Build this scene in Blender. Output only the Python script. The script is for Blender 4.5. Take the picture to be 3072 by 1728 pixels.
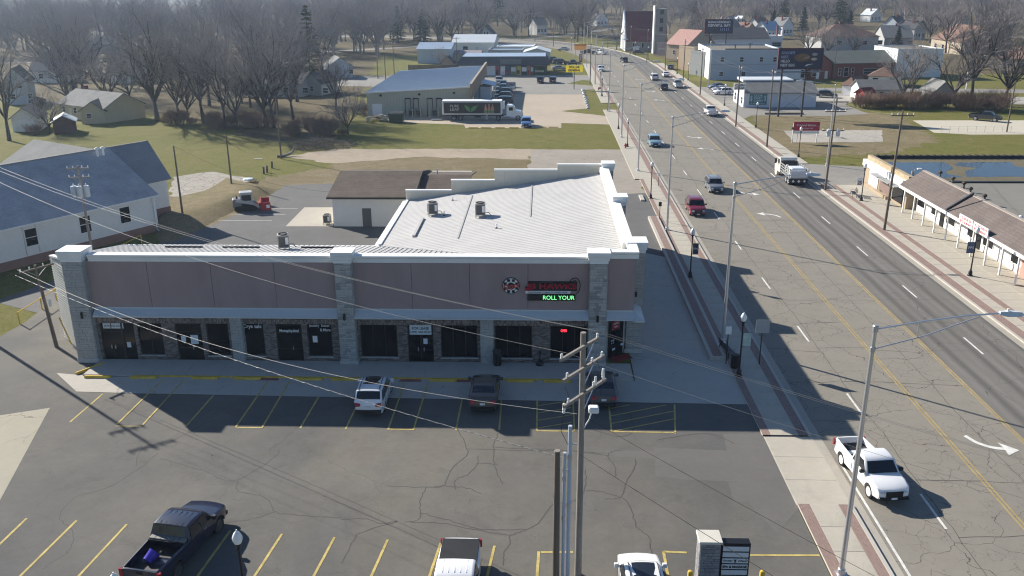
import bpy, bmesh, math, random
from mathutils import Vector, Matrix, noise
random.seed(7)
R = math.radians
scene = bpy.context.scene
col = scene.collection
for o in list(bpy.data.objects): bpy.data.objects.remove(o)

# ---------------------------------------------------------------- camera, sky, sun, exposure
cam_d = bpy.data.cameras.new('camera'); cam = bpy.data.objects.new('camera', cam_d); col.objects.link(cam)
cam_d.sensor_width = 36.0; cam_d.lens = 36.0*2640/3072; cam_d.clip_start = 0.5; cam_d.clip_end = 8000
cam.matrix_world = (Matrix.Translation((0, 0, 26)) @ Matrix.Rotation(R(2.1), 4, 'Z')
                    @ Matrix.Rotation(R(90-19.25), 4, 'X') @ Matrix.Rotation(R(-0.36), 4, 'Z'))
scene.camera = cam
SUN_TO = Vector((1.47, -1.19, -1.0)).normalized()        # the way the light travels
SUN_EL = math.asin(-SUN_TO.z); SUN_AZ = math.atan2(-SUN_TO.x, -SUN_TO.y)
world = bpy.data.worlds.new('World'); scene.world = world; world.use_nodes = True
wn = world.node_tree.nodes; wl = world.node_tree.links; wn.clear()
sky = wn.new('ShaderNodeTexSky'); sky.sky_type = 'NISHITA'; sky.sun_disc = False
sky.sun_elevation = SUN_EL; sky.sun_rotation = SUN_AZ; sky.altitude = 150; sky.air_density = 1.0; sky.dust_density = 0.4; sky.ozone_density = 5.0
bg = wn.new('ShaderNodeBackground'); bg.inputs['Strength'].default_value = 0.066
wo = wn.new('ShaderNodeOutputWorld'); wl.new(sky.outputs[0], bg.inputs[0]); wl.new(bg.outputs[0], wo.inputs[0])
sun_d = bpy.data.lights.new('sun', 'SUN'); sun_d.energy = 5.0; sun_d.angle = R(0.53); sun_d.color = (1.0, 0.94, 0.84)
sun = bpy.data.objects.new('sun', sun_d); col.objects.link(sun)
sun.rotation_euler = SUN_TO.to_track_quat('-Z', 'Y').to_euler(); sun.location = (-60, 60, 80)
scene.view_settings.view_transform = 'Standard'; scene.view_settings.look = 'None'
scene.view_settings.exposure = 0.85; scene.view_settings.gamma = 1.0; scene.view_settings.use_curve_mapping = False
scene.render.engine = 'CYCLES'
scene.cycles.max_bounces = 6; scene.cycles.diffuse_bounces = 3; scene.cycles.glossy_bounces = 3
scene.cycles.transmission_bounces = 4; scene.cycles.volume_bounces = 1; scene.cycles.transparent_max_bounces = 8
scene.cycles.use_denoising = True; scene.cycles.filter_width = 1.15
scene.cycles.volume_step_rate = 10; scene.cycles.volume_max_steps = 64

# ---------------------------------------------------------------- helpers
def PM(o):
    return Matrix.Translation(o.location) @ o.rotation_euler.to_matrix().to_4x4()
class MB:
    """collects faces; becomes one mesh"""
    def __init__(s): s.v = []; s.f = []; s.sm = False
    def add(s, vs, fs):
        b = len(s.v); s.v += [tuple(v) for v in vs]; s.f += [[b+i for i in f] for f in fs]; return s
    def box(s, x0, x1, y0, y1, z0, z1):
        return s.add([(x0,y0,z0),(x1,y0,z0),(x1,y1,z0),(x0,y1,z0),(x0,y0,z1),(x1,y0,z1),(x1,y1,z1),(x0,y1,z1)],
            [(3,2,1,0),(4,5,6,7),(0,1,5,4),(1,2,6,5),(2,3,7,6),(3,0,4,7)])
    def bbox(s, x0, x1, y0, y1, z0, z1, b=0.03):
        "box with chamfered top and vertical edges"
        o = [(x0+b,y0),(x1-b,y0),(x1,y0+b),(x1,y1-b),(x1-b,y1),(x0+b,y1),(x0,y1-b),(x0,y0+b)]
        i = [(x0+b,y0+b),(x1-b,y0+b),(x1-b,y0+b),(x1-b,y1-b),(x1-b,y1-b),(x0+b,y1-b),(x0+b,y1-b),(x0+b,y0+b)]
        vs = [(x,y,z0) for x,y in o]+[(x,y,z1-b) for x,y in o]+[(x,y,z1) for x,y in [i[0],i[1],i[3],i[5]]]
        f = [tuple(range(7,-1,-1))]+[(k,(k+1)%8,8+(k+1)%8,8+k) for k in range(8)]
        f += [(16,17,18,19),(8,9,17,16),(9,10,17),(10,11,18,17),(11,12,18),(12,13,19,18),(13,14,19),(14,15,16,19),(15,8,16)]
        return s.add(vs, f)
    def obox(s, c, sx, sy, sz, rz=0, rx=0):
        m = Matrix.Translation(c) @ Matrix.Rotation(rz, 4, 'Z') @ Matrix.Rotation(rx, 4, 'X')
        vs = [m @ Vector((a*sx/2, b*sy/2, d*sz/2)) for d in (-1,1) for a,b in ((-1,-1),(1,-1),(1,1),(-1,1))]
        return s.add(vs, [(3,2,1,0),(4,5,6,7),(0,1,5,4),(1,2,6,5),(2,3,7,6),(3,0,4,7)])
    def prism(s, poly, z0, z1):
        n = len(poly)
        if sum(poly[i][0]*poly[(i+1)%n][1]-poly[(i+1)%n][0]*poly[i][1] for i in range(n)) < 0: poly = poly[::-1]
        f = [tuple(range(n-1,-1,-1)), tuple(range(n,2*n))]+[(k,(k+1)%n,n+(k+1)%n,n+k) for k in range(n)]
        return s.add([(p[0],p[1],z0) for p in poly]+[(p[0],p[1],z1) for p in poly], f)
    def poly(s, pts): return s.add(pts, [tuple(range(len(pts)))])
    def slab(s, pts, d):
        "a 3-D polygon given a thickness along vector d"
        n = len(pts); d = Vector(d)
        return s.add([tuple(p) for p in pts]+[tuple(Vector(p)+d) for p in pts],
            [tuple(range(n-1,-1,-1)), tuple(range(n,2*n))]+[(k,(k+1)%n,n+(k+1)%n,n+k) for k in range(n)])
    def tube(s, pts, r, n=6, cap=True):
        pts = [Vector(p) for p in pts]; rs = r if isinstance(r, (list, tuple)) else [r]*len(pts); b = len(s.v)
        for i, p in enumerate(pts):
            t = (pts[min(i+1,len(pts)-1)]-pts[max(i-1,0)]).normalized()
            a = t.orthogonal().normalized() if i == 0 else (a - t*a.dot(t)).normalized()
            c = t.cross(a)
            for k in range(n):
                w = 2*math.pi*k/n; s.v.append(tuple(p+(a*math.cos(w)+c*math.sin(w))*rs[i]))
        for i in range(len(pts)-1):
            for k in range(n):
                k2 = (k+1)%n; s.f.append([b+i*n+k, b+i*n+k2, b+(i+1)*n+k2, b+(i+1)*n+k])
        if cap and n > 2:
            s.f.append([b+k for k in range(n-1,-1,-1)]); s.f.append([b+(len(pts)-1)*n+k for k in range(n)])
        return s
    def lathe(s, prof, c=(0,0,0), n=12, axis='Z'):
        b = len(s.v)
        for r, z in prof:
            for k in range(n):
                w = 2*math.pi*k/n; u, v = r*math.cos(w), r*math.sin(w)
                p = (u, v, z) if axis == 'Z' else ((u, z, v) if axis == 'Y' else (z, u, v))
                s.v.append((p[0]+c[0], p[1]+c[1], p[2]+c[2]))
        for i in range(len(prof)-1):
            for k in range(n):
                k2 = (k+1)%n; s.f.append([b+i*n+k, b+i*n+k2, b+(i+1)*n+k2, b+(i+1)*n+k])
        s.f.append([b+k for k in range(n-1,-1,-1)]); s.f.append([b+(len(prof)-1)*n+k for k in range(n)])
        return s
    def xform(s, m):
        s.v = [tuple(m @ Vector(v)) for v in s.v]; return s
    def mesh(s, name, smooth=None):
        me = bpy.data.meshes.new(name); me.from_pydata(s.v, [], s.f)
        if smooth is not None or s.sm:
            bm = bmesh.new(); bm.from_mesh(me); bmesh.ops.recalc_face_normals(bm, faces=bm.faces)
            a = R(smooth if smooth is not None else 40)
            for f in bm.faces: f.smooth = True
            for e in bm.edges:
                if len(e.link_faces) == 2 and e.calc_face_angle(0) > a: e.smooth = False
            bm.to_mesh(me); bm.free()
        me.update(); return me
def obj(name, mb, m=None, parent=None, loc=None, rot=None, world=False, smooth=None, kind=None):
    me = mb if isinstance(mb, bpy.types.Mesh) else mb.mesh(name, smooth)
    if m is not None and not me.materials:
        for k in (m if isinstance(m, (list, tuple)) else [m]): me.materials.append(k)
    o = bpy.data.objects.new(name, me); col.objects.link(o)
    if loc is not None: o.location = loc
    if rot is not None: o.rotation_euler = rot
    if parent is not None:
        o.parent = parent
        if world:
            p = parent; mm = PM(p)
            while p.parent is not None: mm = PM(p.parent) @ p.matrix_parent_inverse @ mm; p = p.parent
            o.matrix_parent_inverse = mm.inverted()
    if kind: o['kind'] = kind
    return o
def tag(o, label, cat, group=None):
    o['label'] = label; o['category'] = cat
    if group: o['group'] = group
    return o
def thing(name, label, cat, loc=(0,0,0), rz=0, group=None):
    o = bpy.data.objects.new(name, None); col.objects.link(o); o.empty_display_size = 0.3
    o.location = (loc[0], loc[1], loc[2] if len(loc) > 2 else 0); o.rotation_euler = (0, 0, rz)
    return tag(o, label, cat, group)
def struct(name, mb, m, kind='structure', smooth=None):
    o = obj(name, mb, m, smooth=smooth); o['kind'] = kind; return o
def copy_tree(o, parent=None):
    c = o.copy(); col.objects.link(c); c.parent = parent
    for ch in o.children: copy_tree(ch, c)
    return c
def clone(o, loc, rz, label, group=None, scale=None):
    c = copy_tree(o); c.location = (loc[0], loc[1], loc[2] if len(loc) > 2 else 0); c.rotation_euler = (0, 0, rz)
    if scale: c.scale = (scale, scale, scale) if not isinstance(scale, tuple) else scale
    c['label'] = label
    if group: c['group'] = group
    return c
def text_mesh(s, w, h, bold=0.0, shear=0.0, depth=0.01, space=1.0):
    cu = bpy.data.curves.new('lettering', 'FONT'); cu.body = s; cu.extrude = 0.02; cu.offset = bold; cu.shear = shear
    cu.align_x = 'CENTER'; cu.space_character = space; cu.resolution_u = 3
    t = bpy.data.objects.new('lettering', cu); me = bpy.data.meshes.new_from_object(t)
    bpy.data.objects.remove(t); bpy.data.curves.remove(cu)
    xs = [v.co.x for v in me.vertices]; ys = [v.co.y for v in me.vertices]
    x0, x1, y0, y1 = min(xs), max(xs), min(ys), max(ys)
    for v in me.vertices:
        v.co = ((v.co.x-(x0+x1)/2)*w/(x1-x0), (v.co.y-(y0+y1)/2)*h/(y1-y0), depth if v.co.z > 0 else 0)
    return me
def lettering(s, w, h, m, parent, loc, rz=0, tilt=90, bold=0.0, shear=0.0, world=True, name='lettering', spin=0):
    "flat letters standing upright at loc, facing -Y turned by rz"
    me = text_mesh(s, w, h, bold, shear); me.materials.clear()
    mt = Matrix.Rotation(rz, 4, 'Z') @ Matrix.Rotation(R(tilt), 4, 'X') @ Matrix.Rotation(spin, 4, 'Z'); me.transform(mt); me.transform(Matrix.Translation(loc))
    return obj(name, me, m, parent, world=world)

# ---------------------------------------------------------------- materials
MATS = {}
def nt_new(name):
    m = bpy.data.materials.new(name); m.use_nodes = True; n = m.node_tree.nodes; l = m.node_tree.links
    return m, n, l, n['Principled BSDF']
def mixrgb(n, l, fac, a, b, blend='MIX'):
    x = n.new('ShaderNodeMix'); x.data_type = 'RGBA'; x.blend_type = blend
    for sock, val in ((x.inputs[0], fac), (x.inputs[6], a), (x.inputs[7], b)):
        if hasattr(val, 'is_output'): l.new(val, sock)
        elif isinstance(val, (tuple, list)): sock.default_value = (*val[:3], 1)
        else: sock.default_value = val
    return x.outputs[2]
def mth(n, l, op, a, b=0.0, c=None, clamp=False):
    x = n.new('ShaderNodeMath'); x.operation = op; x.use_clamp = clamp
    for i, val in enumerate((a, b) if c is None else (a, b, c)):
        if hasattr(val, 'is_output'): l.new(val, x.inputs[i])
        else: x.inputs[i].default_value = val
    return x.outputs[0]
def noi(n, l, vec, scale, detail=4, rough=0.55, dist=0.0):
    x = n.new('ShaderNodeTexNoise'); x.inputs['Scale'].default_value = scale; x.inputs['Detail'].default_value = detail
    x.inputs['Roughness'].default_value = rough; x.inputs['Distortion'].default_value = dist
    if vec is not None: l.new(vec, x.inputs['Vector'])
    return x.outputs['Fac']
def ramp(n, l, fac, lo, hi):
    x = n.new('ShaderNodeMapRange'); x.inputs[1].default_value = lo; x.inputs[2].default_value = hi; l.new(fac, x.inputs[0]); return x.outputs[0]
def ocoord(n): return n.new('ShaderNodeTexCoord').outputs['Object']
def mapping(n, l, vec, sc=(1,1,1), rot=(0,0,0)):
    x = n.new('ShaderNodeMapping'); x.inputs['Scale'].default_value = sc; x.inputs['Rotation'].default_value = rot; l.new(vec, x.inputs['Vector']); return x.outputs[0]
def bump(n, l, p, h, strength, dist=0.02):
    x = n.new('ShaderNodeBump'); x.inputs['Strength'].default_value = strength; x.inputs['Distance'].default_value = dist
    l.new(h, x.inputs['Height']); l.new(x.outputs[0], p.inputs['Normal'])
def sc(c, k): return tuple(min(1, v*k) for v in c)
def mat(name, c, rough=0.75, var=0.12, s=1.5, fine=25, bmp=0.0, metal=0.0, spec=0.35, coat=0.0, emit=0.0, stretch=(1,1,1)):
    if name in MATS: return MATS[name]
    m, n, l, p = nt_new(name); v = ocoord(n)
    if stretch != (1,1,1): v = mapping(n, l, v, stretch)
    a = ramp(n, l, noi(n, l, v, s, 5), 0.3, 0.7); b = ramp(n, l, noi(n, l, v, fine, 3), 0.25, 0.75)
    f = mth(n, l, 'MULTIPLY_ADD', a, 0.6, mth(n, l, 'MULTIPLY', b, 0.4))
    l.new(mixrgb(n, l, f, sc(c, 1-var), sc(c, 1+var)), p.inputs['Base Color'])
    p.inputs['Roughness'].default_value = rough; p.inputs['Metallic'].default_value = metal; p.inputs['Specular IOR Level'].default_value = spec
    if coat: p.inputs['Coat Weight'].default_value = coat; p.inputs['Coat Roughness'].default_value = 0.08
    if bmp: bump(n, l, p, b, bmp)
    if emit: p.inputs['Emission Color'].default_value = (*c, 1); p.inputs['Emission Strength'].default_value = emit
    MATS[name] = m; return m
def cracks(n, l, v, scale, width, dist=0.6, seed=0.0):
    "1 on thin wandering crack lines"
    nz = n.new('ShaderNodeTexNoise'); nz.inputs['Scale'].default_value = scale*1.8; nz.inputs['Detail'].default_value = 5; l.new(v, nz.inputs['Vector'])
    off = n.new('ShaderNodeVectorMath'); off.operation = 'MULTIPLY_ADD'; l.new(nz.outputs['Color'], off.inputs[0]); off.inputs[1].default_value = (dist/scale,)*3; l.new(v, off.inputs[2])
    vo = n.new('ShaderNodeTexVoronoi'); vo.feature = 'DISTANCE_TO_EDGE'; vo.voronoi_dimensions = '2D'; vo.inputs['Scale'].default_value = scale; vo.inputs['Randomness'].default_value = 1.0
    l.new(off.outputs[0], vo.inputs['Vector'])
    return ramp(n, l, vo.outputs['Distance'], width*scale, width*scale*0.35)
def pavement(name, c, var=0.16, crk=(), crack_col=0.35, stripes=0.0, rough=0.9, blot=0.0, spec=0.25, spots=0.0, c2=None):
    "asphalt or concrete with blotches, grain and crack lines; crk = ((scale, half width, coverage), ...)"
    if name in MATS: return MATS[name]
    m, n, l, p = nt_new(name); v = ocoord(n)
    a = ramp(n, l, noi(n, l, v, 0.09, 6, 0.6), 0.3, 0.7); b = ramp(n, l, noi(n, l, v, 0.7, 5), 0.3, 0.7); g = ramp(n, l, noi(n, l, v, 9, 4, 0.7), 0.2, 0.8)
    q0 = ramp(n, l, noi(n, l, v, 2.6, 6, 0.75), 0.3, 0.7)
    f = mth(n, l, 'MULTIPLY_ADD', a, 0.35, mth(n, l, 'MULTIPLY_ADD', b, 0.22, mth(n, l, 'MULTIPLY_ADD', g, 0.21, mth(n, l, 'MULTIPLY', q0, 0.22))))
    c0 = mixrgb(n, l, f, sc(c, 1-var*1.35), sc(c, 1+var*1.35))
    if c2: c0 = mixrgb(n, l, ramp(n, l, noi(n, l, v, 0.045, 5, 0.6, 0.5), 0.36, 0.62), c0, mixrgb(n, l, f, sc(c2, 1-var*1.35), sc(c2, 1+var*1.35)))
    if spots:
        k = ramp(n, l, noi(n, l, v, 0.85, 5, 0.7, 0.4), 0.68, 0.78); c0 = mixrgb(n, l, mth(n, l, 'MULTIPLY', k, spots), c0, sc(c, 0.3))
        k = ramp(n, l, noi(n, l, mapping(n, l, v, (0.25, 1, 1), (0, 0, 0.5)), 0.5, 5, 0.7), 0.62, 0.8); c0 = mixrgb(n, l, mth(n, l, 'MULTIPLY', k, spots*0.6), c0, sc(c, 1.5))
    if blot:
        k = ramp(n, l, noi(n, l, v, 0.35, 6, 0.65, 0.8), 0.58, 0.72); c0 = mixrgb(n, l, mth(n, l, 'MULTIPLY', k, blot), c0, sc(c, 0.5))
    if stripes:
        sx = n.new('ShaderNodeSeparateXYZ'); l.new(v, sx.inputs[0])
        w = mth(n, l, 'SINE', mth(n, l, 'MULTIPLY', mth(n, l, 'ADD', sx.outputs[0], mth(n, l, 'MULTIPLY', noi(n, l, v, 0.15, 3), 0.5)), 2*math.pi/0.95))
        w2 = mth(n, l, 'SINE', mth(n, l, 'MULTIPLY', sx.outputs[0], 2*math.pi/1.9))
        q = mth(n, l, 'MULTIPLY_ADD', mth(n, l, 'ADD', w, w2), 0.25, 0.5, clamp=True)
        c0 = mixrgb(n, l, mth(n, l, 'MULTIPLY', mth(n, l, 'MULTIPLY', q, noi(n, l, mapping(n, l, v, (1, 0.05, 1)), 1.3, 3)), stripes*1.6), c0, sc(c, 1.9))
    for (s, wd, cov) in crk:
        k = cracks(n, l, v, s, wd)
        if cov < 1: k = mth(n, l, 'MULTIPLY', k, ramp(n, l, noi(n, l, v, s*0.35+0.02, 4), 0.62-cov*0.3, 0.68-cov*0.3))
        c0 = mixrgb(n, l, k, c0, sc(c, crack_col))
    l.new(c0, p.inputs['Base Color']); p.inputs['Roughness'].default_value = rough; p.inputs['Specular IOR Level'].default_value = spec
    bump(n, l, p, g, 0.35, 0.01); MATS[name] = m; return m
def grass_mat(name, c1, c2, c3, k1=0.5, k2=0.5):
    if name in MATS: return MATS[name]
    m, n, l, p = nt_new(name); v = ocoord(n)
    a = ramp(n, l, noi(n, l, v, 0.045, 7, 0.65, 0.3), k1-0.14, k1+0.14); b = ramp(n, l, noi(n, l, v, 0.5, 6, 0.7, 0.5), k2-0.16, k2+0.16)
    g = ramp(n, l, noi(n, l, mapping(n, l, v, (1, 0.6, 1)), 3.5, 6, 0.75), 0.3, 0.7)
    c0 = mixrgb(n, l, a, c1, c2); c0 = mixrgb(n, l, mth(n, l, 'MULTIPLY', b, 0.75), c0, c3)
    t3 = ramp(n, l, noi(n, l, v, 0.16, 7, 0.72, 0.9), 0.53, 0.68); c0 = mixrgb(n, l, mth(n, l, 'MULTIPLY', t3, 0.7), c0, (c3[0]*1.12, c3[1]*1.02, c3[2]*1.25))
    t4 = ramp(n, l, noi(n, l, v, 1.6, 6, 0.8), 0.56, 0.7); c0 = mixrgb(n, l, mth(n, l, 'MULTIPLY', t4, 0.5), c0, sc(c3, 0.75))
    c0 = mixrgb(n, l, mth(n, l, 'MULTIPLY', g, 0.6), c0, sc(c1, 0.42))
    l.new(c0, p.inputs['Base Color']); p.inputs['Roughness'].default_value = 0.95; p.inputs['Specular IOR Level'].default_value = 0.1
    bump(n, l, p, noi(n, l, v, 6, 6, 0.8), 0.9, 0.12); MATS[name] = m; return m
def rows_mat(name, c, pitch, var=0.2, tiles=0.0, rough=0.9, dark=0.55, axis=2):
    "courses along one axis (shingles, lap siding, ribs); tiles = broken colour per tab"
    if name in MATS: return MATS[name]
    m, n, l, p = nt_new(name); v = ocoord(n); sx = n.new('ShaderNodeSeparateXYZ'); l.new(v, sx.inputs[0])
    t = mth(n, l, 'FRACT', mth(n, l, 'DIVIDE', sx.outputs[axis], pitch))
    line = ramp(n, l, t, 0.16, 0.0)
    f = mth(n, l, 'MULTIPLY_ADD', noi(n, l, v, 0.6, 4), 0.5, mth(n, l, 'MULTIPLY', noi(n, l, v, 5 if tiles else 2, 4, 0.7), 0.5))
    c0 = mixrgb(n, l, ramp(n, l, f, 0.35, 0.65), sc(c, 1-var), sc(c, 1+var)); c0 = mixrgb(n, l, line, c0, sc(c, dark))
    l.new(c0, p.inputs['Base Color']); p.inputs['Roughness'].default_value = rough; p.inputs['Specular IOR Level'].default_value = 0.2
    bump(n, l, p, t, 0.25, 0.03); MATS[name] = m; return m
def brick_mat(name, c1, c2, mortar, bw=0.24, bh=0.08, rough=0.9, plane='XZ', gap=0.012, bias=0.0):
    if name in MATS: return MATS[name]
    m, n, l, p = nt_new(name); v = ocoord(n); sx = n.new('ShaderNodeSeparateXYZ'); l.new(v, sx.inputs[0]); cx = n.new('ShaderNodeCombineXYZ')
    if plane == 'XZ': l.new(mth(n, l, 'ADD', sx.outputs[0], sx.outputs[1]), cx.inputs[0]); l.new(sx.outputs[2], cx.inputs[1])
    else: l.new(sx.outputs[1], cx.inputs[0]); l.new(sx.outputs[0], cx.inputs[1])
    b = n.new('ShaderNodeTexBrick'); l.new(cx.outputs[0], b.inputs['Vector']); b.inputs['Scale'].default_value = 1; b.inputs['Mortar Size'].default_value = gap
    b.inputs['Brick Width'].default_value = bw; b.inputs['Row Height'].default_value = bh; b.inputs['Bias'].default_value = bias
    b.inputs['Color1'].default_value = (*c1, 1); b.inputs['Color2'].default_value = (*c2, 1); b.inputs['Mortar'].default_value = (*mortar, 1)
    c0 = mixrgb(n, l, mth(n, l, 'MULTIPLY', noi(n, l, v, 1.2, 4), 0.35), b.outputs[0], sc(c1, 0.5))
    l.new(c0, p.inputs['Base Color']); p.inputs['Roughness'].default_value = rough; p.inputs['Specular IOR Level'].default_value = 0.2
    bump(n, l, p, b.outputs[1], -0.4, 0.01); MATS[name] = m; return m
def paint(name, c, rough=0.28, metal=0.0): return mat('car_paint_'+name, c, rough, 0.04, 0.7, 60, metal=metal, spec=0.5, coat=0.6)
GLASS = mat('dark_window_glass', (0.006, 0.007, 0.010), 0.06, 0.1, spec=0.22)
CARGLASS = mat('tinted_car_glass', (0.015, 0.018, 0.024), 0.05, 0.1, spec=0.6)
RUBBER = mat('black_rubber', (0.02, 0.02, 0.021), 0.8); PLASTIC = mat('black_trim_plastic', (0.018, 0.018, 0.02), 0.55)
STEEL = mat('galvanised_steel', (0.5, 0.51, 0.53), 0.4, 0.06, metal=0.7); ALU = mat('aluminium_pole', (0.62, 0.62, 0.64), 0.35, 0.05, metal=0.75)
WOOD = mat('weathered_pole_wood', (0.17, 0.135, 0.105), 0.9, 0.3, 1.0, 12, 0.4, stretch=(6,6,0.35)); WOODG = mat('grey_pole_wood', (0.27, 0.24, 0.21), 0.9, 0.25, 1.0, 12, 0.4, stretch=(6,6,0.35))
BLACK = mat('black_enamel', (0.012, 0.012, 0.014), 0.4); WHITE = mat('white_paint', (0.78, 0.78, 0.77), 0.55, 0.05); GLOBE = mat('white_glass_globe', (0.85, 0.84, 0.8), 0.3, 0.03, spec=0.5)
YELLOW = mat('worn_yellow_paint', (0.62, 0.42, 0.06), 0.8, 0.3, 2.5, 14); YELLOWP = mat('yellow_stall_paint', (0.46, 0.36, 0.12), 0.85, 0.45, 2.0, 10)
WHITEP = mat('worn_white_road_paint', (0.62, 0.61, 0.57), 0.85, 0.3, 2.0, 10)
REDLAMP = mat('red_lamp_lens', (0.35, 0.015, 0.02), 0.25, 0.1, spec=0.5); CLEAR = mat('clear_headlamp_lens', (0.55, 0.57, 0.6), 0.12, 0.1, spec=0.6)
PLATE = mat('white_plate', (0.7, 0.71, 0.74), 0.5, 0.2, 8, 40); RIM = mat('alloy_rim', (0.5, 0.5, 0.52), 0.35, 0.1, metal=0.6); WRIM = mat('white_steel_rim', (0.7, 0.7, 0.69), 0.45, 0.1)
CONC = pavement('sidewalk_concrete', (0.42, 0.385, 0.32), 0.14, ((0.25, 0.012, 0.3),), 0.6, blot=0.25)

# ================================================================ the setting: terrain, roads, pavements
GRASS = grass_mat('winter_lawn', (0.122, 0.146, 0.02), (0.18, 0.17, 0.04), (0.24, 0.20, 0.08), 0.5, 0.5)
DRY = grass_mat('dry_brown_grass', (0.24, 0.19, 0.105), (0.33, 0.26, 0.17), (0.16, 0.15, 0.06), 0.5, 0.55)
WOODFLOOR = grass_mat('leaf_litter', (0.13, 0.10, 0.06), (0.20, 0.155, 0.09), (0.11, 0.12, 0.045), 0.5, 0.6)
def hill(x, y):
    t = min(1, max(0, (y-520)/900)); k = min(1, max(0, (x+250)/300)); return 34*t*t*(3-2*t)*k
g = MB(); xs = [-3000,-1500,-900,-500,-250,-120,-60,0,60,120,250,500,900,1500,3000]; ys = [-300,-50,100,250,400,520,580,640,700,780,860,950,1050,1200,1450,1900,2600,4000]
g.add([(x, y, hill(x, y)-0.03) for y in ys for x in xs], [(j*15+i, j*15+i+1, (j+1)*15+i+1, (j+1)*15+i) for j in range(len(ys)-1) for i in range(14)])
go_ = struct('ground', g, GRASS, smooth=60)
wh = MB(); ys2 = [y for y in ys if y >= 520]; wh.add([(x, y, hill(x, y)-0.012) for y in ys2 for x in xs], [(j*15+i, j*15+i+1, (j+1)*15+i+1, (j+1)*15+i) for j in range(len(ys2)-1) for i in range(14)])
struct('wooded_hill', wh, WOODFLOOR, smooth=60)
def jag(pts, amp, step=1.5, seed=1):
    rnd = random.Random(seed); out = []
    for i in range(len(pts)):
        a = Vector(pts[i]); b = Vector(pts[(i+1)%len(pts)]); k = max(1, int((b-a).length/step)); nrm = Vector((-(b-a).y, (b-a).x)).normalized() if (b-a).length > 0 else Vector((0,0))
        for j in range(k):
            p = a.lerp(b, j/k) + nrm*(rnd.uniform(-amp, amp) if j else 0); out.append((p.x, p.y))
    return out
def sheet(name, pts, z, m, amp=0.0, step=1.5, kind='structure', seed=1):
    if amp: pts = jag(pts, amp, step, seed)
    me = MB().poly([(p[0], p[1], z) for p in pts]).mesh(name)
    bm = bmesh.new(); bm.from_mesh(me); bmesh.ops.triangulate(bm, faces=bm.faces)
    for f in bm.faces:
        if f.normal.z < 0: f.normal_flip()
    bm.to_mesh(me); bm.free()
    o = obj(name, me, m); o['kind'] = kind; return o
def catmull(pts, n=8):
    P = [Vector(p) for p in pts]; P = [P[0]*2-P[1]]+P+[P[-1]*2-P[-2]]; out = []
    for i in range(1, len(P)-2):
        a, b, c, d = P[i-1:i+3]
        for k in range(n):
            t = k/n; out.append(0.5*((2*b)+(c-a)*t+(2*a-5*b+4*c-d)*t*t+(3*b-a-3*c+d)*t**3))
    return out+[P[-2]]
ROADC = [Vector((26.35, -40)), Vector((26.35, 60)), Vector((26.35, 150)), Vector((26.35, 240))]+catmull([(26.35, 285), (24.6, 318), (17.5, 358), (4, 394), (-20, 424), (-70, 452), (-150, 478), (-260, 505)], 6)
def ribbon(mb, line, a, b, z, z1=None):
    n = len(line); base = len(mb.v)
    for i, p in enumerate(line):
        t = (line[min(i+1, n-1)]-line[max(i-1, 0)]).normalized(); nr = Vector((t.y, -t.x))
        for k in (a, b): q = p+nr*k; mb.v.append((q.x, q.y, z))
    for i in range(n-1): mb.f.append([base+2*i, base+2*i+1, base+2*i+3, base+2*i+2])
    if z1 is not None:
        b2 = len(mb.v); mb.v += [(v[0], v[1], z1) for v in mb.v[base:b2]]
        for i in range(n-1):
            mb.f.append([b2+2*i, b2+2*i+1, b2+2*i+3, b2+2*i+2])
            mb.f.append([base+2*i, base+2*i+2, b2+2*i+2, b2+2*i]); mb.f.append([base+2*i+3, base+2*i+1, b2+2*i+1, b2+2*i+3])
        for i in (0, n-1): mb.f.append([base+2*i, base+2*i+1, b2+2*i+1, b2+2*i])
    return mb
# --- woodland floor, lawns, bare lots
sheet('woodland_floor', [(-128.86,207.45), (-87.46,190.01), (-46.59,150.28), (-36.64,148.63), (-40.79,189.61), (-52.11,268.96), (-60,330), (20,420), (-200,520), (-600,520), (-600,250)], -0.024, WOODFLOOR, 2.2, 2, seed=3)
sheet('hill_woodland_floor', [(120,300), (130,520), (60,520), (30,430), (-60,470), (-600,520), (-900,519), (700,519), (500,250), (150,210)], -0.021, WOODFLOOR, 2, 8, seed=5)
sheet('hillside_yards', [(44,300), (100,262), (330,262), (420,519.9), (20,519.9), (34,400)], -0.02, WOODFLOOR, 1.5, 3, seed=15)
sheet('dry_lot', [(-43.79,104.02), (-46.28,115.13), (-40.34,119.38), (-31.24,128.73), (-35.10,140.90), (-2.13,140.97), (-0.43,119.67), (-1.63,107.92), (-33.31,109.42), (-37.40,93.38)], -0.018, DRY, 1.1, 0.8, seed=8)
sheet('dry_verge', [(36.69,145.55), (41.86,181.59), (64.87,188.70), (70.89,179.09), (67.39,151.95), (56.62,141.12), (42.82,136.87), (38.02,134.17)], -0.018, DRY, 1.0, 0.8, seed=9)
OLDASPH = pavement('old_grey_asphalt', (0.30, 0.265, 0.22), 0.2, ((0.3, 0.03, 0.6), (1.1, 0.015, 0.3)), 0.5, blot=0.4)
sheet('vacant_strip', [(-2.17,143.35), (13.80,142.78), (13.2,118), (13.2,96), (-3,104), (-2.03,134.54)], -0.012, OLDASPH, 0.35, 1.5, seed=4)
sheet('dirt_track', [(-34.56,143.29), (-2.17,143.65), (-2.03,134.54), (-19.86,136.65), (-31.82,131.26), (-40.98,136.58)], -0.011, pavement('bare_dirt', (0.33, 0.27, 0.20), 0.25, (), blot=0.5), 0.5, 1.5, seed=6)
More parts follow.
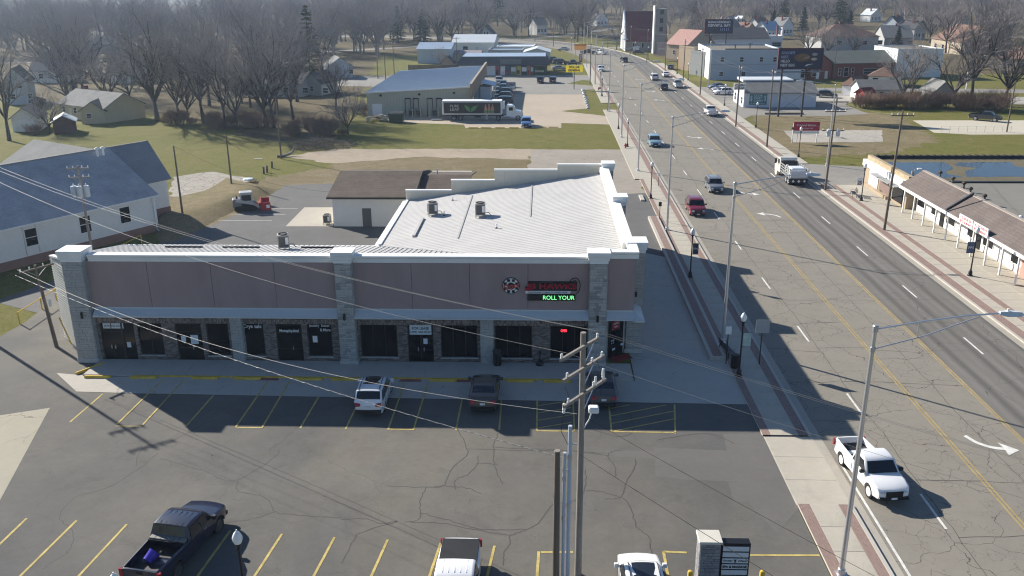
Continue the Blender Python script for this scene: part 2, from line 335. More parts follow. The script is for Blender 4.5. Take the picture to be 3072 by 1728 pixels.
sheet('broken_slab_yard', [(-47.48,107.47), (-52.50,121.50), (-48.00,124.99), (-40.69,120.47), (-40.17,113.18), (-41.73,107.52), (-43.46,103.18), (-45.60,103.16)], -0.010, pavement('broken_slabs', (0.33, 0.30, 0.255), 0.25, ((0.5, 0.07, 1.0), (1.4, 0.03, 0.5)), 0.45, blot=0.3), 0.4, 1.0, seed=2)
# --- car parks
LOT = pavement('car_park_asphalt', (0.098, 0.097, 0.094), 0.24, ((0.13, 0.010, 0.5), (0.9, 0.008, 0.2)), 0.6, blot=0.35, spots=0.75, c2=(0.158, 0.145, 0.122))
sheet('front_car_park', [(-75,2), (13.35,2), (13.35,52.3), (-26.7,52.4), (-26.7,56), (-33.2,58.4), (-33.6,58.8), (-37.1,62.3), (-39.5,66), (-42.49,71.05), (-42.07,65.09), (-42.34,62.25), (-75,60)], -0.004, LOT)
REARLOT = pavement('rear_lot_asphalt', (0.125, 0.122, 0.118), 0.2, ((0.16, 0.012, 0.5),), 0.55, blot=0.2)
sheet('rear_car_park', [(-39.4,66), (-37.2,62), (-13,62), (-13,95.2), (-23.6,95.2), (-23.6,117), (-28.6,117.3), (-35,116.2), (-35.5,104), (-38,94), (-41.4,86), (-46,74), (-47.5,70)], -0.006, REARLOT)
sheet('concrete_pad', [(-28.98,95.03), (-29.14,103.84), (-25.58,103.88), (-23.58,95.10)], 0.004, CONC)
TAN = pavement('tan_chipseal', (0.40, 0.335, 0.26), 0.14, ((0.22, 0.012, 0.35),), 0.62, blot=0.2)
sheet('store_car_park', [(-35.17,178.85), (-26.63,171.71), (-15.21,169.14), (-14.55,165.10), (3.35,165.04), (3.46,171.15), (13.43,169.03), (13.3,190), (13.3,262), (-18,262), (-40,262), (-42,225), (-14,228), (-14,187), (-38,186)], -0.008, TAN)
GREYLOT = pavement('grey_shop_lot', (0.25, 0.235, 0.21), 0.2, ((0.2, 0.02, 0.6),), 0.55, blot=0.35)
sheet('shop_car_park', [(-10,217), (12.9,216), (12.9,262), (-60,262), (-60,236), (-14,230)], -0.003, GREYLOT, 0.1, 4)
for k, pts in enumerate(([(3.69,187.71), (9.49,191.75), (9.49,226.03), (13.96,226.67), (14.64,205.67), (13.44,179.92)], [(6.13,239.75), (10.48,248.81), (15.32,245.30), (17.41,236.36), (14.61,233.33)])):
    sheet('grass_island', pts, 0.002, GRASS, 0.15, 1.5, seed=20+k)
sheet('concrete_apron_slab', [(-34.56,49.19), (-31.87,50.32), (-31.86,50.08), (-28.86,39.63), (-36,36)], 0.0, pavement('pale_old_concrete', (0.36, 0.33, 0.26), 0.12, ((0.3, 0.02, 0.8),), 0.45, blot=0.1))
# --- main road
ROADA = pavement('road_asphalt', (0.23, 0.21, 0.176), 0.14, ((0.19, 0.028, 0.9), (0.75, 0.016, 0.45), (2.2, 0.010, 0.3)), 0.34, blot=0.15)
ROADB = pavement('worn_dark_lane_asphalt', (0.112, 0.105, 0.095), 0.14, ((0.17, 0.018, 0.7), (0.8, 0.01, 0.25)), 0.5, stripes=1.0)
struct('main_road', ribbon(MB(), ROADC, -10.3, 10.1, 0.0), ROADA)
struct('dark_lanes', ribbon(MB(), ROADC, 2.35, 9.3, 0.004), ROADB)
GUT = pavement('gutter_concrete', (0.36, 0.33, 0.28), 0.15, ((0.5, 0.012, 0.4),), 0.5, blot=0.3)
struct('gutter_left', ribbon(MB(), ROADC[:6], -10.13, -9.6, 0.008), GUT); struct('gutter_right', ribbon(MB(), ROADC, 9.3, 9.85, 0.008), GUT)
KERB = pavement('kerb_concrete', (0.44, 0.41, 0.36), 0.12, (), blot=0.25)
struct('kerb_right', ribbon(MB(), ROADC, 9.85, 10.07, -0.02, 0.13), KERB)
lft = [Vector((26.35, y)) for y in (47.6, 100, 190)]; struct('kerb_left', ribbon(ribbon(ribbon(MB(), lft, -10.32, -10.13, -0.02, 0.13), [Vector((26.35, 2)), Vector((26.35, 40.2))], -10.32, -10.13, -0.02, 0.13), [Vector((26.35,200)), Vector((26.35,300))], -10.32, -10.13, -0.02, 0.13), KERB)
# cross street and far street behind the shops
struct('side_street', ribbon(MB(), [Vector(p) for p in ((36.5,228), (60,226), (110,222), (190,206))], -4, 4, -0.004), GREYLOT)
struct('far_street', ribbon(MB(), [Vector(p) for p in ((-330,265), (-120,330), (-30,400), (0,440), (40,520))], -3, 3, -0.006), GREYLOT)
struct('church_lane', ribbon(MB(), [Vector(p) for p in ((24,372), (60,366), (140,340), (260,330))], -3.5, 3.5, -0.006), GREYLOT)
# markings
mk = MB()
def dash(mb, x0, x1, y0, y1, z=0.012): mb.add([(x0,y0,z),(x1,y0,z),(x1,y1,z),(x0,y1,z)], [(0,1,2,3)])
for k in range(22):
    y = 41.45+12.1*k; m1 = MB(); dash(m1, 20.16, 20.30, y-3.2, y); struct('lane_dash', m1, WHITEP)
    y = 63.5+12.2*(k-4); m1 = MB(); dash(m1, 32.18, 32.32, y-3.2, y); struct('lane_dash', m1, WHITEP)
YC = mat('faded_centre_line', (0.36, 0.27, 0.11), 0.9, 0.35, 1.2, 8)
for a in (-2.28, -2.05, 2.12, 2.33): struct('centre_line', ribbon(MB(), ROADC[:12], a-0.05, a+0.05, 0.010), YC)
mk = MB(); dash(mk, 16.92, 17.06, 10, 44.6, 0.014); struct('edge_line', mk, WHITEP)
ar = MB(); sh = catmull([(-1.1, -0.9), (-0.75, -0.2), (-0.1, 0.25), (0.55, 0.38)], 5)
ribbon(ar, [Vector((p.x, p.y)) for p in sh], -0.13, 0.13, 0.0); ar.add([(0.5,-0.25,0),(1.35,0.5,0),(0.42,1.0,0),(0.55,0.38,0)], [(0,1,2,3)])
ar.v = [(v[0], -v[1], v[2]) for v in ar.v]; ar.f = [f[::-1] for f in ar.f]; ar_me = ar.mesh('turn_arrow')
for (x, y, rz, s) in ((26.5, (26.22,46.85)[1], 0.0, 1.1), (26.4, (26.11,100.76)[1], math.pi, 1.1), (26.4, (26.26,111.84)[1], 0.0, 1.1), (26.4, (26.53,143.40)[1], math.pi, 1.1), (26.4, (26.45,154.67)[1], 0.0, 1.1), (26.4, 205, math.pi, 1.1), (26.4, 222, 0, 1.1), (26.4, 250, math.pi, 1.1)):
    o = obj('turn_arrow', ar_me, WHITEP, loc=(x, y, 0.014), rot=(0, 0, rz)); o.scale = (s*.88, s*1.1, 1); o['kind'] = 'structure'
rk = random.Random(14); rj = MB(); zc = 0
def jline(a, b, amp, w, step=0.7):
    global zc
    a, b = Vector(a), Vector(b); n = max(2, int((b-a).length/step)); nr = Vector((-(b-a).y, (b-a).x)).normalized(); off = 0; pts = []
    for i in range(n+1): off = off*.8+rk.uniform(-amp, amp); pts.append(a.lerp(b, i/n)+nr*off)
    zc += 1; ribbon(rj, pts, -w/2, w/2, 0.0046+0.000004*zc)
for x in (20.55, 26.3): jline((x, 30), (x+rk.uniform(-.15,.15), 190), .09, .035)
y = 33.0
while y < 190:
    x0 = 16.8; 
    for x1 in (20.5, 24.3, 28.6):
        if rk.random() < .6: jline((x0, y+rk.uniform(-.3,.3)), (x1, y+rk.uniform(-.5,.5)), .09, rk.choice((.03,.045,.06)))
        x0 = x1
    if rk.random() < .6: jline((28.7, y), (36, y+rk.uniform(-.6,.6)), .08, .035)
    y += rk.uniform(4.2, 7.0)
struct('road_crack_lines', rj, mat('dark_road_crack', (0.075, 0.068, 0.06), 0.95, 0.3), 'stuff')
# --- left pavement with two brick bands
RBRICK = brick_mat('red_brick_paving', (0.255, 0.17, 0.145), (0.315, 0.22, 0.19), (0.29, 0.24, 0.20), 0.2, 0.1, plane='XY', gap=0.008)
def pavement_run(name, x0, x1, y0, y1, bands, slabs, z=0.1):
    base = struct(name, MB().box(x0, x1, y0, y1, -0.02, z-0.012), KERB)
    for a, b in bands: obj('brick_band', MB().box(a+0.01, b-0.01, y0, y1, 0, z), RBRICK, base)
    for a, b in slabs:
        ln = 1.9; n = int((y1-y0)/ln); ln = (y1-y0)/n; me = MB().bbox(a+0.01, b-0.01, 0, ln-0.025, 0, z, 0.008).mesh('concrete_slab')
        for k in range(n): obj('concrete_slab', me, CONC, base, loc=(0, y0+k*ln, 0))
    return base
pavement_run('pavement_left', 13.3, 16.03, 47.6, 120, ((13.3,13.8),(15.45,16.03)), ((13.8,15.45),))
pavement_run('pavement_left_near', 13.4, 16.03, 16, 40.2, ((13.4,14.0),(15.5,16.03)), ((14.0,15.5),))
pavement_run('pavement_left_far', 12.6, 16.03, 120, 189, ((15.2,16.03),), ((12.6,15.2),))
pavement_run('pavement_left_end', 12.9, 16.03, 200, 300, ((15.2,16.03),), ((12.9,15.2),))
ap = struct('drive_apron', MB().box(13.35, 16.25, 40.2, 47.6, -0.02, 0.012), KERB)
for k in range(3):
    y0 = 40.2+k*2.47; obj('concrete_slab', MB().bbox(13.4, 16.2, y0+0.02, y0+2.44, 0, 0.022, 0.004), CONC, ap)
pk = struct('brick_topped_kerb', MB().box(12.1, 13.28, 58.8, 99, -0.02, 0.30), KERB); obj('brick_band', MB().box(12.36, 13.03, 58.9, 98.9, 0.2, 0.315), RBRICK, pk)
sheet('concrete_drive', [(6.4,55.2), (-31.2,55.1), (-34.3,55.6), (-31.4,52.7), (-26.7,52.5), (13.4,51.8), (13.3,58.8), (12.1,58.8), (12.1,84), (9.5,86), (6.6,86)], 0.010, pavement('drive_concrete', (0.44, 0.41, 0.36), 0.12, ((0.16, 0.014, 0.7),), 0.55, blot=0.45))
sheet('drive_asphalt', [(6.7,86), (9.5,86), (12.1,84), (12.1,99), (13.2,100), (13.2,112), (6.5,110)], 0.004, REARLOT)
# --- right pavement
pavement_run('pavement_right', 36.45, 44.0, 60, 103.3, ((36.45,37.3),(38.3,38.95)), ((37.3,38.3),(38.95,41.4),(41.4,44.0)))
pavement_run('pavement_right_corner', 36.45, 42.9, 103.3, 116.5, ((36.45,37.3),(38.3,38.95)), ((37.3,38.3),(38.95,40.9),(40.9,42.9)))
pavement_run('pavement_right_far', 36.45, 39.4, 131, 300, ((36.45,37.3),), ((37.3,39.4),))
sheet('corner_lot', [(36.5,116.5), (43,116.5), (60,118), (62,126), (47,129), (40,131), (36.5,131)], 0.006, GREYLOT)
sheet('old_slab_lot', [(43.54,161.86), (61.40,162.57), (57.30,150.31), (52.10,149.66), (42.11,149.65)], 0.0, pavement('old_slab', (0.38, 0.35, 0.30), 0.2, ((0.35, 0.03, 1.0), (1.3, 0.02, 0.5)), 0.6, blot=0.35), 0.2, 1.5)
sheet('concrete_parking_pad', [(71.48,174.22), (93.08,174.11), (110,178), (110,158), (75,157.5), (69.53,159.59)], 0.0, pavement('bright_concrete', (0.50, 0.46, 0.37), 0.08, (), blot=0.1))
sheet('cash_shop_lot', [(39.5,200), (66,198), (66,183), (58,180), (42,181), (39.4,176)], 0.0, GREYLOT, 0.2, 2)
sheet('cash_shop_parking', [(39.4,200), (66,198), (80,215), (60,222), (36.6,224), (36.6,216)], 0.002, GREYLOT)
sheet('garage_drive', [(60,205), (85,200), (110,196), (150,192), (150,205), (95,212), (60,214)], 0.004, pavement('pale_drive', (0.37, 0.35, 0.31), 0.15, ((0.3, 0.02, 0.5),), 0.6))
# --- stall lines in the front car park
def stall(x0, y0, x1, y1, w=0.11, m=YELLOWP, z=0.006, name='stall_line'):
    a = Vector((x0, y0)); b = Vector((x1, y1)); ribm = ribbon(MB(), [a, b], -w/2, w/2, z); struct(name, ribm, m)
for (xf, xn, yf, yn) in ((-29.43,-29.6,52.4,48.4), (-26.3,-26.5,54.6,48.2), (-24.8,-24.85,54.6,48.1), (-21.9,-22.07,52.3,48), (-18.9,-18.93,54.6,47.95), (-17.4,-17.27,54.6,47.9), (-14.8,-14.9,52.4,47.95), (-12.0,-12.06,52.4,47.9), (-9.4,-9.43,54.6,47.85), (-7.8,-7.87,54.6,47.85), (-5.25,-5.25,52.3,47.9), (-2.65,-2.6,52.3,48), (-0.3,-0.3,52.4,48), (2.05,2.0,52.4,47.9), (4.35,4.26,51.7,47.85), (8.6,8.1,51.7,47.8)):
    stall(xf, yf, xn, yn, z=0.016 if yf > 52.6 else 0.006)
for a, b in ((-26.5,-24.85), (-18.93,-17.27), (-9.43,-7.87), (-0.3,2.0), (4.26,8.15)): stall(a, 47.95, b, 47.95)
for k in range(4): stall(-0.25, 48.3+k*1.0, 1.9, 49.1+k*1.0, 0.09)
for k in range(4): stall(4.35+k*0.2*0, 48.0+k*1.0, min(8.4, 4.35+(51.6-48-k)*2.3), min(51.6, 48.0+k*1.0+1.75), 0.09)
for (xf, xn, yf) in ((-26.49,-26.6,38.0), (-23.81,-24.2,37.86), (-21.07,-21.5,37.6), (-18.3,-18.7,37.4), (-15.6,-15.95,37.2), (-12.92,-13.35,37.0), (-10.23,-10.58,36.8), (-7.56,-7.93,36.65), (-4.91,-5.23,36.45), (-2.26,-2.55,36.3)):
    stall(xf, yf, xn-0.2, 31.0, 0.13)
stall(0.0, 35.85, 1.55, 35.9, 0.14); stall(-0.1, 35.9, -0.25, 32, 0.14); stall(9.0, 35.85, 13.3, 35.95, 0.14); stall(5.9, 36.05, 7.0, 36.0, 0.14); stall(5.9, 36.05, 5.85, 33, 0.14)
for k, (a, b) in enumerate(((-37.5,-31.5), (-37.5,-30.7), (-37.3,-30.0))): stall(a+k*0.3, 97.5+k*2.9, b+0.2, 97.5+k*2.9, 0.1, WHITEP)
SEAL = mat('black_crack_sealant', (0.07, 0.067, 0.062), 0.8, 0.25)
seal_lines = [[(-5.14,48.07), (-4.42,45.79), (-4.38,44.87), (-5.08,43.41), (-5.34,41.60), (-6.20,41.44), (-6.39,40.14), (-6.29,39.15), (-6.19,38.67), (-6.47,38.27), (-6.93,38.20)],
 [(-2.63,47.62), (-2.83,45.99), (-2.74,44.31), (-2.43,42.77), (-2.10,41.88)], [(-3.70,44.89), (-3.68,44.03), (-4.06,42.87), (-4.74,42.22), (-4.65,41.22)], [(-3.79,44.02), (-2.49,43.98)],
 [(-8.42,41.52), (-6.27,41.44), (-5.27,41.60), (-4.68,41.55), (-4.02,41.43), (-3.27,40.86)], [(-4.40,45.64), (-1.63,45.55), (0.85,45.61), (2.25,45.49), (3.77,45.30)], [(-2.83,45.91), (-0.48,45.73), (1.47,45.62), (3.91,45.07)],
 [(4.73,45.70), (4.09,45.53), (3.82,44.92), (4.13,43.93), (4.10,42.79)], [(5.39,44.73), (5.28,43.95), (4.66,42.25), (4.25,40.79), (3.38,40.51)],
 [(2.43,41.33), (3.14,41.28), (4.11,40.79), (4.62,40.16), (4.73,38.62), (4.86,37.93), (5.32,37.27), (5.32,36.08), (5.38,34.68)],
 [(2.45,43.45), (2.43,42.20), (2.20,41.00), (1.34,40.08), (0.64,40.06), (-0.06,38.38), (-0.72,37.67), (-1.49,37.20), (-1.53,36.43), (-1.76,35.69), (-1.78,34.77)],
 [(-6.24,39.02), (-5.51,38.71), (-4.43,38.27), (-3.53,37.83), (-2.51,37.63), (-0.72,37.67)], [(-10.24,38.35), (-9.00,38.39), (-8.20,38.00), (-7.34,38.19), (-8.98,37.23), (-9.25,36.56), (-9.45,34.76)], [(-6.65,38.15), (-5.03,38.14), (-3.64,37.71), (-2.50,37.40), (-1.49,37.20)],
 [(-15.06,48.35), (-15.51,46.49), (-16.02,45.20), (-15.41,45.22), (-15.52,44.29), (-16.78,41.99), (-17.93,42.10), (-18.65,42.65), (-20.47,43.47), (-22.06,44.14)], [(-16.78,41.99), (-16.50,40.92), (-15.18,40.43), (-14.45,39.93), (-13.79,38.89), (-12.56,38.65), (-10.26,38.47)],
 [(-13.79,38.89), (-14.84,38.23), (-16.10,37.91)], [(-20.97,48.56), (-22.47,45.68), (-23.62,45.17), (-23.09,43.26)], [(-22.47,44.74), (-22.81,42.97), (-23.62,41.00), (-24.97,39.92), (-24.87,38.21), (-23.65,37.08), (-23.05,35.98), (-22.91,35.13)], [(-22.83,35.23), (-23.15,34.60), (-23.43,33.91)],
 [(6.88,46.98), (10.01,47.88), (11.37,46.69)], [(5.61,50.39), (5.61,48.19), (4.73,47.34), (3.16,48.14)]]
rs = random.Random(4); sl = MB()
for i, ln in enumerate(seal_lines):
    pts = catmull(ln, 6); pts = [p+Vector((rs.uniform(-.05,.05), rs.uniform(-.05,.05))) for p in pts]; ribbon(sl, pts, -0.03, 0.03, -0.001+0.00012*i)
struct('crack_sealant', sl, SEAL, 'stuff')
PATCH = pavement('asphalt_patch', (0.135, 0.128, 0.118), 0.15, (), blot=0.2)
for k, pts in enumerate(([(6.64,46.10), (10.87,45.81), (10.89,42.41), (7.78,42.60), (6.32,42.91)], [(4.30,45.69), (6.59,45.63), (6.49,44.83), (4.20,44.93)], [(10.24,42.39), (11.03,42.34), (10.86,40.39), (10.15,40.49)], [(11.00,47.82), (13.33,47.96), (14.02,40.72), (11.70,37.69), (10.86,40.64), (10.65,44.01)])):
    sheet('asphalt_patch', pts, -0.0022+k*0.0004, PATCH)
# bank of rough grass above the rear car park
bk = MB(); ridge = [(-42.44,91.94), (-42.88,97.64), (-40.91,100.77), (-39.17,107.55), (-38.39,113.19), (-36.91,114.19)]
foot = [(-40.19,87.45), (-38.49,90.40), (-37.93,96.96), (-36.63,104.95), (-35.47,109.40), (-34.83,114.81)]
n = len(ridge)
def lerp2(a, b, t): return (a[0]+(b[0]-a[0])*t, a[1]+(b[1]-a[1])*t)
prof = [(-2.2, -0.03), (-0.9, 0.45), (0.0, 0.75), (0.35, 0.7), (0.75, 0.25), (1.0, -0.02)]
rb = random.Random(3); m = 24
for i in range(m+1):
    t = i/m*(n-1); k = min(n-2, int(t)); a = lerp2(ridge[k], ridge[k+1], t-k); b = lerp2(foot[k], foot[k+1], t-k); e = min(1, i/3, (m-i)/4)
    for (u, z) in prof: bk.v.append((a[0]+(b[0]-a[0])*u, a[1]+(b[1]-a[1])*u, z*e+(rb.uniform(-.06,.06) if z > 0.1 else 0)-0.005))
for i in range(m):
    for j in range(5): bk.f.append([i*6+j, i*6+j+1, (i+1)*6+j+1, (i+1)*6+j])
struct('grass_bank', bk, DRY, smooth=50)

# ================================================================ the corner retail building
STUCCO = mat('mauve_brown_stucco', (0.345, 0.258, 0.245), 0.95, 0.14, 0.5, 60, 0.25, stretch=(1.5,1,0.4))
TRIM = mat('white_cornice', (0.80, 0.80, 0.78), 0.65, 0.09, 0.8, 12); SEAM = mat('pale_standing_seam_metal', (0.465, 0.455, 0.44), 0.75, 0.08, 0.4, 3, spec=0.25)
AWN = mat('light_grey_awning_metal', (0.52, 0.55, 0.56), 0.55, 0.05)
STONES = [mat('grey_stone_%s' % n, c, 0.95, 0.2, 3, 30, 0.5) for n, c in (('mid', (0.39, 0.385, 0.365)), ('pale', (0.47, 0.46, 0.43)), ('dark', (0.30, 0.30, 0.285)))]
MORTAR = mat('grey_mortar', (0.20, 0.20, 0.19), 0.95)
FBRICK = brick_mat('mixed_facade_brick', (0.085, 0.066, 0.058), (0.36, 0.29, 0.255), (0.22, 0.20, 0.185), 0.30, 0.085, gap=0.011, bias=-0.15)
SOLDIER = brick_mat('soldier_course_brick', (0.09, 0.07, 0.062), (0.36, 0.30, 0.265), (0.22, 0.20, 0.185), 0.10, 0.34, gap=0.011)
SIDING = mat('cream_metal_siding', (0.60, 0.58, 0.50), 0.55, 0.06)
FRAME = mat('dark_bronze_frame', (0.02, 0.019, 0.02), 0.45)
bld = thing('retail_building', 'long brown stuccoed corner shop building with grey stone piers and pale metal roof', 'building', (-14, 62, 0))
def B(name, mb, m, parent=bld, smooth=None, kind=None): return obj(name, mb, m, parent, world=True, smooth=smooth, kind=kind)
FY = 58.0
ox = lambda px: px
openings = [  # x0, x1, z0, kind
 ((-31.96,57.75)[0], (-29.45,57.80)[0], 0.0, 'front'), ((-29.20,58.59)[0], (-27.42,58.62)[0], 0.39, 'win2'), ((-26.42,57.86)[0], (-24.54,57.90)[0], 0.0, 'door'), ((-24.19,58.69)[0], (-22.56,58.73)[0], 0.39, 'win1'),
 ((-21.70,58.75)[0], (-20.00,58.78)[0], 0.39, 'win1'), ((-19.11,58.02)[0], (-17.24,58.06)[0], 0.0, 'door'), ((-16.85,58.85)[0], (-15.08,58.88)[0], 0.39, 'win1'),
 ((-13.02,58.93)[0], (-10.37,58.98)[0], 0.39, 'win3'), ((-9.61,58.16)[0], (-7.77,58.20)[0], 0.0, 'door2'), ((-7.24,59.05)[0], (-4.62,59.10)[0], 0.39, 'win3'),
 ((-3.37,59.13)[0], (-0.71,59.19)[0], 0.39, 'win3'), ((0.58,59.21)[0], (3.19,59.27)[0], 0.39, 'win3')]
TOPZ = 2.9
X0, XE = -32.4, 4.4
xa = X0
for i, (a, b, z0, kd) in enumerate(openings + [(XE, XE, 0, None)]):
    B('brick_wall', MB().box(xa, a, FY, FY+0.3, 0, TOPZ), FBRICK)
    if kd:
        if z0 > 0:
            B('brick_wall', MB().box(a, b, FY+0.002, FY+0.3, 0, z0-0.06), FBRICK)
            B('window_sill', MB().box(a-0.05, b+0.05, FY-0.06, FY+0.14, z0-0.06, z0), STONES[1])
    xa = b
B('brick_lintel', MB().box(X0, XE, FY-0.012, FY+0.28, TOPZ, TOPZ+0.34), SOLDIER); B('brick_wall', MB().box(X0, XE, FY, FY+0.3, TOPZ+0.34, 4.0), FBRICK)
def win(a, b, z0, n, door=False, z1=TOPZ):
    name = 'door' if door else 'window'
    fr = MB(); t = 0.07; y0, y1 = FY+0.10, FY+0.18
    fr.box(a, a+t, y0, y1, z0, z1).box(b-t, b, y0, y1, z0, z1).box(a+t, b-t, y0, y1, z1-t, z1).box(a+t, b-t, y0, y1, z0, z0+t)
    for k in range(1, n): x = a+(b-a)*k/n; fr.box(x-0.03, x+0.03, y0+0.01, y1, z0+t, z1-t)
    if door: fr.box(a+t, b-t, y0-0.005, y1, 2.15, 2.24); fr.box(a+t, b-t, y0-0.004, y1, 0.95, 1.0)
    f = B(name, fr, FRAME)
    for k in range(n):
        w = (b-a)/n; zz = ((z0+t, 2.15), (2.24, z1-t)) if door else ((z0+t, z1-t),)
        for za, zb in zz: B('pane', MB().box(a+w*k+(t if k == 0 else 0.03), a+w*(k+1)-(t if k == n-1 else 0.03), FY+0.14, FY+0.155, za, zb), GLASS, f)
    if door:
        for k in range(n):
            x = a+(b-a)*(k+0.5)/n+(0.25 if k == 0 and n == 2 else (-0.25 if n == 2 else 0.2)); B('handle', MB().box(x-0.03, x+0.03, FY+0.05, FY+0.10, 0.85, 1.15), STEEL, f)
    return f
wins = []
for (a, b, z0, kd) in openings:
    if kd == 'front':
        m_ = a+(b-a)*0.62; wins.append(win(a, m_, 0.0, 2, True)); win(m_, b, 0.0, 1)
    else: wins.append(win(a, b, z0, {'win1': 1, 'win2': 2, 'win3': 3, 'door': 1, 'door2': 2}[kd], kd.startswith('door')))
# lettering and notices in the windows
def notice(parent, x, z, w, h, m=WHITE): return B('notice', MB().box(x-w/2, x+w/2, FY+0.118, FY+0.122, z-h/2, z+h/2), m, parent)
WL = WHITE; o4, o5, o6 = openings[4], openings[5], openings[6]
lettering('Crys tals', 1.35, 0.36, WL, wins[4], ((o4[0]+o4[1])/2, FY+0.13, 2.62), bold=0.02)
lettering('Metaphysical', 1.4, 0.3, WL, wins[5], ((o5[0]+o5[1])/2, FY+0.08, 2.33), bold=0.02)
lettering('Jewelry  Decor', 1.5, 0.22, WL, wins[6], ((o6[0]+o6[1])/2, FY+0.13, 2.72), bold=0.02); lettering('& More', 0.75, 0.22, WL, wins[6], (o6[1]-0.48, FY+0.13, 2.42), bold=0.02)
notice(wins[6], o6[0]+0.5, 1.7, 0.34, 0.5)
d3 = openings[8]; cx3 = (d3[0]+d3[1])/2
PALE = mat('pale_banner', (0.62, 0.68, 0.70), 0.7, 0.04); INK = mat('dark_blue_ink', (0.02, 0.03, 0.06), 0.7)
bn = B('lease_banner', MB().box(cx3-0.78, cx3+0.78, FY+0.075, FY+0.085, 2.13, 2.86), PALE, wins[8])
lettering('FOR LEASE', 1.2, 0.2, INK, wins[8], (cx3, FY+0.07, 2.62), bold=0.02); lettering('(309) 360-0225', 1.45, 0.19, INK, wins[8], (cx3, FY+0.07, 2.32), bold=0.01)
notice(wins[8], cx3+0.32, 1.6, 0.3, 0.42, PALE)
o0 = openings[0]; notice(wins[0], o0[0]+0.95, 2.62, 1.5, 0.42, PALE); lettering('(309) 360-0225', 1.3, 0.18, INK, wins[0], (o0[0]+0.95, FY+0.11, 2.6)); notice(wins[0], o0[1]-0.6, 1.15, 0.3, 0.42, PALE)
o2 = openings[2]; notice(wins[2], o2[0]+0.45, 1.65, 0.34, 0.45); notice(wins[2], o2[0]+1.25, 1.6, 0.55, 0.7, PALE)
NEON = mat('red_neon', (1.0, 0.03, 0.05), 0.5, 0.0, emit=2.0)
o11 = openings[11]; lettering('OPEN', 0.42, 0.2, NEON, wins[11], (o11[0]+0.95, FY+0.12, 2.5), bold=0.02)
# stucco band
jx = [X0+0.02]+[(-27.84,57.63)[0], (-23.31,57.71)[0], (-18.81,57.79)[0]]+[(-13.48,57.88)[0]]
for a, b in list(zip(jx[:-1], jx[1:])): B('stucco_panel', MB().bbox(a+0.012, b-0.012, FY-0.03, FY+0.32, 4.0, 7.6, 0.01), STUCCO)
jx = [(-13.48,57.88)[0], (-9.15,57.96)[0], (-5.09,58.03)[0], (-1.01,58.10)[0], 3.4]
for a, b in list(zip(jx[:-1], jx[1:])): B('stucco_panel', MB().bbox(a+0.012, b-0.012, FY-0.03, FY+0.32, 4.0, 7.6, 0.01), STUCCO)
def cornice(x0, x1, y0, zt, parent=bld):
    pr = [(0.0, zt-0.52), (-0.05, zt-0.52), (-0.05, zt-0.36), (-0.10, zt-0.34), (-0.10, zt-0.22), (-0.20, zt-0.12), (-0.20, zt), (0.55, zt), (0.55, zt-0.5)]
    mb = MB(); n = len(pr); mb.add([(x, y0+p, z) for x in (x0, x1) for p, z in pr], [tuple(range(n)), tuple(range(2*n-1, n-1, -1))]+[(k, n+k, n+(k+1)%n, (k+1)%n) for k in range(n)])
    return B('cornice', mb, TRIM)
cornice(-31.9, (-14.48,57.70)[0], FY-0.03, 8.08); cornice((-13.20,57.73)[0], (3.20,57.97)[0], FY-0.03, 8.08)
B('parapet_back', MB().box(-33.2, 6.3, FY+0.32, FY+0.45, 6.5, 8.02), SIDING)
# piers faced with stone
st_me = []
for m_ in STONES:
    q = MB().bbox(-0.5, 0.5, -0.5, 0.5, -0.5, 0.5, 0.06); me_ = q.mesh('stone'); me_.transform(Matrix.Rotation(R(90), 4, 'X')); me_.materials.append(m_); st_me.append(me_)
srnd = random.Random(11); stone_count = [0]
def stone_face(parent, p0, dx, w, z0, z1, single=False, joined=None):
    "stones laid in courses on a vertical face that starts at p0 and runs along unit vector dx"
    nrm = Vector((dx[1], -dx[0], 0)); d = Vector((dx[0], dx[1], 0)); z = z0; rz = math.atan2(dx[1], dx[0])
    while z < z1-0.05:
        h = min(srnd.choice((0.14, 0.19, 0.24)), z1-z); u = 0.0
        while u < w-0.02:
            L = srnd.uniform(0.22, 0.62)
            if w-u-L < 0.18: L = w-u
            c = Vector((p0[0], p0[1], z+h/2))+d*(u+L/2); dep = srnd.uniform(0.05, 0.11)
            k = srnd.choice((0, 0, 1, 1, 2))
            if single and stone_count[0] < 296:
                stone_count[0] += 1
                o = obj('stone', st_me[k], None, parent, world=True); o.location = c; o.rotation_euler = (0, 0, rz); o.scale = (L-0.016, dep, h-0.016)
            else:
                m4 = Matrix.Translation(c) @ Matrix.Rotation(rz, 4, 'Z') @ Matrix.Diagonal((L-0.016, dep, h-0.016, 1))
                joined.add([m4 @ Vector((a*.5, b*.5, e*.5)) for e in (-1, 1) for a, b in ((-1,-1),(1,-1),(1,1),(-1,1))], [(3,2,1,0),(4,5,6,7),(0,1,5,4),(1,2,6,5),(2,3,7,6),(3,0,4,7)])
            u += L
        z += h
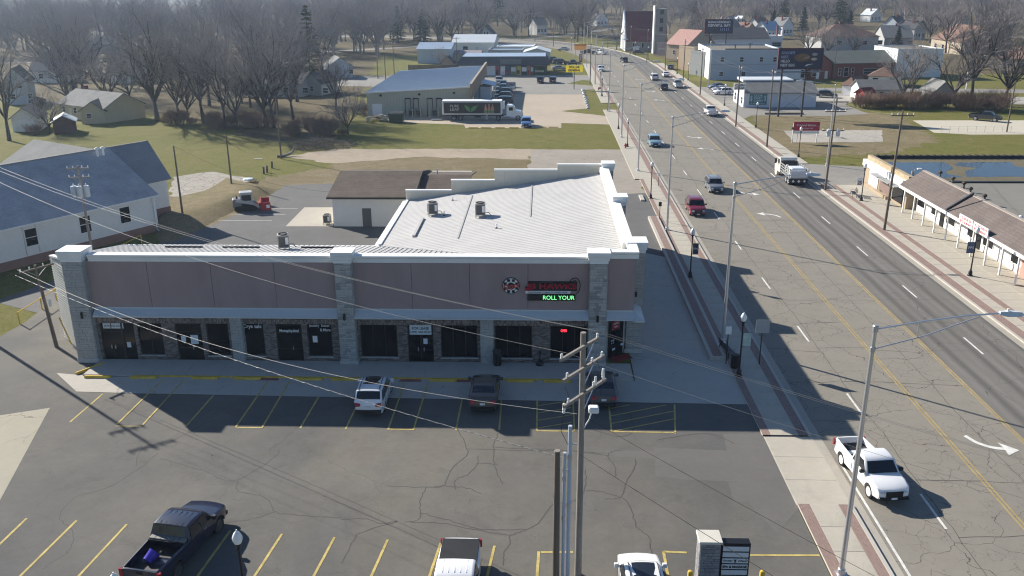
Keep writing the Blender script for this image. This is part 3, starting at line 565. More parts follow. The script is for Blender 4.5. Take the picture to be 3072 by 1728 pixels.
def pier(x0, x1, yf, yb, zt, cap=True, single=False, plinth=True):
    p = B('stone_pier', MB().box(x0, x1, yf, yb, 0, zt), MORTAR); j = MB()
    stone_face(p, (x0, yf), (1, 0), x1-x0, 0.3 if plinth else 0, zt, single, j)
    stone_face(p, (x1, yf), (0, 1), yb-yf-0.05, 0.3 if plinth else 0, zt, False, j); stone_face(p, (x0, yb-0.05), (0, -1), yb-yf-0.05, 0.3 if plinth else 0, zt, False, j)
    if j.v: B('stone_facing', j, STONES[0], p, kind='stuff')
    if plinth: B('plinth', MB().bbox(x0-0.1, x1+0.1, yf-0.1, yb, 0, 0.3, 0.04), STONES[1], p)
    if cap:
        c = MB(); e = 0.04
        def ring(d, z): return [(x0-d, yf-d, z), (x1+d, yf-d, z), (x1+d, yb, z), (x0-d, yb, z)]
        rings = [ring(0.06, zt-0.45), ring(0.06, zt-0.25), ring(0.14, zt-0.2), ring(0.14, zt-0.05), ring(0.2, zt+0.16), ring(0.2, zt+0.36)]
        for r_ in rings: c.v += r_
        for k in range(5):
            for i in range(4): c.f.append([k*4+i, k*4+(i+1)%4, k*4+4+(i+1)%4, k*4+4+i])
        c.f += [[3,2,1,0], [20,21,22,23]]; B('pier_cap', c, TRIM, p)
    return p
pc = pier((-14.40,57.71)[0], (-13.27,57.73)[0], 57.5, 58.6, 8.1, True, True)
pr_ = pier((3.27,57.97)[0], (4.44,57.99)[0], 57.5, 58.6, 8.15, True, True)
pl_ = pier(-33.6, -32.2, 57.5, 58.9, 8.1)
pe_ = pier(6.15, 7.25, 60.1, 61.5, 8.15, True); pf_ = pier(6.15, 7.1, 88.8, 90.2, 8.1, True, plinth=False); pm_ = pier(6.15, 7.1, 74.2, 75.5, 8.1, True, plinth=False)
for a, b in (((-22.26,57.83)[0], (-21.46,57.85)[0]), ((-4.36,58.10)[0], (-3.49,58.11)[0])): pier(a, b, 57.72, 58.2, 3.5, False, plinth=False)
# chamfered metal-sided end wall on the left
LW0, LW1 = (-33.7, 58.75), (-37.0, 62.0)
dl = Vector((LW1[0]-LW0[0], LW1[1]-LW0[1])); nl = Vector((-dl.y, dl.x)).normalized(); sd = MB(); z = 0.05
ew = MB().slab([(LW0[0], LW0[1], 0), (LW1[0], LW1[1], 0), (LW1[0], LW1[1], 6.55), (LW0[0], LW0[1], 7.2)], (0.25, 0.25, 0)); B('end_wall', ew, SIDING)
while z < 6.45:
    a = Vector((*LW0, z)); b = Vector((*LW1, z)); o3 = Vector((-dl.y, dl.x, 0)).normalized()*-1
    if o3.x > 0: o3 = -o3
    sd.add([a+o3*0.012, b+o3*0.012, b+o3*0.05+Vector((0,0,0.09)), a+o3*0.05+Vector((0,0,0.09)), b+o3*0.012+Vector((0,0,0.17)), a+o3*0.012+Vector((0,0,0.17))], [(0,1,2,3), (3,2,4,5)]); z += 0.2
B('siding_ribs', sd, SIDING, kind='stuff'); B('end_wall', MB().box(-37.0, -36.75, 62.0, 73.0, 0, 4.15), SIDING); B('end_coping', MB().slab([(LW0[0]-0.05, LW0[1], 7.2), (LW1[0]-0.1, LW1[1], 6.6), (LW1[0]+0.2, LW1[1]+0.2, 6.6), (LW0[0]+0.25, LW0[1]+0.2, 7.2)], (0,0,0.14)), TRIM)
# awning: one panel per seam
aw_me = MB(); aw_me.slab([(0.012, -0.55, 3.66), (0.448, -0.55, 3.66), (0.448, 0, 4.02), (0.012, 0, 4.02)], (0, 0, 0.025)); aw_me.box(-0.012, 0.012, -0.56, 0, 3.62, 3.63)
aw_me.add([(-0.014,-0.56,3.645),(0.014,-0.56,3.645),(0.014,0,4.06),(-0.014,0,4.06),(-0.014,-0.56,3.60),(0.014,-0.56,3.60)], [(0,1,2,3),(4,5,1,0)])
aw_me = aw_me.mesh('awning_panel'); aw_me.materials.append(AWN)
for (a, b) in ((-32.0, (-14.43,57.71)[0]), ((-13.25,57.73)[0], (3.25,57.97)[0]), ((4.47,57.99)[0], 6.4)):
    fr = B('awning', MB().box(a, b, FY-0.59, FY-0.53, 3.54, 3.65), AWN); B('awning_soffit', MB().box(a, b, FY-0.53, FY-0.035, 3.54, 3.58), TRIM, fr); B('awning_flashing', MB().box(a, b, FY-0.06, FY-0.03, 4.03, 4.14), AWN, fr)
    n = int((b-a)/0.46); w = (b-a)/n
    for k in range(n):
        o = obj('awning_panel', aw_me, None, fr, world=True); o.location = (a+k*w, FY-0.03, 0); o.scale = (w/0.46, 1, 1)
hp = B('awning_hip', MB().add([(6.4,57.29,3.62),(7.12,57.29,3.62),(6.4,57.97,4.02),(7.12,60.1,3.62),(6.4,60.1,4.02)], [(0,1,2),(1,3,4,2)]).add([(6.4,57.29,3.5),(7.12,57.29,3.5),(7.12,60.1,3.5),(6.4,57.29,3.61),(7.12,57.29,3.61),(7.12,60.1,3.61)], [(0,1,4,3),(1,2,5,4)]), AWN)
B('awning_soffit', MB().box(6.4, 7.1, 57.32, 60.1, 3.48, 3.5), TRIM, hp)
# cantilevered corner with chamfered entrance
B('stucco_panel', MB().bbox(4.45, 6.4, FY-0.03, FY+0.3, 4.0, 8.0, 0.01), STUCCO); B('stucco_panel', MB().bbox(6.1, 6.4, FY+0.3, 60.1, 4.0, 8.0, 0.01), STUCCO); B('stucco_inset', MB().box(5.0, 5.75, FY-0.04, FY-0.028, 5.15, 6.85), STUCCO)
B('corner_soffit', MB().prism([(4.45,58.0), (6.4,58.0), (6.4,60.1), (4.45,60.0)], 3.9, 4.0), TRIM); cornice(4.6, 6.6, FY-0.03, 8.45)
B('cornice', MB().box(6.05, 6.62, FY+0.52, 60.0, 7.95, 8.45), TRIM)
dg = Vector((4.55, 58.75, 0)); de = Vector((6.05, 60.15, 0)); dd = (de-dg).normalized(); dn = Vector((dd.y, -dd.x, 0))
B('brick_wall', MB().slab([dg, de, de+Vector((0,0,3.9)), dg+Vector((0,0,3.9))], -dn*0.2), STONES[0]); B('brick_wall', MB().box(4.4, 4.6, 58.0, 58.8, 0, 3.9), STONES[0])
a = dg+dd*0.25+dn*0.03; b = de-dd*0.25+dn*0.03
ed = B('door', MB().slab([a, b, b+Vector((0,0,2.95)), a+Vector((0,0,2.95))], dn*0.05), FRAME); B('pane', MB().slab([a+dd*0.09+Vector((0,0,.1)), b-dd*0.09+Vector((0,0,.1)), b-dd*0.09+Vector((0,0,2.85)), a+dd*0.09+Vector((0,0,2.85))], dn*0.058), GLASS, ed)
a2 = a+dd*0.3+dn*0.062; B('poster', MB().slab([a2+Vector((0,0,2.15)), a2+dd*0.85+Vector((0,0,2.15)), a2+dd*0.85+Vector((0,0,2.8)), a2+Vector((0,0,2.8))], dn*0.006), mat('dark_red_poster', (0.28, 0.02, 0.04), 0.6, 0.3, 6), ed)
rza = math.atan2(dd.y, dd.x)
for t_, zz, w_ in (('TOBACCO', 2.6, 0.6), ('VAPE', 2.35, 0.4), ('HOURS', 1.35, 0.35), ('9 - 9', 1.15, 0.3)): lettering(t_, w_, 0.13, WHITE, ed, a+dd*(0.72 if zz > 2 else 0.4)+dn*0.072+Vector((0,0,zz)), rza)
for zz, u in ((0.55, 0.4), (0.7, 1.3)): q = a+dd*u+dn*0.062; B('notice', MB().slab([q+Vector((0,0,zz)), q+dd*0.3+Vector((0,0,zz)), q+dd*0.3+Vector((0,0,zz+.16)), q+Vector((0,0,zz+.16))], dn*0.006), PALE, ed)
# east wall and its parapet, stepped rear parapet
B('side_wall', MB().box(6.15, 6.4, 61.5, 90.0, 0, 7.6), STUCCO); B('parapet_coping', MB().box(5.75, 6.62, 61.5, 88.8, 7.55, 8.02), TRIM); B('parapet_inner', MB().box(5.95, 6.15, 58.5, 90, 6.6, 7.55), SIDING)
RS = lambda x: 4.2+0.15*(x+14.3)
steps = ((-14.4, (-9.58,88.77)[0], 5.25), ((-9.58,88.77)[0], (-5.05,89.84)[0], 6.35), ((-5.05,89.84)[0], (1.47,90.73)[0], 7.45), ((1.47,90.73)[0], 5.95, 8.0))
for a, b, zt in steps:
    w_ = B('rear_parapet', MB().box(a, b, 90.0, 90.25, 0, zt), SIDING); B('coping', MB().box(a-0.03, b+0.03, 89.93, 90.32, zt, zt+0.13), TRIM, w_); rb_ = MB(); x = a+0.15
    while x < b-0.05: rb_.box(x, x+0.05, 89.955, 90.0, RS(x)-0.1, zt-0.003); x += 0.3
    B('parapet_rib', rb_, SIDING, w_, kind='stuff')
B('brace', MB().box(-4.0, -3.94, 89.9, 89.96, 6, 7.4).box(1.6, 1.66, 89.9, 89.96, 6.6, 7.9).box(-9.2, -9.14, 89.9, 89.96, 5.2, 6.3), STEEL)
# roofs
rr = B('roof', MB().slab([(-14.35, 73.35, 4.2), (5.45, 58.5, 7.16), (6.0, 58.5, 7.25), (6.0, 90, 7.25), (-14.35, 90, 4.2)], (0, 0, -0.12)), SEAM)
rib = MB(); y = 59.0
while y < 89.9:
    xs_ = -14.3 if y > 73.3 else -14.3+(73.3-y)/0.75
    if xs_ < 5.8: rib.add([(xs_, y-0.045, RS(xs_)+0.001), (xs_, y, RS(xs_)+0.024), (xs_, y+0.045, RS(xs_)+0.001), (5.95, y-0.045, RS(5.95)+0.001), (5.95, y, RS(5.95)+0.024), (5.95, y+0.045, RS(5.95)+0.001)], [(0,3,4,1), (1,4,5,2)])
    y += 0.5
B('roof_rib', rib, SEAM, rr, kind='stuff')
LAP = mat('dirty_lap_joint', (0.36, 0.36, 0.35), 0.7, 0.3, 3)
for (x, ya, yb) in (((-7.25,74.28)[0], 72, 88), ((-1.14,75.90)[0], 76, 90)): B('lap_joint', MB().slab([(x-0.07, ya, RS(x)+0.058), (x+0.07, ya, RS(x)+0.068), (x+0.07, yb, RS(x)+0.068), (x-0.07, yb, RS(x)+0.058)], (0,0,0.01)), LAP, rr)
B('gutter', MB().box(-14.75, -14.36, 73.0, 90.2, 4.0, 4.16), TRIM); B('eave_trim', MB().box(-14.36, -14.1, 73.4, 90, 4.16, 4.36), TRIM)
bx = Vector((*(-11.40,74.55), 0)); bx2 = Vector((*(-11.37,80.90), 0)); B('vent_strip', MB().box(bx.x-0.12, bx.x+0.12, bx.y, bx2.y, RS(bx.x), RS(bx.x)+0.2), SEAM, rr)
LS = lambda y: 4.2+0.2*(73.3-y)
lr = B('roof', MB().slab([(-33.3, 58.45, LS(58.45)-0.02), (5.4, 58.45, LS(58.45)-0.02), (-14.3, 73.3, 4.18), (-37.1, 73.3, 4.18), (-37.1, 62.0, LS(62)-0.02)], (0, 0, -0.1)), SEAM)
n = 94; w = (5.3+37.05)/n
for k in range(n):
    xa_ = -37.05+k*w; ya = 58.5 if xa_ > -33.5 else 58.5+(-33.5-xa_)*0.97; yb = 73.4 if xa_ < -14.3 else 73.3-(xa_+14.3)*0.75
    if yb-ya < 0.3: continue
    p = MB().slab([(xa_+0.004, ya, LS(ya)), (xa_+w-0.004, ya, LS(ya)), (xa_+w-0.004, yb-(0 if xa_ < -14.3 else w*0.75), LS(yb)), (xa_+0.004, yb, LS(yb))], (0,0,0.01))
    p.add([(xa_-0.02, ya, LS(ya)+0.01), (xa_, ya, LS(ya)+0.05), (xa_+0.02, ya, LS(ya)+0.01), (xa_-0.02, yb, LS(yb)+0.01), (xa_, yb, LS(yb)+0.05), (xa_+0.02, yb, LS(yb)+0.01)], [(0,1,4,3), (1,2,5,4)])
    B('roof_panel', p, SEAM, lr)
for a, b in (((-32.17,70.99)[0], (-28.93,71.03)[0]), ((-27.22,71.06)[0], (-24.01,71.11)[0]), ((-20.48,70.96)[0], (-17.35,71.01)[0])): B('snow_guard', MB().box(a, b, 70.9, 71.0, LS(71)+0.02, LS(71)+0.16), FRAME, lr)
B('rear_wall', MB().box(-36.8, -14.3, 72.9, 73.15, 0, 4.1), SIDING); B('rear_wall', MB().box(-14.2, -13.95, 73.1, 90, 0, 4.1), SIDING); B('gutter', MB().box(-37.1, -14.3, 73.42, 73.65, 4.0, 4.15), TRIM)
# wall sconces on the piers
for x in (-32.75, ((-14.40,57.71)[0]+(-13.27,57.73)[0])/2-0.1, ((3.27,57.97)[0]+(4.44,57.99)[0])/2): B('wall_lamp', MB().lathe([(0.05,3.45),(0.09,3.5),(0.09,3.9),(0.05,3.95)], (x, 57.36, 0), 8).box(x-0.03, x+0.03, 57.36, 57.5, 3.6, 3.7), BLACK)
B('wall_lamp', MB().lathe([(0.05,4.4),(0.08,4.45),(0.08,4.75),(0.05,4.8)], (6.75, 60.0, 0), 8), BLACK)
# shop signs
sgn = thing('shop_sign', 'red channel letter shop sign with green lit message board on brown stucco wall', 'sign', (1.0, 57.9, 4.5))
SRED = mat('red_channel_letter', (0.36, 0.012, 0.03), 0.45, 0.08); sy = FY-0.06
zA, zB, zC, zD, zE = 6.12, 5.58, 5.40, 5.33, 4.86
xl, xr = (-1.21,58.61)[0], (2.41,58.67)[0]
obj('backing', MB().box(xl+0.2, xr, sy-0.04, sy+0.02, zB, zA+0.14), BLACK, sgn, world=True)
obj('backing', MB().box(xl, xl+0.2, sy-0.04, sy+0.02, zB, zB+0.3), BLACK, sgn, world=True)
me = text_mesh('JB HAWKS', xr-xl-0.1, zA-zB-0.02, 0.035, 0, 0.1); me.materials.clear(); me.transform(Matrix.Rotation(R(90), 4, 'X')); me.transform(Matrix.Translation(((xl+xr)/2+0.02, sy-0.042, (zA+zB)/2+0.02))); obj('lettering', me, SRED, sgn, world=True)
obj('letter_tail', MB().box(xl, xl+0.4, sy-0.14, sy-0.042, zB+0.01, zB+0.24), SRED, sgn, world=True)
obj('tagline_strip', MB().slab([(xl+0.02, sy-0.12, zC), (xr-0.5, sy-0.12, zC), (xr-0.42, sy-0.12, zB), (xl+0.02, sy-0.12, zB)], (0, 0.1, 0)), WHITE, sgn, world=True)
lettering('DISCOUNT TOBACCO AND VAPE', 2.7, 0.09, INK, sgn, ((xl+xr)/2-0.22, sy-0.13, (zB+zC)/2), bold=0.01)
hk = catmull([(xr-0.55, zA-0.02), (xr-0.5, zA+0.22), (xr-0.25, zA+0.4), (xr+0.0, zA+0.38), (xr+0.17, zA+0.1), (xr+0.2, zA-0.2), (xr+0.12, zB), (xr-0.05, zC-0.02)], 5); obj('hawk_outline', MB().tube([(p.x, sy-0.1, p.y) for p in hk], 0.028, 6), BLACK, sgn, world=True)
hk = catmull([(xr-0.5, zA+0.02), (xr-0.3, zA+0.2), (xr-0.1, zA+0.24), (xr-0.15, zA+0.14), (xr-0.35, zA+0.06)], 4); obj('hawk_outline', MB().tube([(p.x, sy-0.1, p.y) for p in hk], 0.022, 6), BLACK, sgn, world=True)
lx0, lx1 = (-1.04,58.47)[0], (2.30,58.53)[0]
obj('message_board', MB().bbox(lx0, lx1, sy-0.1, sy+0.02, zE, zD, 0.02), PLASTIC, sgn, world=True); obj('lit_area', MB().box(lx0+1.02, lx1-0.02, sy-0.106, sy-0.101, zE+0.03, zD-0.03), mat('dim_green_led', (0.0, 0.045, 0.012), 0.5, 0.2, 10, 60), sgn, world=True)
lettering('ROLL YOUR', lx1-lx0-1.15, 0.3, mat('green_led', (0.25, 1.0, 0.35), 0.5, 0, emit=0.75), sgn, (lx0+1.06+(lx1-lx0-1.1)/2, sy-0.108, (zE+zD)/2), bold=0.0)
chip = thing('round_chip_sign', 'round black and white poker chip sign with red script on stucco', 'sign', ((-2.19,58.52)[0], sy, 5.93))
def disc(mb, r, y0, y1, n=28): return mb.lathe([(r, y0), (r, y1)], (0,0,0), n, 'Y')
obj('disc', disc(MB(), 0.55, 0.02, -0.08), WHITE, chip); obj('rim', disc(MB(), 0.6, 0.03, -0.05), BLACK, chip)
for k in range(8):
    a = k*math.pi/4+0.39; obj('chip_edge', MB().obox((0.43*math.cos(a), -0.09, 0.43*math.sin(a)), 0.2, 0.03, 0.2).xform(Matrix.Identity(4)), BLACK, chip)
obj('inner_disc', disc(MB(), 0.36, -0.08, -0.105), WHITE, chip); obj('inner_disc', disc(MB(), 0.26, -0.105, -0.115), BLACK, chip)
me = text_mesh('Slots', 1.2, 0.42, 0.02, 0.3, 0.03); me.materials.clear(); me.transform(Matrix.Rotation(R(90), 4, 'X')); me.transform(Matrix.Rotation(R(-14), 4, 'Y')); me.transform(Matrix.Translation((0, -0.12, 0))); obj('lettering', me, mat('red_script', (0.42, 0.06, 0.05), 0.5), chip)
# front walk of the shops
wk = struct('shop_walk', MB().box(-32.2, 6.3, 55.2, 57.9, 0.0, 0.085), KERB); n = 16; w = 38.4/n; me = MB().bbox(0.012, w-0.012, 55.22, 57.9, 0.01, 0.1, 0.008).mesh('concrete_slab')
WALK = pavement('shop_walk_concrete', (0.44, 0.41, 0.362), 0.12, ((0.2, 0.01, 0.4),), 0.6, blot=0.35)
for k in range(n): obj('concrete_slab', me, WALK, wk, loc=(-32.2+k*w, 0, 0))
obj('painted_kerb', MB().box(-28.5, 1.5, 55.12, 55.215, 0, 0.102), YELLOW, wk)
for k, x in enumerate(((-19.00,54.80)[0], (-9.06,55.01)[0], (-5.19,55.10)[0])):
    sheet('red_tactile_ramp', [(x-0.8, 54.7), (x+0.8, 54.7), (x+0.7, 55.1), (x-0.7, 55.1)], 0.02, mat('faded_red_paint', (0.28, 0.11, 0.10), 0.9, 0.3))
st_m = MB(); pr2 = [(-0.11, 0), (0.11, 0), (0.09, 0.1), (0.055, 0.15), (-0.055, 0.15), (-0.09, 0.1)]; st_m.add([(x, y, z) for x in (-0.92, 0.92) for y, z in pr2], [tuple(range(6)), tuple(range(11, 5, -1))]+[(k, 6+k, 6+(k+1)%6, (k+1)%6) for k in range(6)])
st_m = st_m.mesh('parking_stop'); 
where = ['near the left end by the bare driveway corner', 'second from the left corner', 'third from the left corner', 'below the jewelry window', 'beside the white parked sport utility', 'between the white and the dark parked cars', 'right of the dark parked saloon', 'rightmost, next to the wooden pole']
for k, x in enumerate(((-27.75,54.60)[0], (-23.41,54.70)[0], (-20.39,54.77)[0], (-16.11,54.86)[0], (-13.61,54.91)[0], (-6.78,55.06)[0], (-1.47,55.18)[0], (1.06,55.24)[0])):
    o = obj('parking_stop', st_m, YELLOW, loc=(x, 54.88, 0.012)); tag(o, 'yellow concrete parking stop, '+where[k], 'parking stop', 'yellow parking stops along the shop walk')
o = obj('parking_stop', st_m, YELLOW, loc=(*(-30.98,54.91), 0.012), rot=(0,0,0.02)); tag(o, 'sunlit yellow parking stop at the left corner of the shop walk', 'parking stop')
o = obj('parking_stop', st_m, YELLOW, loc=(*(-32.23,56.28), 0.012), rot=(0,0,R(58))); o.scale = (1.15,1,1); tag(o, 'slanting yellow parking stop at the foot of the left stone pier', 'parking stop')
# roof-top and ground cooling units
ac = thing('cooling_unit', 'grey rooftop cooling unit farther left on the big pale roof', 'cooling unit', (*(-10.58,81.84), RS((-10.58,81.84)[0])), 0.25, 'cooling units')
GR = rows_mat('grey_louvre', (0.13, 0.13, 0.125), 0.05, 0.15, dark=0.3); CASE = mat('tan_grey_casing', (0.34, 0.33, 0.30), 0.5)
b_ = MB()
for x in (-0.42, 0.42):
    for y in (-0.42, 0.42): b_.box(x-0.04, x+0.04, y-0.04, y+0.04, 0, 1.28)
obj('casing', b_.bbox(-0.47, 0.47, -0.47, 0.47, 1.2, 1.3, 0.02).box(-0.47, 0.47, -0.47, 0.47, 0.22, 0.3), CASE, ac); obj('louvre', MB().box(-0.43, 0.43, -0.43, 0.43, 0.3, 1.2), GR, ac)
obj('fan_guard', MB().lathe([(0.38,1.302),(0.38,1.36),(0.34,1.36),(0.34,1.31)], (0,0,0), 16), PLASTIC, ac); obj('fan_hub', MB().lathe([(0.33,1.303),(0.1,1.32),(0.02,1.33)], (0,0,0), 12), GR, ac)
obj('control_panel', MB().box(0.15, 0.4, -0.46, -0.435, 0.5, 1.1), WHITE, ac); obj('pipe', MB().tube([(0.47,0,0.4),(0.8,0.1,0.35),(1.0,0.1,0.03)], 0.035, 6), PLASTIC, ac)
clone(ac, (*(-5.76,78.63), RS((-5.76,78.63)[0])), 0.1, 'grey rooftop cooling unit in the middle of the big pale roof'); clone(ac, (*(-21.73,70.24), LS((-21.73,70.24)[1])), 0.3, 'cooling unit standing on the roof edge of the left shop wing'); clone(ac, (*(-24.46,96.10), 0.01), 0.0, 'ground cooling unit on the concrete pad by the small white building', scale=0.85)
for k, (p, z, lb) in enumerate((((-9.37,81.03), 5.1, 'small white vent pipe beside the left rooftop cooling unit'), ((-4.00,73.60), 5.6, 'small white vent pipe alone in the middle of the pale roof'), ((-9.15,86.99), 5.35, 'small vent pipe near the stepped rear parapet'))):
    t = thing('vent_pipe', lb, 'vent pipe', (*p, RS(p[0]))); obj('pipe', MB().lathe([(0.05,0),(0.05,0.35)], (0,0,0), 8), WHITE, t); obj('cap', MB().lathe([(0.09,0.33),(0.09,0.38),(0.03,0.42)], (0,0,0), 8), WHITE, t); obj('boot', MB().lathe([(0.14,0.0),(0.07,0.1)], (0,0,0), 8), RUBBER, t)
# bits on the shop walk
t = thing('litter_bin', 'black litter bin beside the slim stone column', 'litter bin', ((-3.19,57.83)[0], 57.45, 0.1)); obj('body', MB().lathe([(0.27,0),(0.29,0.1),(0.29,0.95),(0.27,1.0)], (0,0,0), 14), BLACK, t); obj('lid', MB().lathe([(0.3,1.0),(0.3,1.08),(0.12,1.28),(0.05,1.3)], (0,0,0), 14), PLASTIC, t)
t = thing('ash_stand', 'black bottle-shaped ash stand under the brick window', 'ash stand', ((-0.17,57.78)[0], 57.55, 0.1)); obj('base', MB().lathe([(0.28,0),(0.28,0.1),(0.2,0.26),(0.07,0.4)], (0,0,0), 12), BLACK, t); obj('neck', MB().lathe([(0.05,0.4),(0.05,0.85),(0.09,0.88),(0.09,1.0),(0.04,1.04)], (0,0,0), 10), BLACK, t)
o = obj('door_mat', MB().obox((0,0,0.01), 1.5, 0.9, 0.02), mat('red_mat', (0.26, 0.03, 0.035), 0.95), loc=(*(5.72,59.08), 0.012), rot=(0,0,R(35))); tag(o, 'red door mat in front of the corner entrance', 'mat')
# ---------------------------------------------------------------- small white block building behind
SH_BR = rows_mat('brown_shingles', (0.115, 0.09, 0.072), 0.10, 0.3, 1.0)
wb = thing('block_building', 'small white block building with brown shingle roof behind the big metal roof', 'building', (-18, 100, 0))
CREAM = mat('white_block_paint', (0.74, 0.73, 0.70), 0.8, 0.05)
obj('wall', MB().box(-23.5, -9, 95.1, 95.4, 0, 3.4).box(-23.5, -23.2, 95.4, 109, 0, 3.4).box(-9.3, -9, 95.4, 109, 0, 3.4).box(-23.5, -9, 109, 109.3, 0, 3.4), CREAM, wb, world=True)
rf = obj('roof', MB().slab([(-24.0, 94.6, 3.35), (-14.2, 94.6, 3.35), (-14.2, 102.2, 4.75), (-24.0, 102.2, 4.75)], (0,0,0.12)).slab([(-24.0, 102.2, 4.75), (-14.2, 102.2, 4.75), (-14.2, 109.8, 3.35), (-24.0, 109.8, 3.35)], (0,0,0.12)), SH_BR, wb, world=True)
obj('roof', MB().slab([(-14.19, 96.6, 3.3), (-8.4, 96.6, 3.3), (-8.4, 102.2, 4.3), (-14.19, 102.2, 4.3)], (0,0,0.12)).slab([(-14.19, 102.2, 4.3), (-8.4, 102.2, 4.3), (-8.4, 109.5, 3.2), (-14.19, 109.5, 3.2)], (0,0,0.12)), SH_BR, wb, world=True)
obj('gutter', MB().box(-24.0, -14.2, 94.45, 94.6, 3.28, 3.42), PLASTIC, wb, world=True); obj('roof_vent', MB().lathe([(0.08,4.2),(0.08,4.75),(0.13,4.75),(0.13,4.9)], (-12.6, 103.2, 0), 8), STEEL, rf, world=True); obj('door', MB().box(-20.2, -19.2, 95.06, 95.12, 0, 2.1), mat('dark_steel_door', (0.10,0.10,0.11), 0.5), wb, world=True)

# ================================================================ neighbouring buildings
SLATE = rows_mat('blue_grey_shingles', (0.35, 0.355, 0.37), 0.14, 0.22, 1.0, dark=0.7); GREYSH = rows_mat('grey_shingles', (0.20, 0.20, 0.195), 0.14, 0.18, 1.0, dark=0.7)
BROWNSH = rows_mat('red_brown_shingles', (0.20, 0.125, 0.095), 0.14, 0.2, 1.0, dark=0.7); DARKSH = rows_mat('charcoal_shingles', (0.075, 0.075, 0.082), 0.14, 0.2, 1.0, dark=0.6)
LAPW = rows_mat('white_lap_siding', (0.74, 0.74, 0.72), 0.16, 0.05, dark=0.72); LAPB = rows_mat('pale_blue_siding', (0.50, 0.55, 0.60), 0.16, 0.06, dark=0.75); LAPY = rows_mat('cream_siding', (0.50, 0.44, 0.30), 0.16, 0.07, dark=0.75); LAPG = rows_mat('grey_siding', (0.40, 0.40, 0.39), 0.16, 0.07, dark=0.75); LAPT = rows_mat('tan_siding', (0.43, 0.36, 0.27), 0.16, 0.08, dark=0.75)
REDB = brick_mat('dark_red_brick', (0.20, 0.045, 0.04), (0.27, 0.075, 0.06), (0.20, 0.12, 0.10)); TANB = brick_mat('tan_brick', (0.40, 0.31, 0.21), (0.47, 0.38, 0.27), (0.36, 0.29, 0.22))
PAINTW = mat('painted_white_block', (0.70, 0.72, 0.74), 0.85, 0.08, 0.4, 8); PAINTB = mat('painted_blue_grey_brick', (0.40, 0.45, 0.53), 0.85, 0.08, 0.5, 8); FOUND = mat('brown_foundation', (0.24, 0.145, 0.12), 0.9, 0.1)
METB = mat('blue_grey_metal_roof', (0.36, 0.44, 0.54), 0.45, 0.08, 0.3, 2, metal=0.3); METW = mat('white_metal_roof', (0.62, 0.66, 0.68), 0.5, 0.06, metal=0.1); TARROOF = pavement('tar_roof', (0.17, 0.155, 0.13), 0.2, (), blot=0.4)
DOORC = mat('pale_door', (0.55, 0.54, 0.5), 0.6)
def window_on(th, x0, x1, z0, z1, y=0.0, side=-1, frame=WHITE, glass=GLASS, axis='x', mull=True, depth=0.05):
    "window on a wall in local space: frame part with a pane below it; side = outward direction"
    s_ = side; e = 0.07
    def bx(mb, a, b, c, d, u, v):
        lo, hi = sorted((y+s_*u, y+s_*v)); return mb.box(a, b, lo, hi, c, d) if axis == 'x' else mb.box(lo, hi, a, b, c, d)
    fr = MB(); bx(fr, x0, x0+e, z0, z1, 0.004, depth); bx(fr, x1-e, x1, z0, z1, 0.004, depth); bx(fr, x0+e, x1-e, z1-e, z1, 0.004, depth); bx(fr, x0+e, x1-e, z0, z0+e, 0.004, depth+0.03)
    if mull: bx(fr, x0+e, x1-e, (z0+z1)/2-0.03, (z0+z1)/2+0.03, 0.006, depth-0.01)
    f = obj('window', fr, frame, th); obj('pane', bx(MB(), x0+e, x1-e, z0+e, z1-e, 0.002, 0.02), glass, f); return f
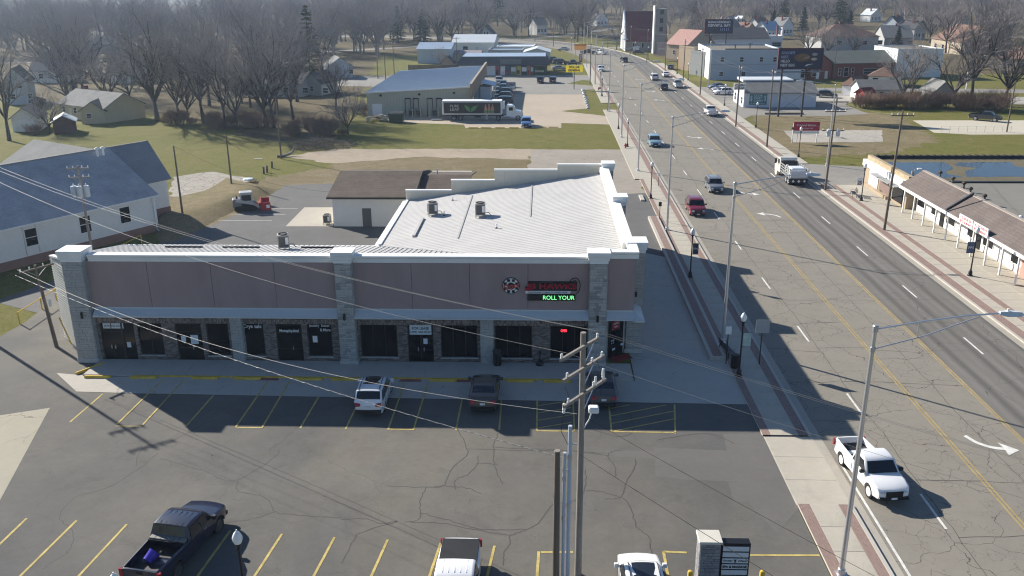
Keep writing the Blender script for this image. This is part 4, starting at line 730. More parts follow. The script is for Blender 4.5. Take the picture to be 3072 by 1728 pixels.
def house(name, label, pl, pr, depth, h, rh, wall, roof, ridge='x', ov=0.4, wins=(), door=None, chim=None, cat='house', group=None, flat=False, sidewins=(), z=0.0, garage=None, hip=0.0):
    """front wall runs from pl to pr on the ground; ridge 'x' runs along the front, 'y' runs to the back"""
    d = Vector((pr[0]-pl[0], pr[1]-pl[1])); w = d.length; t = thing(name, label, cat, (pl[0], pl[1], z), math.atan2(d.y, d.x), group)
    wm = MB().box(0, w, 0, depth, -0.3, h)
    if not flat:
        if ridge == 'x' and not hip: wm.add([(0,0,h),(0,depth,h),(0,depth/2,h+rh),(w,0,h),(w,depth,h),(w,depth/2,h+rh)], [(0,2,1),(3,4,5)])
        elif ridge == 'y' and not hip: wm.add([(0,0,h),(w,0,h),(w/2,0,h+rh),(0,depth,h),(w,depth,h),(w/2,depth,h+rh)], [(0,1,2),(3,5,4)])
    obj('wall', wm, wall, t)
    if flat:
        rf = obj('roof', MB().box(0.2, w-0.2, 0.2, depth-0.2, h-0.01, h+0.03), roof, t)
        cp = MB()
        for b in ((-0.08,w+0.08,-0.08,0.2), (-0.08,w+0.08,depth-0.2,depth+0.08), (-0.08,0.2,0.2,depth-0.2), (w-0.2,w+0.08,0.2,depth-0.2)): cp.box(*b, h, h+rh)
        obj('parapet', cp, wall, t)
    elif hip:
        a = hip; zt = h+rh; e = ov; k = ov*rh/(min(w, depth)/2)
        if w >= depth: r0, r1 = (depth/2, depth/2), (w-depth/2, depth/2)
        else: r0, r1 = (w/2, w/2), (w/2, depth-w/2)
        c = [(-e,-e,h-k),(w+e,-e,h-k),(w+e,depth+e,h-k),(-e,depth+e,h-k),(*r0,zt),(*r1,zt)]
        fs = [(0,1,5,4),(1,2,5),(2,3,4,5),(3,0,4)] if w >= depth else [(0,1,4),(1,2,5,4),(2,3,5),(3,0,4,5)]
        rf = obj('roof', MB().add(c+[(p[0],p[1],h-k-0.12) for p in c[:4]], fs+[(0,6,7,1),(1,7,8,2),(2,8,9,3),(3,9,6,0),(9,8,7,6)]), roof, t)
    else:
        k = ov*rh/((depth if ridge == 'x' else w)/2); T = (0, 0, 0.12); mb1 = MB()
        if ridge == 'x': mb1.slab([(-ov,-ov,h-k),(w+ov,-ov,h-k),(w+ov,depth/2,h+rh),(-ov,depth/2,h+rh)], T).slab([(-ov,depth/2,h+rh),(w+ov,depth/2,h+rh),(w+ov,depth+ov,h-k),(-ov,depth+ov,h-k)], T)
        else: mb1.slab([(-ov,-ov,h-k),(w/2,-ov,h+rh),(w/2,depth+ov,h+rh),(-ov,depth+ov,h-k)], T).slab([(w/2,-ov,h+rh),(w+ov,-ov,h-k),(w+ov,depth+ov,h-k),(w/2,depth+ov,h+rh)], T)
        rf = obj('roof', mb1, roof, t)
    for q in wins: window_on(t, *q)
    for q in sidewins: window_on(t, *q, 0.0, -1, axis='y')
    if door: obj('door', MB().box(door, door+0.95, -0.06, 0.02, 0.05, 2.1), DOORC, t)
    if garage: obj('garage_door', MB().box(garage[0], garage[1], -0.05, 0.02, 0.05, 2.2), WHITE, t)
    if chim: obj('chimney', MB().box(chim[0]-0.3, chim[0]+0.3, chim[1]-0.3, chim[1]+0.3, h, h+rh+0.8), REDB, rf)
    return t
# ---- the long white hall on the left
ch = thing('white_hall', 'long white hall with blue-grey shingle roof and brown foundation at left edge', 'building', (-42.65, 92.9, 0), R(58.5))
def L(name, mb, m, p=ch, smooth=None): return obj(name, mb, m, p, smooth=smooth)
L('wall', MB().add([(-42,0,0.0),(0,0,0.0),(0,15.3,0.0),(-42,15.3,0.0),(-42,0,4.3),(0,0,4.3),(0,15.3,4.3),(-42,15.3,4.3),(0,7.65,8.4),(-42,7.65,8.4)], [(0,1,5,4),(1,2,6,8,5),(2,3,7,6),(3,0,4,9,7)]), LAPW)
L('foundation', MB().box(-42.0, 0.02, -0.05, 0.1, -0.1, 0.85).box(-0.03, 0.06, 0.1, 4.6, -0.1, 0.85), FOUND); L('corner_trim', MB().box(-0.12, 0.07, -0.07, 0.12, 0.85, 4.2), WHITE); L('downpipe', MB().tube([(-0.3,-0.12,4.1),(-0.2,-0.12,2.5),(-0.2,-0.12,0.3),(-0.1,-0.4,0.1)], 0.06, 6), WHITE)
mr = L('roof', MB().slab([(-42.5,-0.5,4.0), (0.35,-0.5,4.0), (0.35,7.65,8.4), (-42.5,7.65,8.4)], (0,0,0.14)).slab([(-42.5,7.65,8.4), (0.35,7.65,8.4), (0.35,15.8,4.0), (-42.5,15.8,4.0)], (0,0,0.14)), SLATE)
L('ridge_cap', MB().box(-42.5, 5.2, 7.5, 7.8, 8.5, 8.6), GREYSH, mr); L('gutter', MB().box(-42.5, 0.35, -0.62, -0.5, 3.98, 4.1), WHITE, mr)
L('wing_wall', MB().add([(0.36,4.5,0),(5.0,4.5,0),(5.0,10.8,0),(0.36,10.8,0),(0.36,4.5,4.6),(5.0,4.5,4.6),(5.0,10.8,4.6),(0.36,10.8,4.6),(5,7.65,8.2)], [(0,1,5,4),(1,2,6,8,5),(2,3,7,6)]), LAPW)
L('wing_foundation', MB().box(0.36, 5.05, 4.44, 4.55, -0.1, 1.2), FOUND)
L('roof', MB().slab([(0.36,4.1,4.4), (5.4,4.1,4.4), (5.4,7.65,8.45), (0.36,7.65,8.45)], (0,0,0.14)).slab([(0.36,7.65,8.45), (5.4,7.65,8.45), (5.4,11.2,4.4), (0.36,11.2,4.4)], (0,0,0.14)), rows_mat('deep_blue_shingles', (0.20, 0.215, 0.25), 0.14, 0.15, 1.0, dark=0.75))
L('roof', MB().slab([(-1.0,8.0,8.38), (-1.0,20.5,8.38), (-9.5,20.5,4.2), (-9.5,8.0,4.2)], (0,0,0.14)).slab([(-1.0,20.5,8.38), (-1.0,8.0,8.38), (0.3,8.0,7.7), (0.3,20.5,7.7)], (0,0,0.14)), GREYSH); L('wing_wall', MB().box(-9, -1, 15.4, 20.2, 0, 4.3), LAPW)
d_ = Vector((math.cos(R(58.5)), math.sin(R(58.5))))
for p in ((-53.07,83.01), (-50.12,87.81), (-47.65,91.64)):
    s_ = (Vector(p)-Vector((-42.65, 92.9))).dot(d_); window_on(ch, s_-0.65, s_+0.65, 1.75, 3.55, 0.0, -1)
for s_ in (-13.3, -14.6): L('cable_conduit', MB().box(s_-0.03, s_+0.03, -0.05, -0.005, 1.0, 4.0), STEEL)
for s_, lb in ((-1.7, 'left of a pair of white roof vents at the hall ridge'), (-1.0, 'right of a pair of white roof vents at the hall ridge')):
    q = Matrix.Translation((-42.65, 92.9, 0)) @ Matrix.Rotation(R(58.5), 4, 'Z') @ Vector((s_, 6.6, 7.95)); t = thing('roof_vent', lb, 'roof vent', q); obj('stack', MB().lathe([(0.13,0),(0.13,0.75)], (0,0,0), 10), WHITE, t); obj('cap', MB().lathe([(0.26,0.72),(0.26,0.85),(0.1,1.0)], (0,0,0), 10), WHITE, t)
# ---- houses on the left
house('cream_house', 'cream house with grey gable roof behind the lawn at left', (-99.23,179.24), (-85.93,171.12), 9, 2.9, 2.4, LAPY, GREYSH, 'x', wins=((1.0,2.2,1.2,2.4), (5.0,6.2,1.2,2.4)), door=3.4, chim=(2.5,5))
house('porch_annex', 'cream annex with dark lean-to roof against the cream house', (-90.25,170.29), (-85.80,171.12), 5, 2.6, 1.6, LAPY, DARKSH, 'y', wins=((1.0,2.0,1.0,2.0),), cat='annex')
house('brown_shed', 'dark reddish shed with white tin roof beside the cream house', (-89.47,158.39), (-86.19,159.88), 4, 2.2, 1.0, mat('old_red_boards', (0.12, 0.065, 0.05), 0.9, 0.25), METW, 'y', cat='shed')
house('white_shed', 'white gabled garage left of the multi-stemmed tree', (-98.45,160.66), (-94.15,161.80), 6, 2.6, 1.7, LAPW, GREYSH, 'y', garage=(1.2,3.9), cat='garage')
house('tall_house', 'tall pale blue house at far left behind the big trunk', (-121.82,198.49), (-117.35,200.16), 9, 5.2, 2.8, LAPB, DARKSH, 'y', wins=((1,2,1.2,2.4), (4.5,5.5,1.2,2.4), (2.7,3.7,3.6,4.8)))
house('far_white_house', 'white house half hidden behind the leaning trees at left', (-141.25,243.56), (-132.93,245.07), 9, 3.4, 2.6, LAPW, GREYSH, 'x', wins=((2,3.2,1.2,2.5), (8,9.2,1.2,2.5), (12,13.2,1.2,2.5)), chim=(9,5))
house('white_bungalow', 'white bungalow glimpsed between trunks behind the lawn', (-119.21,243.11), (-111.22,242.94), 9, 3.0, 2.2, LAPW, DARKSH, 'x', wins=((2,3.2,1,2.2), (6,7.2,1,2.2), (9,10.2,1,2.2)), door=4.5)
house('long_grey_ranch', 'long low grey house with dark roof behind the bare grove', (-70.26,212.99), (-57.73,211.54), 10, 3.2, 2.0, LAPG, DARKSH, 'x', wins=((2,3.4,1,2.3), (8,9.4,1,2.3), (13,14.4,1,2.3), (18,19.4,1,2.3)), door=5.5)
house('far_pale_house', 'pale house deep in the grove above the lawn', (-124.05,298.92), (-115.56,297.41), 10, 3.4, 2.6, LAPW, GREYSH, 'x', wins=((3,4.4,1,2.4), (9,10.4,1,2.4)))
house('far_grey_house', 'grey roofed house behind trees near the top left', (-178.45,351.36), (-167.56,350.88), 10, 3.6, 2.8, LAPG, GREYSH, 'x', wins=((3,4.4,1,2.4), (11,12.4,1,2.4)))
house('small_green_house', 'pale green house seen between trunks left of the blue store', (-61.42,254.87), (-54.77,257.46), 9, 3.2, 2.4, LAPB, GREYSH, 'y', wins=((2,3.2,1,2.2), (6,7.2,1,2.2)))
house('teal_house', 'small grey house with white trim by the tall evergreen', (-58.52,216.09), (-53.68,214.70), 8, 3.0, 2.2, LAPG, DARKSH, 'y', wins=((2,3,1,2.2),))
# ---- the discount store
RIBT = rows_mat('tan_green_ribbed_wall', (0.48, 0.47, 0.38), 0.6, 0.05, dark=0.8, axis=0)
ds = thing('discount_store', 'tan metal discount store with blue-grey roof and dark tan front fascia', 'building', (-25, 200, 0))
D = lambda name, mb, m, p=ds: obj(name, mb, m, p, world=True)
D('wall', MB().add([(-36,181,0),(-14.8,181,0),(-14.8,226,0),(-36,226,0),(-36,181,4.6),(-14.8,181,5.75),(-14.8,226,5.75),(-36,226,4.6)], [(0,1,5,4),(1,2,6,5),(2,3,7,6),(3,0,4,7)]), RIBT)
rb_ = MB(); x = -35.8
while x < -15: rb_.box(x, x+0.06, 180.95, 181.0, 0.1, 4.55+(x+36)*0.0542); x += 0.6
D('wall_rib', rb_, RIBT).__setitem__('kind', 'stuff')
rf = D('roof', MB().slab([(-36.3,180.7,4.62), (-14.75,180.7,5.8), (-14.75,226.4,5.8), (-36.3,226.4,4.62)], (0,0,0.12)), METB); n = 60; rm = MB()
for k in range(n): y = 181+k*0.75; rm.slab([(-36.3,y,4.745), (-14.8,y,5.925), (-14.8,y+0.06,5.925), (-36.3,y+0.06,4.745)], (0,0,0.05))
D('roof_seam', rm, METB, rf).__setitem__('kind', 'stuff')
D('eave_trim', MB().slab([(-36.35,180.6,4.5), (-14.8,180.6,5.68), (-14.8,180.68,5.68), (-36.35,180.68,4.5)], (0,0,0.26)), WHITE); D('fascia', MB().box(-14.7, -14.35, 178.5, 228, 3.7, 6.6), mat('dark_tan_fascia', (0.22, 0.165, 0.115), 0.7, 0.1)); D('fascia_cap', MB().box(-14.75, -14.3, 178.4, 228.1, 6.6, 6.7), mat('tan_cap', (0.36, 0.30, 0.22), 0.6))
D('shop_front', MB().box(-14.78, -14.7, 190, 224, 0.3, 3.3), GLASS); D('entrance_canopy', MB().slab([(-14.35,205,3.9), (-11.2,205,3.2), (-11.2,213,3.2), (-14.35,213,3.9)], (0,0,0.15)), METB); D('canopy_post', MB().box(-11.5, -11.3, 205.2, 205.4, 0, 3.2), WHITE); D('canopy_post', MB().box(-11.5, -11.3, 212.6, 212.8, 0, 3.2), WHITE); D('entrance_box', MB().box(-14.6, -12.2, 206, 212, 0, 3.0), PAINTW)
for px0 in ((-27.62,182.08)[0], (-25.96,182.06)[0], (-23.13,182.04)[0], (-21.27,182.03)[0]):
    d0 = D('roof_drain_frame', MB().box(px0-0.6, px0-0.5, 180.7, 180.95, 0, 3.6).box(px0+0.5, px0+0.6, 180.7, 180.95, 0, 3.6).box(px0-0.5, px0+0.5, 180.7, 180.95, 3.4, 3.6), PLASTIC)
D('door', MB().box(-35.0, -33.0, 180.9, 180.99, 0, 2.4), WHITE); D('wall_vent', MB().box(-33.4, -32.9, 180.9, 180.99, 3.9, 4.3).box(-25.5, -25, 180.9, 180.99, 4.1, 4.5).box(-18.4, -17.9, 180.9, 180.99, 4.4, 4.8), PLASTIC)
DKG = mat('dark_green_steel', (0.04, 0.06, 0.035), 0.7)
for k, (x, lb) in enumerate((((-26.73,179.72)[0], 'leftmost cooling cabinet behind yellow posts at the store wall'), ((-25.37,179.71)[0], 'second cooling cabinet behind yellow posts at the store wall'), ((-22.03,179.69)[0], 'cooling cabinet at the store wall just left of the trailer'))):
    t = thing('wall_cabinet', lb, 'cabinet', (x, 180.0, 0)); obj('body', MB().bbox(-0.7, 0.7, -0.5, 0.5, 0.1, 1.5, 0.04), mat('grey_cabinet', (0.22,0.23,0.24), 0.5), t); obj('grille', MB().box(-0.55, 0.55, -0.52, -0.49, 0.3, 1.3), PLASTIC, t); obj('foot', MB().box(-0.6, -0.5, -0.4, 0.4, 0, 0.1), STEEL, t); obj('foot', MB().box(0.5, 0.6, -0.4, 0.4, 0, 0.1), STEEL, t)
for k, (x, lb) in enumerate((((-26.52,180.65)[0], 'first'), ((-24.88,180.64)[0], 'second'), ((-23.03,180.63)[0], 'third'), ((-21.32,180.62)[0], 'fourth'))):
    o = obj('guard_post', MB().lathe([(0.1,0),(0.1,1.5),(0.06,1.58)], (0,0,0), 10), mat('pale_yellow_post', (0.62, 0.55, 0.32), 0.7), loc=(x, 179.2, 0)); tag(o, lb+' pale yellow guard post from the left along the store wall', 'post', 'guard posts at the store wall')
t = thing('refuse_skip', 'dark green steel refuse container at the corner of the store yard', 'dumpster', (*(-28.73,172.58), 0)); obj('body', MB().add([(-1.3,-0.9,0.1),(1.3,-0.9,0.1),(1.3,0.9,0.1),(-1.3,0.9,0.1),(-1.45,-1.0,1.7),(1.45,-1.0,1.7),(1.45,1.0,1.9),(-1.45,1.0,1.9)], [(0,1,5,4),(1,2,6,5),(2,3,7,6),(3,0,4,7),(3,2,1,0)]), DKG, t); obj('lid', MB().slab([(-1.4,-0.95,1.71),(1.4,-0.95,1.71),(1.4,0.95,1.92),(-1.4,0.95,1.92)], (0,0,0.06)), PLASTIC, t); obj('rib', MB().box(-1.42,1.42,-1.06,-0.98,0.8,0.9), DKG, t)
t = thing('pallet_stack', 'heap of pallets and cardboard beside the refuse container', 'pallets', (*(-32.66,174.33), 0)); rp = random.Random(2)
for k in range(7): obj('pallet', MB().obox((rp.uniform(-1,1), rp.uniform(-.4,.4), 0.08+k*0.16), 1.2, 1.0, 0.13, rp.uniform(-.3,.3)), mat('grey_pallet_wood', (0.30,0.24,0.17), 0.9, 0.25), t)
for k in range(5): obj('carton', MB().obox((rp.uniform(-2,1.5), rp.uniform(-1.2,-.6), rp.uniform(.3,1.1)), 0.7, 0.6, 0.6, rp.uniform(0,1)), mat('pale_carton', (0.5,0.44,0.36), 0.9, 0.2), t)
# ---- the convenience shop and the sheds behind it
cs = thing('corner_shop', 'low corner shop with dark shingled mansard and bright shop front', 'shop', (-12, 266, 0)); K = lambda name, mb, m, p=cs: obj(name, mb, m, p, world=True)
K('wall', MB().box(-24.5, 1.0, 261, 277, 0, 3.3), mat('dark_shop_wall', (0.09, 0.085, 0.085), 0.8)); K('side_wall', MB().box(-24.6, -14.0, 260.85, 261, 0, 3.0), PAINTW)
mr = K('roof', MB().slab([(-25.2,259.6,2.95), (1.8,259.6,2.95), (0.6,262.3,5.2), (-23.8,262.3,5.2)], (0,0.02,0.12)).slab([(1.8,259.6,2.95), (1.8,278,2.95), (0.6,276,5.2), (0.6,262.3,5.2)], (0,0,0.12)).slab([(-25.2,278,2.95), (-25.2,259.6,2.95), (-23.8,262.3,5.2), (-23.8,276,5.2)], (0,0,0.12)), DARKSH); K('flat_roof', MB().box(-23.9, 0.6, 262.4, 277, 5.0, 5.25), METB, mr)
K('sign_band', MB().slab([(-12.5,259.9,3.3), (-6.5,259.9,3.3), (-6.5,260.9,4.5), (-12.5,260.9,4.5)], (0,-0.4,0)), mat('dull_green_sign', (0.16,0.17,0.15), 0.8))
rs_ = random.Random(5); pal = [(0.30,0.05,0.05), (0.6,0.6,0.6), (0.06,0.10,0.18), (0.16,0.20,0.08), (0.5,0.42,0.1), (0.05,0.05,0.06), (0.35,0.18,0.08)]
x = -14.0; k = 0
while x < 0.2:
    w = rs_.uniform(0.9, 1.7); c_ = pal[k % 7]; p = K('shop_front_panel', MB().box(x+0.05, x+w-0.05, 260.8, 260.99, 0.25, 2.75), mat('shop_panel_%d' % (k % 7), c_, 0.6, 0.3, 1.0, 4)); K('pane', MB().box(x+0.15, x+w-0.15, 260.76, 260.8, 1.2, 2.4) if k % 2 else MB().box(x+0.2, x+w*0.6, 260.76, 260.8, 0.5, 1.6), [GLASS, WHITE, REDLAMP, PALE][k % 4], p); x += w; k += 1
K('banner', MB().box(-3.0, 0.6, 260.6, 260.7, 0.3, 2.8), mat('dark_banner', (0.03,0.05,0.02), 0.7), cs); lettering('BANANA', 2.6, 0.6, mat('cream_letters', (0.7,0.7,0.55), 0.6), cs, (-1.2, 260.58, 1.3), bold=0.02); K('banner_top', MB().box(-3.0, 0.6, 260.55, 260.72, 2.8, 2.95), mat('lime_trim', (0.35,0.45,0.08), 0.6)); K('kerb', MB().box(-16, 1.6, 258.6, 260.8, 0, 0.15), CONC)
house('blue_warehouse', 'blue-grey metal shed with open dark bays left of the corner shop', (-42.30,302.42), (-31.15,302.04), 16, 4.6, 1.6, LAPB, METB, 'x', cat='shed', wins=())
house('pale_warehouse', 'pale metal-roofed shed behind the corner shop', (-35.04,348.35), (-19.08,347.64), 18, 3.8, 2.4, LAPW, METW, 'x', cat='shed', wins=((4,6,1,2.4),), door=9)
house('gabled_cottage', 'cottage with dark gable roof peeking above the pale shed', (-29.58,390.68), (-21.95,390.27), 12, 4.6, 3.6, LAPG, DARKSH, 'y', wins=((3,4,1.2,2.6), (4.5,5.5,1.2,2.6), (3.8,4.6,4.4,5.6), (5.0,5.8,4.4,5.6)), cat='cottage')
house('white_roof_shop', 'long low shop with flat white roof beyond the corner shop', (-17.64,339.51), (-3.91,338.93), 14, 2.6, 0.3, PAINTW, METW, flat=True, cat='shop', wins=((3,5,0.8,2), (8,10,0.8,2)))
house('car_wash', 'grey shed with stepped pale roof behind the corner shop', (-19.44,317.44), (-7.39,316.98), 12, 2.8, 0.5, LAPG, METB, flat=True, cat='shed', wins=((3,6,0.6,2.2),)); house('blue_garage', 'pale blue garage right behind the corner shop', (-6.63,303.72), (1.86,303.42), 12, 3.4, 1.2, LAPB, METW, 'y', cat='garage', garage=(2,6))
house('rib_roof_shed', 'low shed with rusty ribbed roof between the blue shed and the corner shop', (-33.75,308.54), (-21.73,308.11), 8, 2.6, 0.8, LAPT, rows_mat('rust_streaked_roof', (0.30,0.26,0.27), 0.9, 0.15, dark=0.5, axis=0), 'x', cat='shed'); house('garden_shed', 'little wooden shed with pale gable by the brown fence', (-31.37,276.65), (-27.56,276.54), 4, 2.4, 1.8, LAPT, DARKSH, 'y', wins=((1.5,2.3,0.6,1.8),), cat='shed')
fn = thing('board_fence', 'brown board fence behind the blue-roofed store', 'fence', (*(-41.40,274.83), 0)); a = Vector((-41.40,274.83)); b = Vector((-25.72,274.39)); n = 60
fm = MB().box(0, (b-a).length/n-0.03, -0.02, 0.02, 0, 1.9).mesh('board'); rz = math.atan2(b.y-a.y, b.x-a.x); fn.rotation_euler = (0,0,rz)
for k in range(n): obj('board', fm, mat('brown_fence_board', (0.14,0.10,0.075), 0.9, 0.25), fn, loc=(k*(b-a).length/n, 0, rs_.uniform(-.05,.05)))
# ---- right side: shops and church
church = thing('stone_church', 'grey church with dark red roof and white arched front by the bend', 'church', (36, 356, 0)); Q = lambda name, mb, m, p=church: obj(name, mb, m, p, world=True)
GREYST = mat('grey_church_stone', (0.24,0.235,0.235), 0.9, 0.15)
Q('wall', MB().box(32, 47, 352, 372, 0, 4.2).add([(32,352,4.2),(32,372,4.2),(32,362,14),(47,352,4.2),(47,372,4.2),(47,362,14)], [(0,2,1),(3,4,5)]), GREYST); rf = Q('roof', MB().slab([(31.4,351.4,3.6), (47.4,351.4,3.6), (47.4,362,14.2), (31.4,362,14.2)], (0,0,0.25)).slab([(31.4,362,14.2), (47.4,362,14.2), (47.4,372.6,3.6), (31.4,372.6,3.6)], (0,0,0.25)), rows_mat('dark_red_shingles', (0.17,0.045,0.05), 0.25, 0.15, 1.0))
Q('front_gable', MB().add([(31.2,351.8,0),(31.2,372.2,0),(31.2,372.2,4.4),(31.2,362,15),(31.2,351.8,4.4),(31.7,351.8,0),(31.7,372.2,0),(31.7,372.2,4.4),(31.7,362,15),(31.7,351.8,4.4)], [(0,1,2,3,4),(9,8,7,6,5),(4,3,8,9),(3,2,7,8),(0,4,9,5)]), PAINTW)
for x in (34.5, 38, 41.5, 45): w_ = Q('window', MB().box(x-0.5, x+0.5, 351.9, 352.02, 1.2, 3.2), WHITE); Q('pane', MB().box(x-0.4, x+0.4, 351.86, 351.92, 1.3, 3.1), GLASS, w_)
for y in (355, 359, 363): Q('front_arch', MB().box(31.1, 31.22, y, y+1.0, 0.2, 6), GREYST)
tw = thing('bell_tower', 'tall slim white and grey church tower beside the red roof', 'tower', (42.47,341.67)); obj('shaft', MB().box(-1.4, 2.6, -1.5, 2.5, 0, 16), GREYST, tw); obj('white_fin', MB().box(-1.9, -1.42, -1.6, 2.6, 0, 17), WHITE, tw)
for z in (8, 11, 14): obj('louvre', MB().box(0.2, 1.4, -1.56, -1.49, z, z+1.6), BLACK, tw)
house('pink_roof_house', 'building with salmon pink roof beside the church tower', (42.78,319.23), (48.90,312.16), 14, 5, 4.5, LAPT, mat('salmon_roof', (0.42,0.24,0.20), 0.8, 0.15), 'x', wins=((3,4,1.5,3), (8,9,1.5,3)))
t = house('tan_shop', 'tan brick shop with pale cornice along the right pavement', (42.45,264.50), (45.21,256.89), 14, 6.2, 0.6, mat('grey_shop_side', (0.20,0.21,0.21), 0.9, 0.1), TARROOF, flat=True, cat='shop'); obj('shop_front', MB().box(-0.25, -0.02, 0, 14, 0.02, 6.3), TANB, t)
for y in (1.5, 5, 8.5): window_on(t, y, y+1.6, 3.6, 5.2, -0.25, -1, axis='y'); window_on(t, y, y+2.4, 0.7, 2.6, -0.25, -1, axis='y')
t = house('orange_shop', 'orange brick shop front farther along the right pavement', (41.30,278.82), (44.66,272.43), 16, 6.6, 0.5, TANB, TARROOF, flat=True, cat='shop'); obj('shop_front', MB().box(-0.25, -0.02, 0, 16, 0.02, 6.8), mat('orange_brick_front', (0.42,0.22,0.11), 0.85, 0.12), t); obj('awning', MB().slab([(-3.2,2,3.4), (-0.26,2,4.6), (-0.26,11,4.6), (-3.2,11,3.4)], (0,0,0.12)), mat('tan_awning', (0.40,0.29,0.18), 0.85), t)
for y in (2, 7, 11): window_on(t, y, y+1.4, 4.9, 6.2, -0.25, -1, axis='y')
t = house('blue_block', 'two-storey painted blue-grey block building behind the cash shop', (45.62,248.03), (64.85,247.60), 24, 7.5, 0.45, PAINTB, TARROOF, flat=True, cat='building', wins=((2.3,3.4,4.8,6.1), (7.5,8.6,4.8,6.1), (12.8,13.9,4.8,6.1), (16.4,17.5,4.8,6.1), (2.2,3.4,1.0,2.2), (8.2,9.4,1.0,2.2)))
obj('white_front', MB().box(-0.4, -0.06, 0, 24, 0, 8.1), WHITE, t); obj('string_course', MB().box(-0.05, 21, -0.05, -0.002, 4.1, 4.2), mat('grey_band', (0.25,0.28,0.33), 0.8), t); obj('roof_hump', MB().box(3.5, 20, 0.5, 1.2, 7.94, 8.3), TARROOF, t); obj('vent', MB().lathe([(0.15,7.9),(0.15,9.0)], (7,5,0), 8).lathe([(0.15,7.9),(0.15,9.2)], (11,5,0), 8), BLACK, t)
house('white_annex', 'low white annex with double doors right of the blue block', (61.22,249.40), (71.84,249.16), 14, 3.6, 0.3, PAINTW, METW, flat=True, cat='annex', wins=((9,11,0.4,2.6),), garage=(12,14))
house('dark_roof_hall', 'long hall with dark shingle roof and white walls behind the blue block', (62.94,353.98), (87.11,356.29), 16, 4.4, 3.6, LAPW, DARKSH, 'x', cat='hall', wins=((6,8,1.2,2.6), (16,18,1.2,2.6)), chim=(30,8))
house('small_white_shop', 'small white cube-like shop behind the hall', (88.10,361.52), (93.49,361.26), 9, 4.6, 0.4, LAPW, METW, flat=True, cat='shop', wins=((1.5,5,0.9,2.6),))
CASHT = mat('teal_sign_board', (0.09,0.19,0.21), 0.7, 0.1); CASHL = mat('pale_teal_letters', (0.45,0.58,0.60), 0.7)
t = house('cash_shop', 'white cash shop with teal wall sign and grey shingle roof', (43.07,193.01), (58.20,192.87), 11, 3.1, 0.3, mat('pale_lilac_block', (0.58,0.60,0.66), 0.85, 0.06), TARROOF, flat=True, cat='shop'); 
obj('mansard', MB().slab([(-0.3,-0.6,3.0), (15.4,-0.6,3.0), (15.0,4.0,5.0), (0.2,4.0,5.0)], (0,0,0.15)), GREYSH, t); obj('roof_deck', MB().box(0.2, 11, 4.0, 10.5, 4.9, 5.4), METW, t); obj('shop_front', MB().box(-0.2, -0.02, 0, 11, 0, 3.9), WHITE, t); obj('mural', MB().box(-0.26, -0.2, 0.6, 3.0, 1.9, 3.4), mat('pale_green_mural', (0.45,0.62,0.56), 0.7, 0.3, 3), t); obj('sign_board', MB().box(1.0, 4.7, -0.08, -0.01, 0.55, 2.85), CASHT, t)
for s_, w_, h_, z_ in (('COOK', 1.9, 0.42, 2.5), ('FAST', 1.7, 0.4, 1.98), ('CASH', 1.9, 0.42, 1.45), ('& TAX SERVICE', 2.9, 0.24, 0.82)): lettering(s_, w_, h_, CASHL, t, (2.85, -0.09, z_), bold=0.03, world=False)
for x in (1.4, 4.3): lettering('$', 0.45, 1.3, CASHL, t, (x, -0.09, 1.85), bold=0.02, world=False)
for y in (1, 5, 8): window_on(t, y, y+1.8, 0.5, 2.2, -0.2, -1, axis='y')
t = thing('cash_loans_sign', 'small white CASH LOANS sign board on the roof edge', 'sign', (*(41.80,193.03), 0)); p = (41.80,193.03); zz = 3.80; obj('post', MB().box(-0.08, 0.08, -0.08, 0.08, 0, zz), WHITE, t); obj('board', MB().box(-1.2, 1.2, -0.12, 0.12, zz-0.1, zz+1.25), WHITE, t); lettering('CASH', 1.9, 0.45, INK, t, (0,-0.13,zz+0.85), bold=0.03, world=False); lettering('LOANS', 2.0, 0.45, INK, t, (0,-0.13,zz+0.25), bold=0.03, world=False)
house('red_gable_shop', 'dark red brick shop with stepped gable behind the billboard', (72.32,248.29), (79.00,250.73), 12, 4.4, 2.2, REDB, GREYSH, 'y', wins=((0.8,3.2,0.8,2.8),), door=5, cat='shop')
house('red_long_shop', 'long dark red brick shop with grey-green roof and white arched windows', (79.36,250.72), (97.16,253.83), 14, 4.2, 2.6, REDB, rows_mat('grey_green_shingles', (0.13,0.145,0.13), 0.16, 0.15, 1.0, dark=0.7), 'x', ov=0.6, wins=((1.6,2.4,0.8,2.8), (3.2,4.6,0.5,3.0), (5.4,6.2,0.8,2.8), (9,14,1.0,2.6), (17.5,22,0.9,2.6)), cat='shop')
t = house('white_cube_building', 'tall plain white block building behind the brush at right', (97.20,252.94), (110.17,254.42), 14, 7.4, 0.3, PAINTW, TARROOF, flat=True, cat='building', wins=((2.4,3.4,5.0,6.2), (7.2,8.2,5.0,6.2)))
house('brown_roof_villa', 'large grey house with red-brown roof above the red shops', (105.94,351.96), (128.17,354.33), 16, 5.2, 4.2, LAPG, BROWNSH, 'x', wins=((6,8,2,3.6), (16,18,2,3.6), (22,24,2,3.6), (27,29,2,3.6)), chim=(10,8), hip=1)
house('slate_gable_house', 'grey house with pale roof right of the brown-roofed villa', (132.88,361.11), (143.61,360.58), 14, 4.2, 4.2, LAPG, GREYSH, 'x', wins=((3,4.5,1.5,3), (9,10.5,1.5,3)), chim=(6,7))
house('tan_villa', 'tan house with brown roof behind the pollarded trees', (147.73,353.40), (148.51,329.41), 18, 4.5, 5, LAPT, BROWNSH, 'x', wins=((3,5,1.2,2.8), (9,11,1.2,2.8)))
house('beige_ranch', 'long beige building with brown roof at the right edge', (133.06,268.96), (138.60,262.00), 16, 4.0, 2.6, TANB, BROWNSH, 'x', wins=((2,3.5,2,3), (5,6.5,2,3), (8,9.5,2,3)))
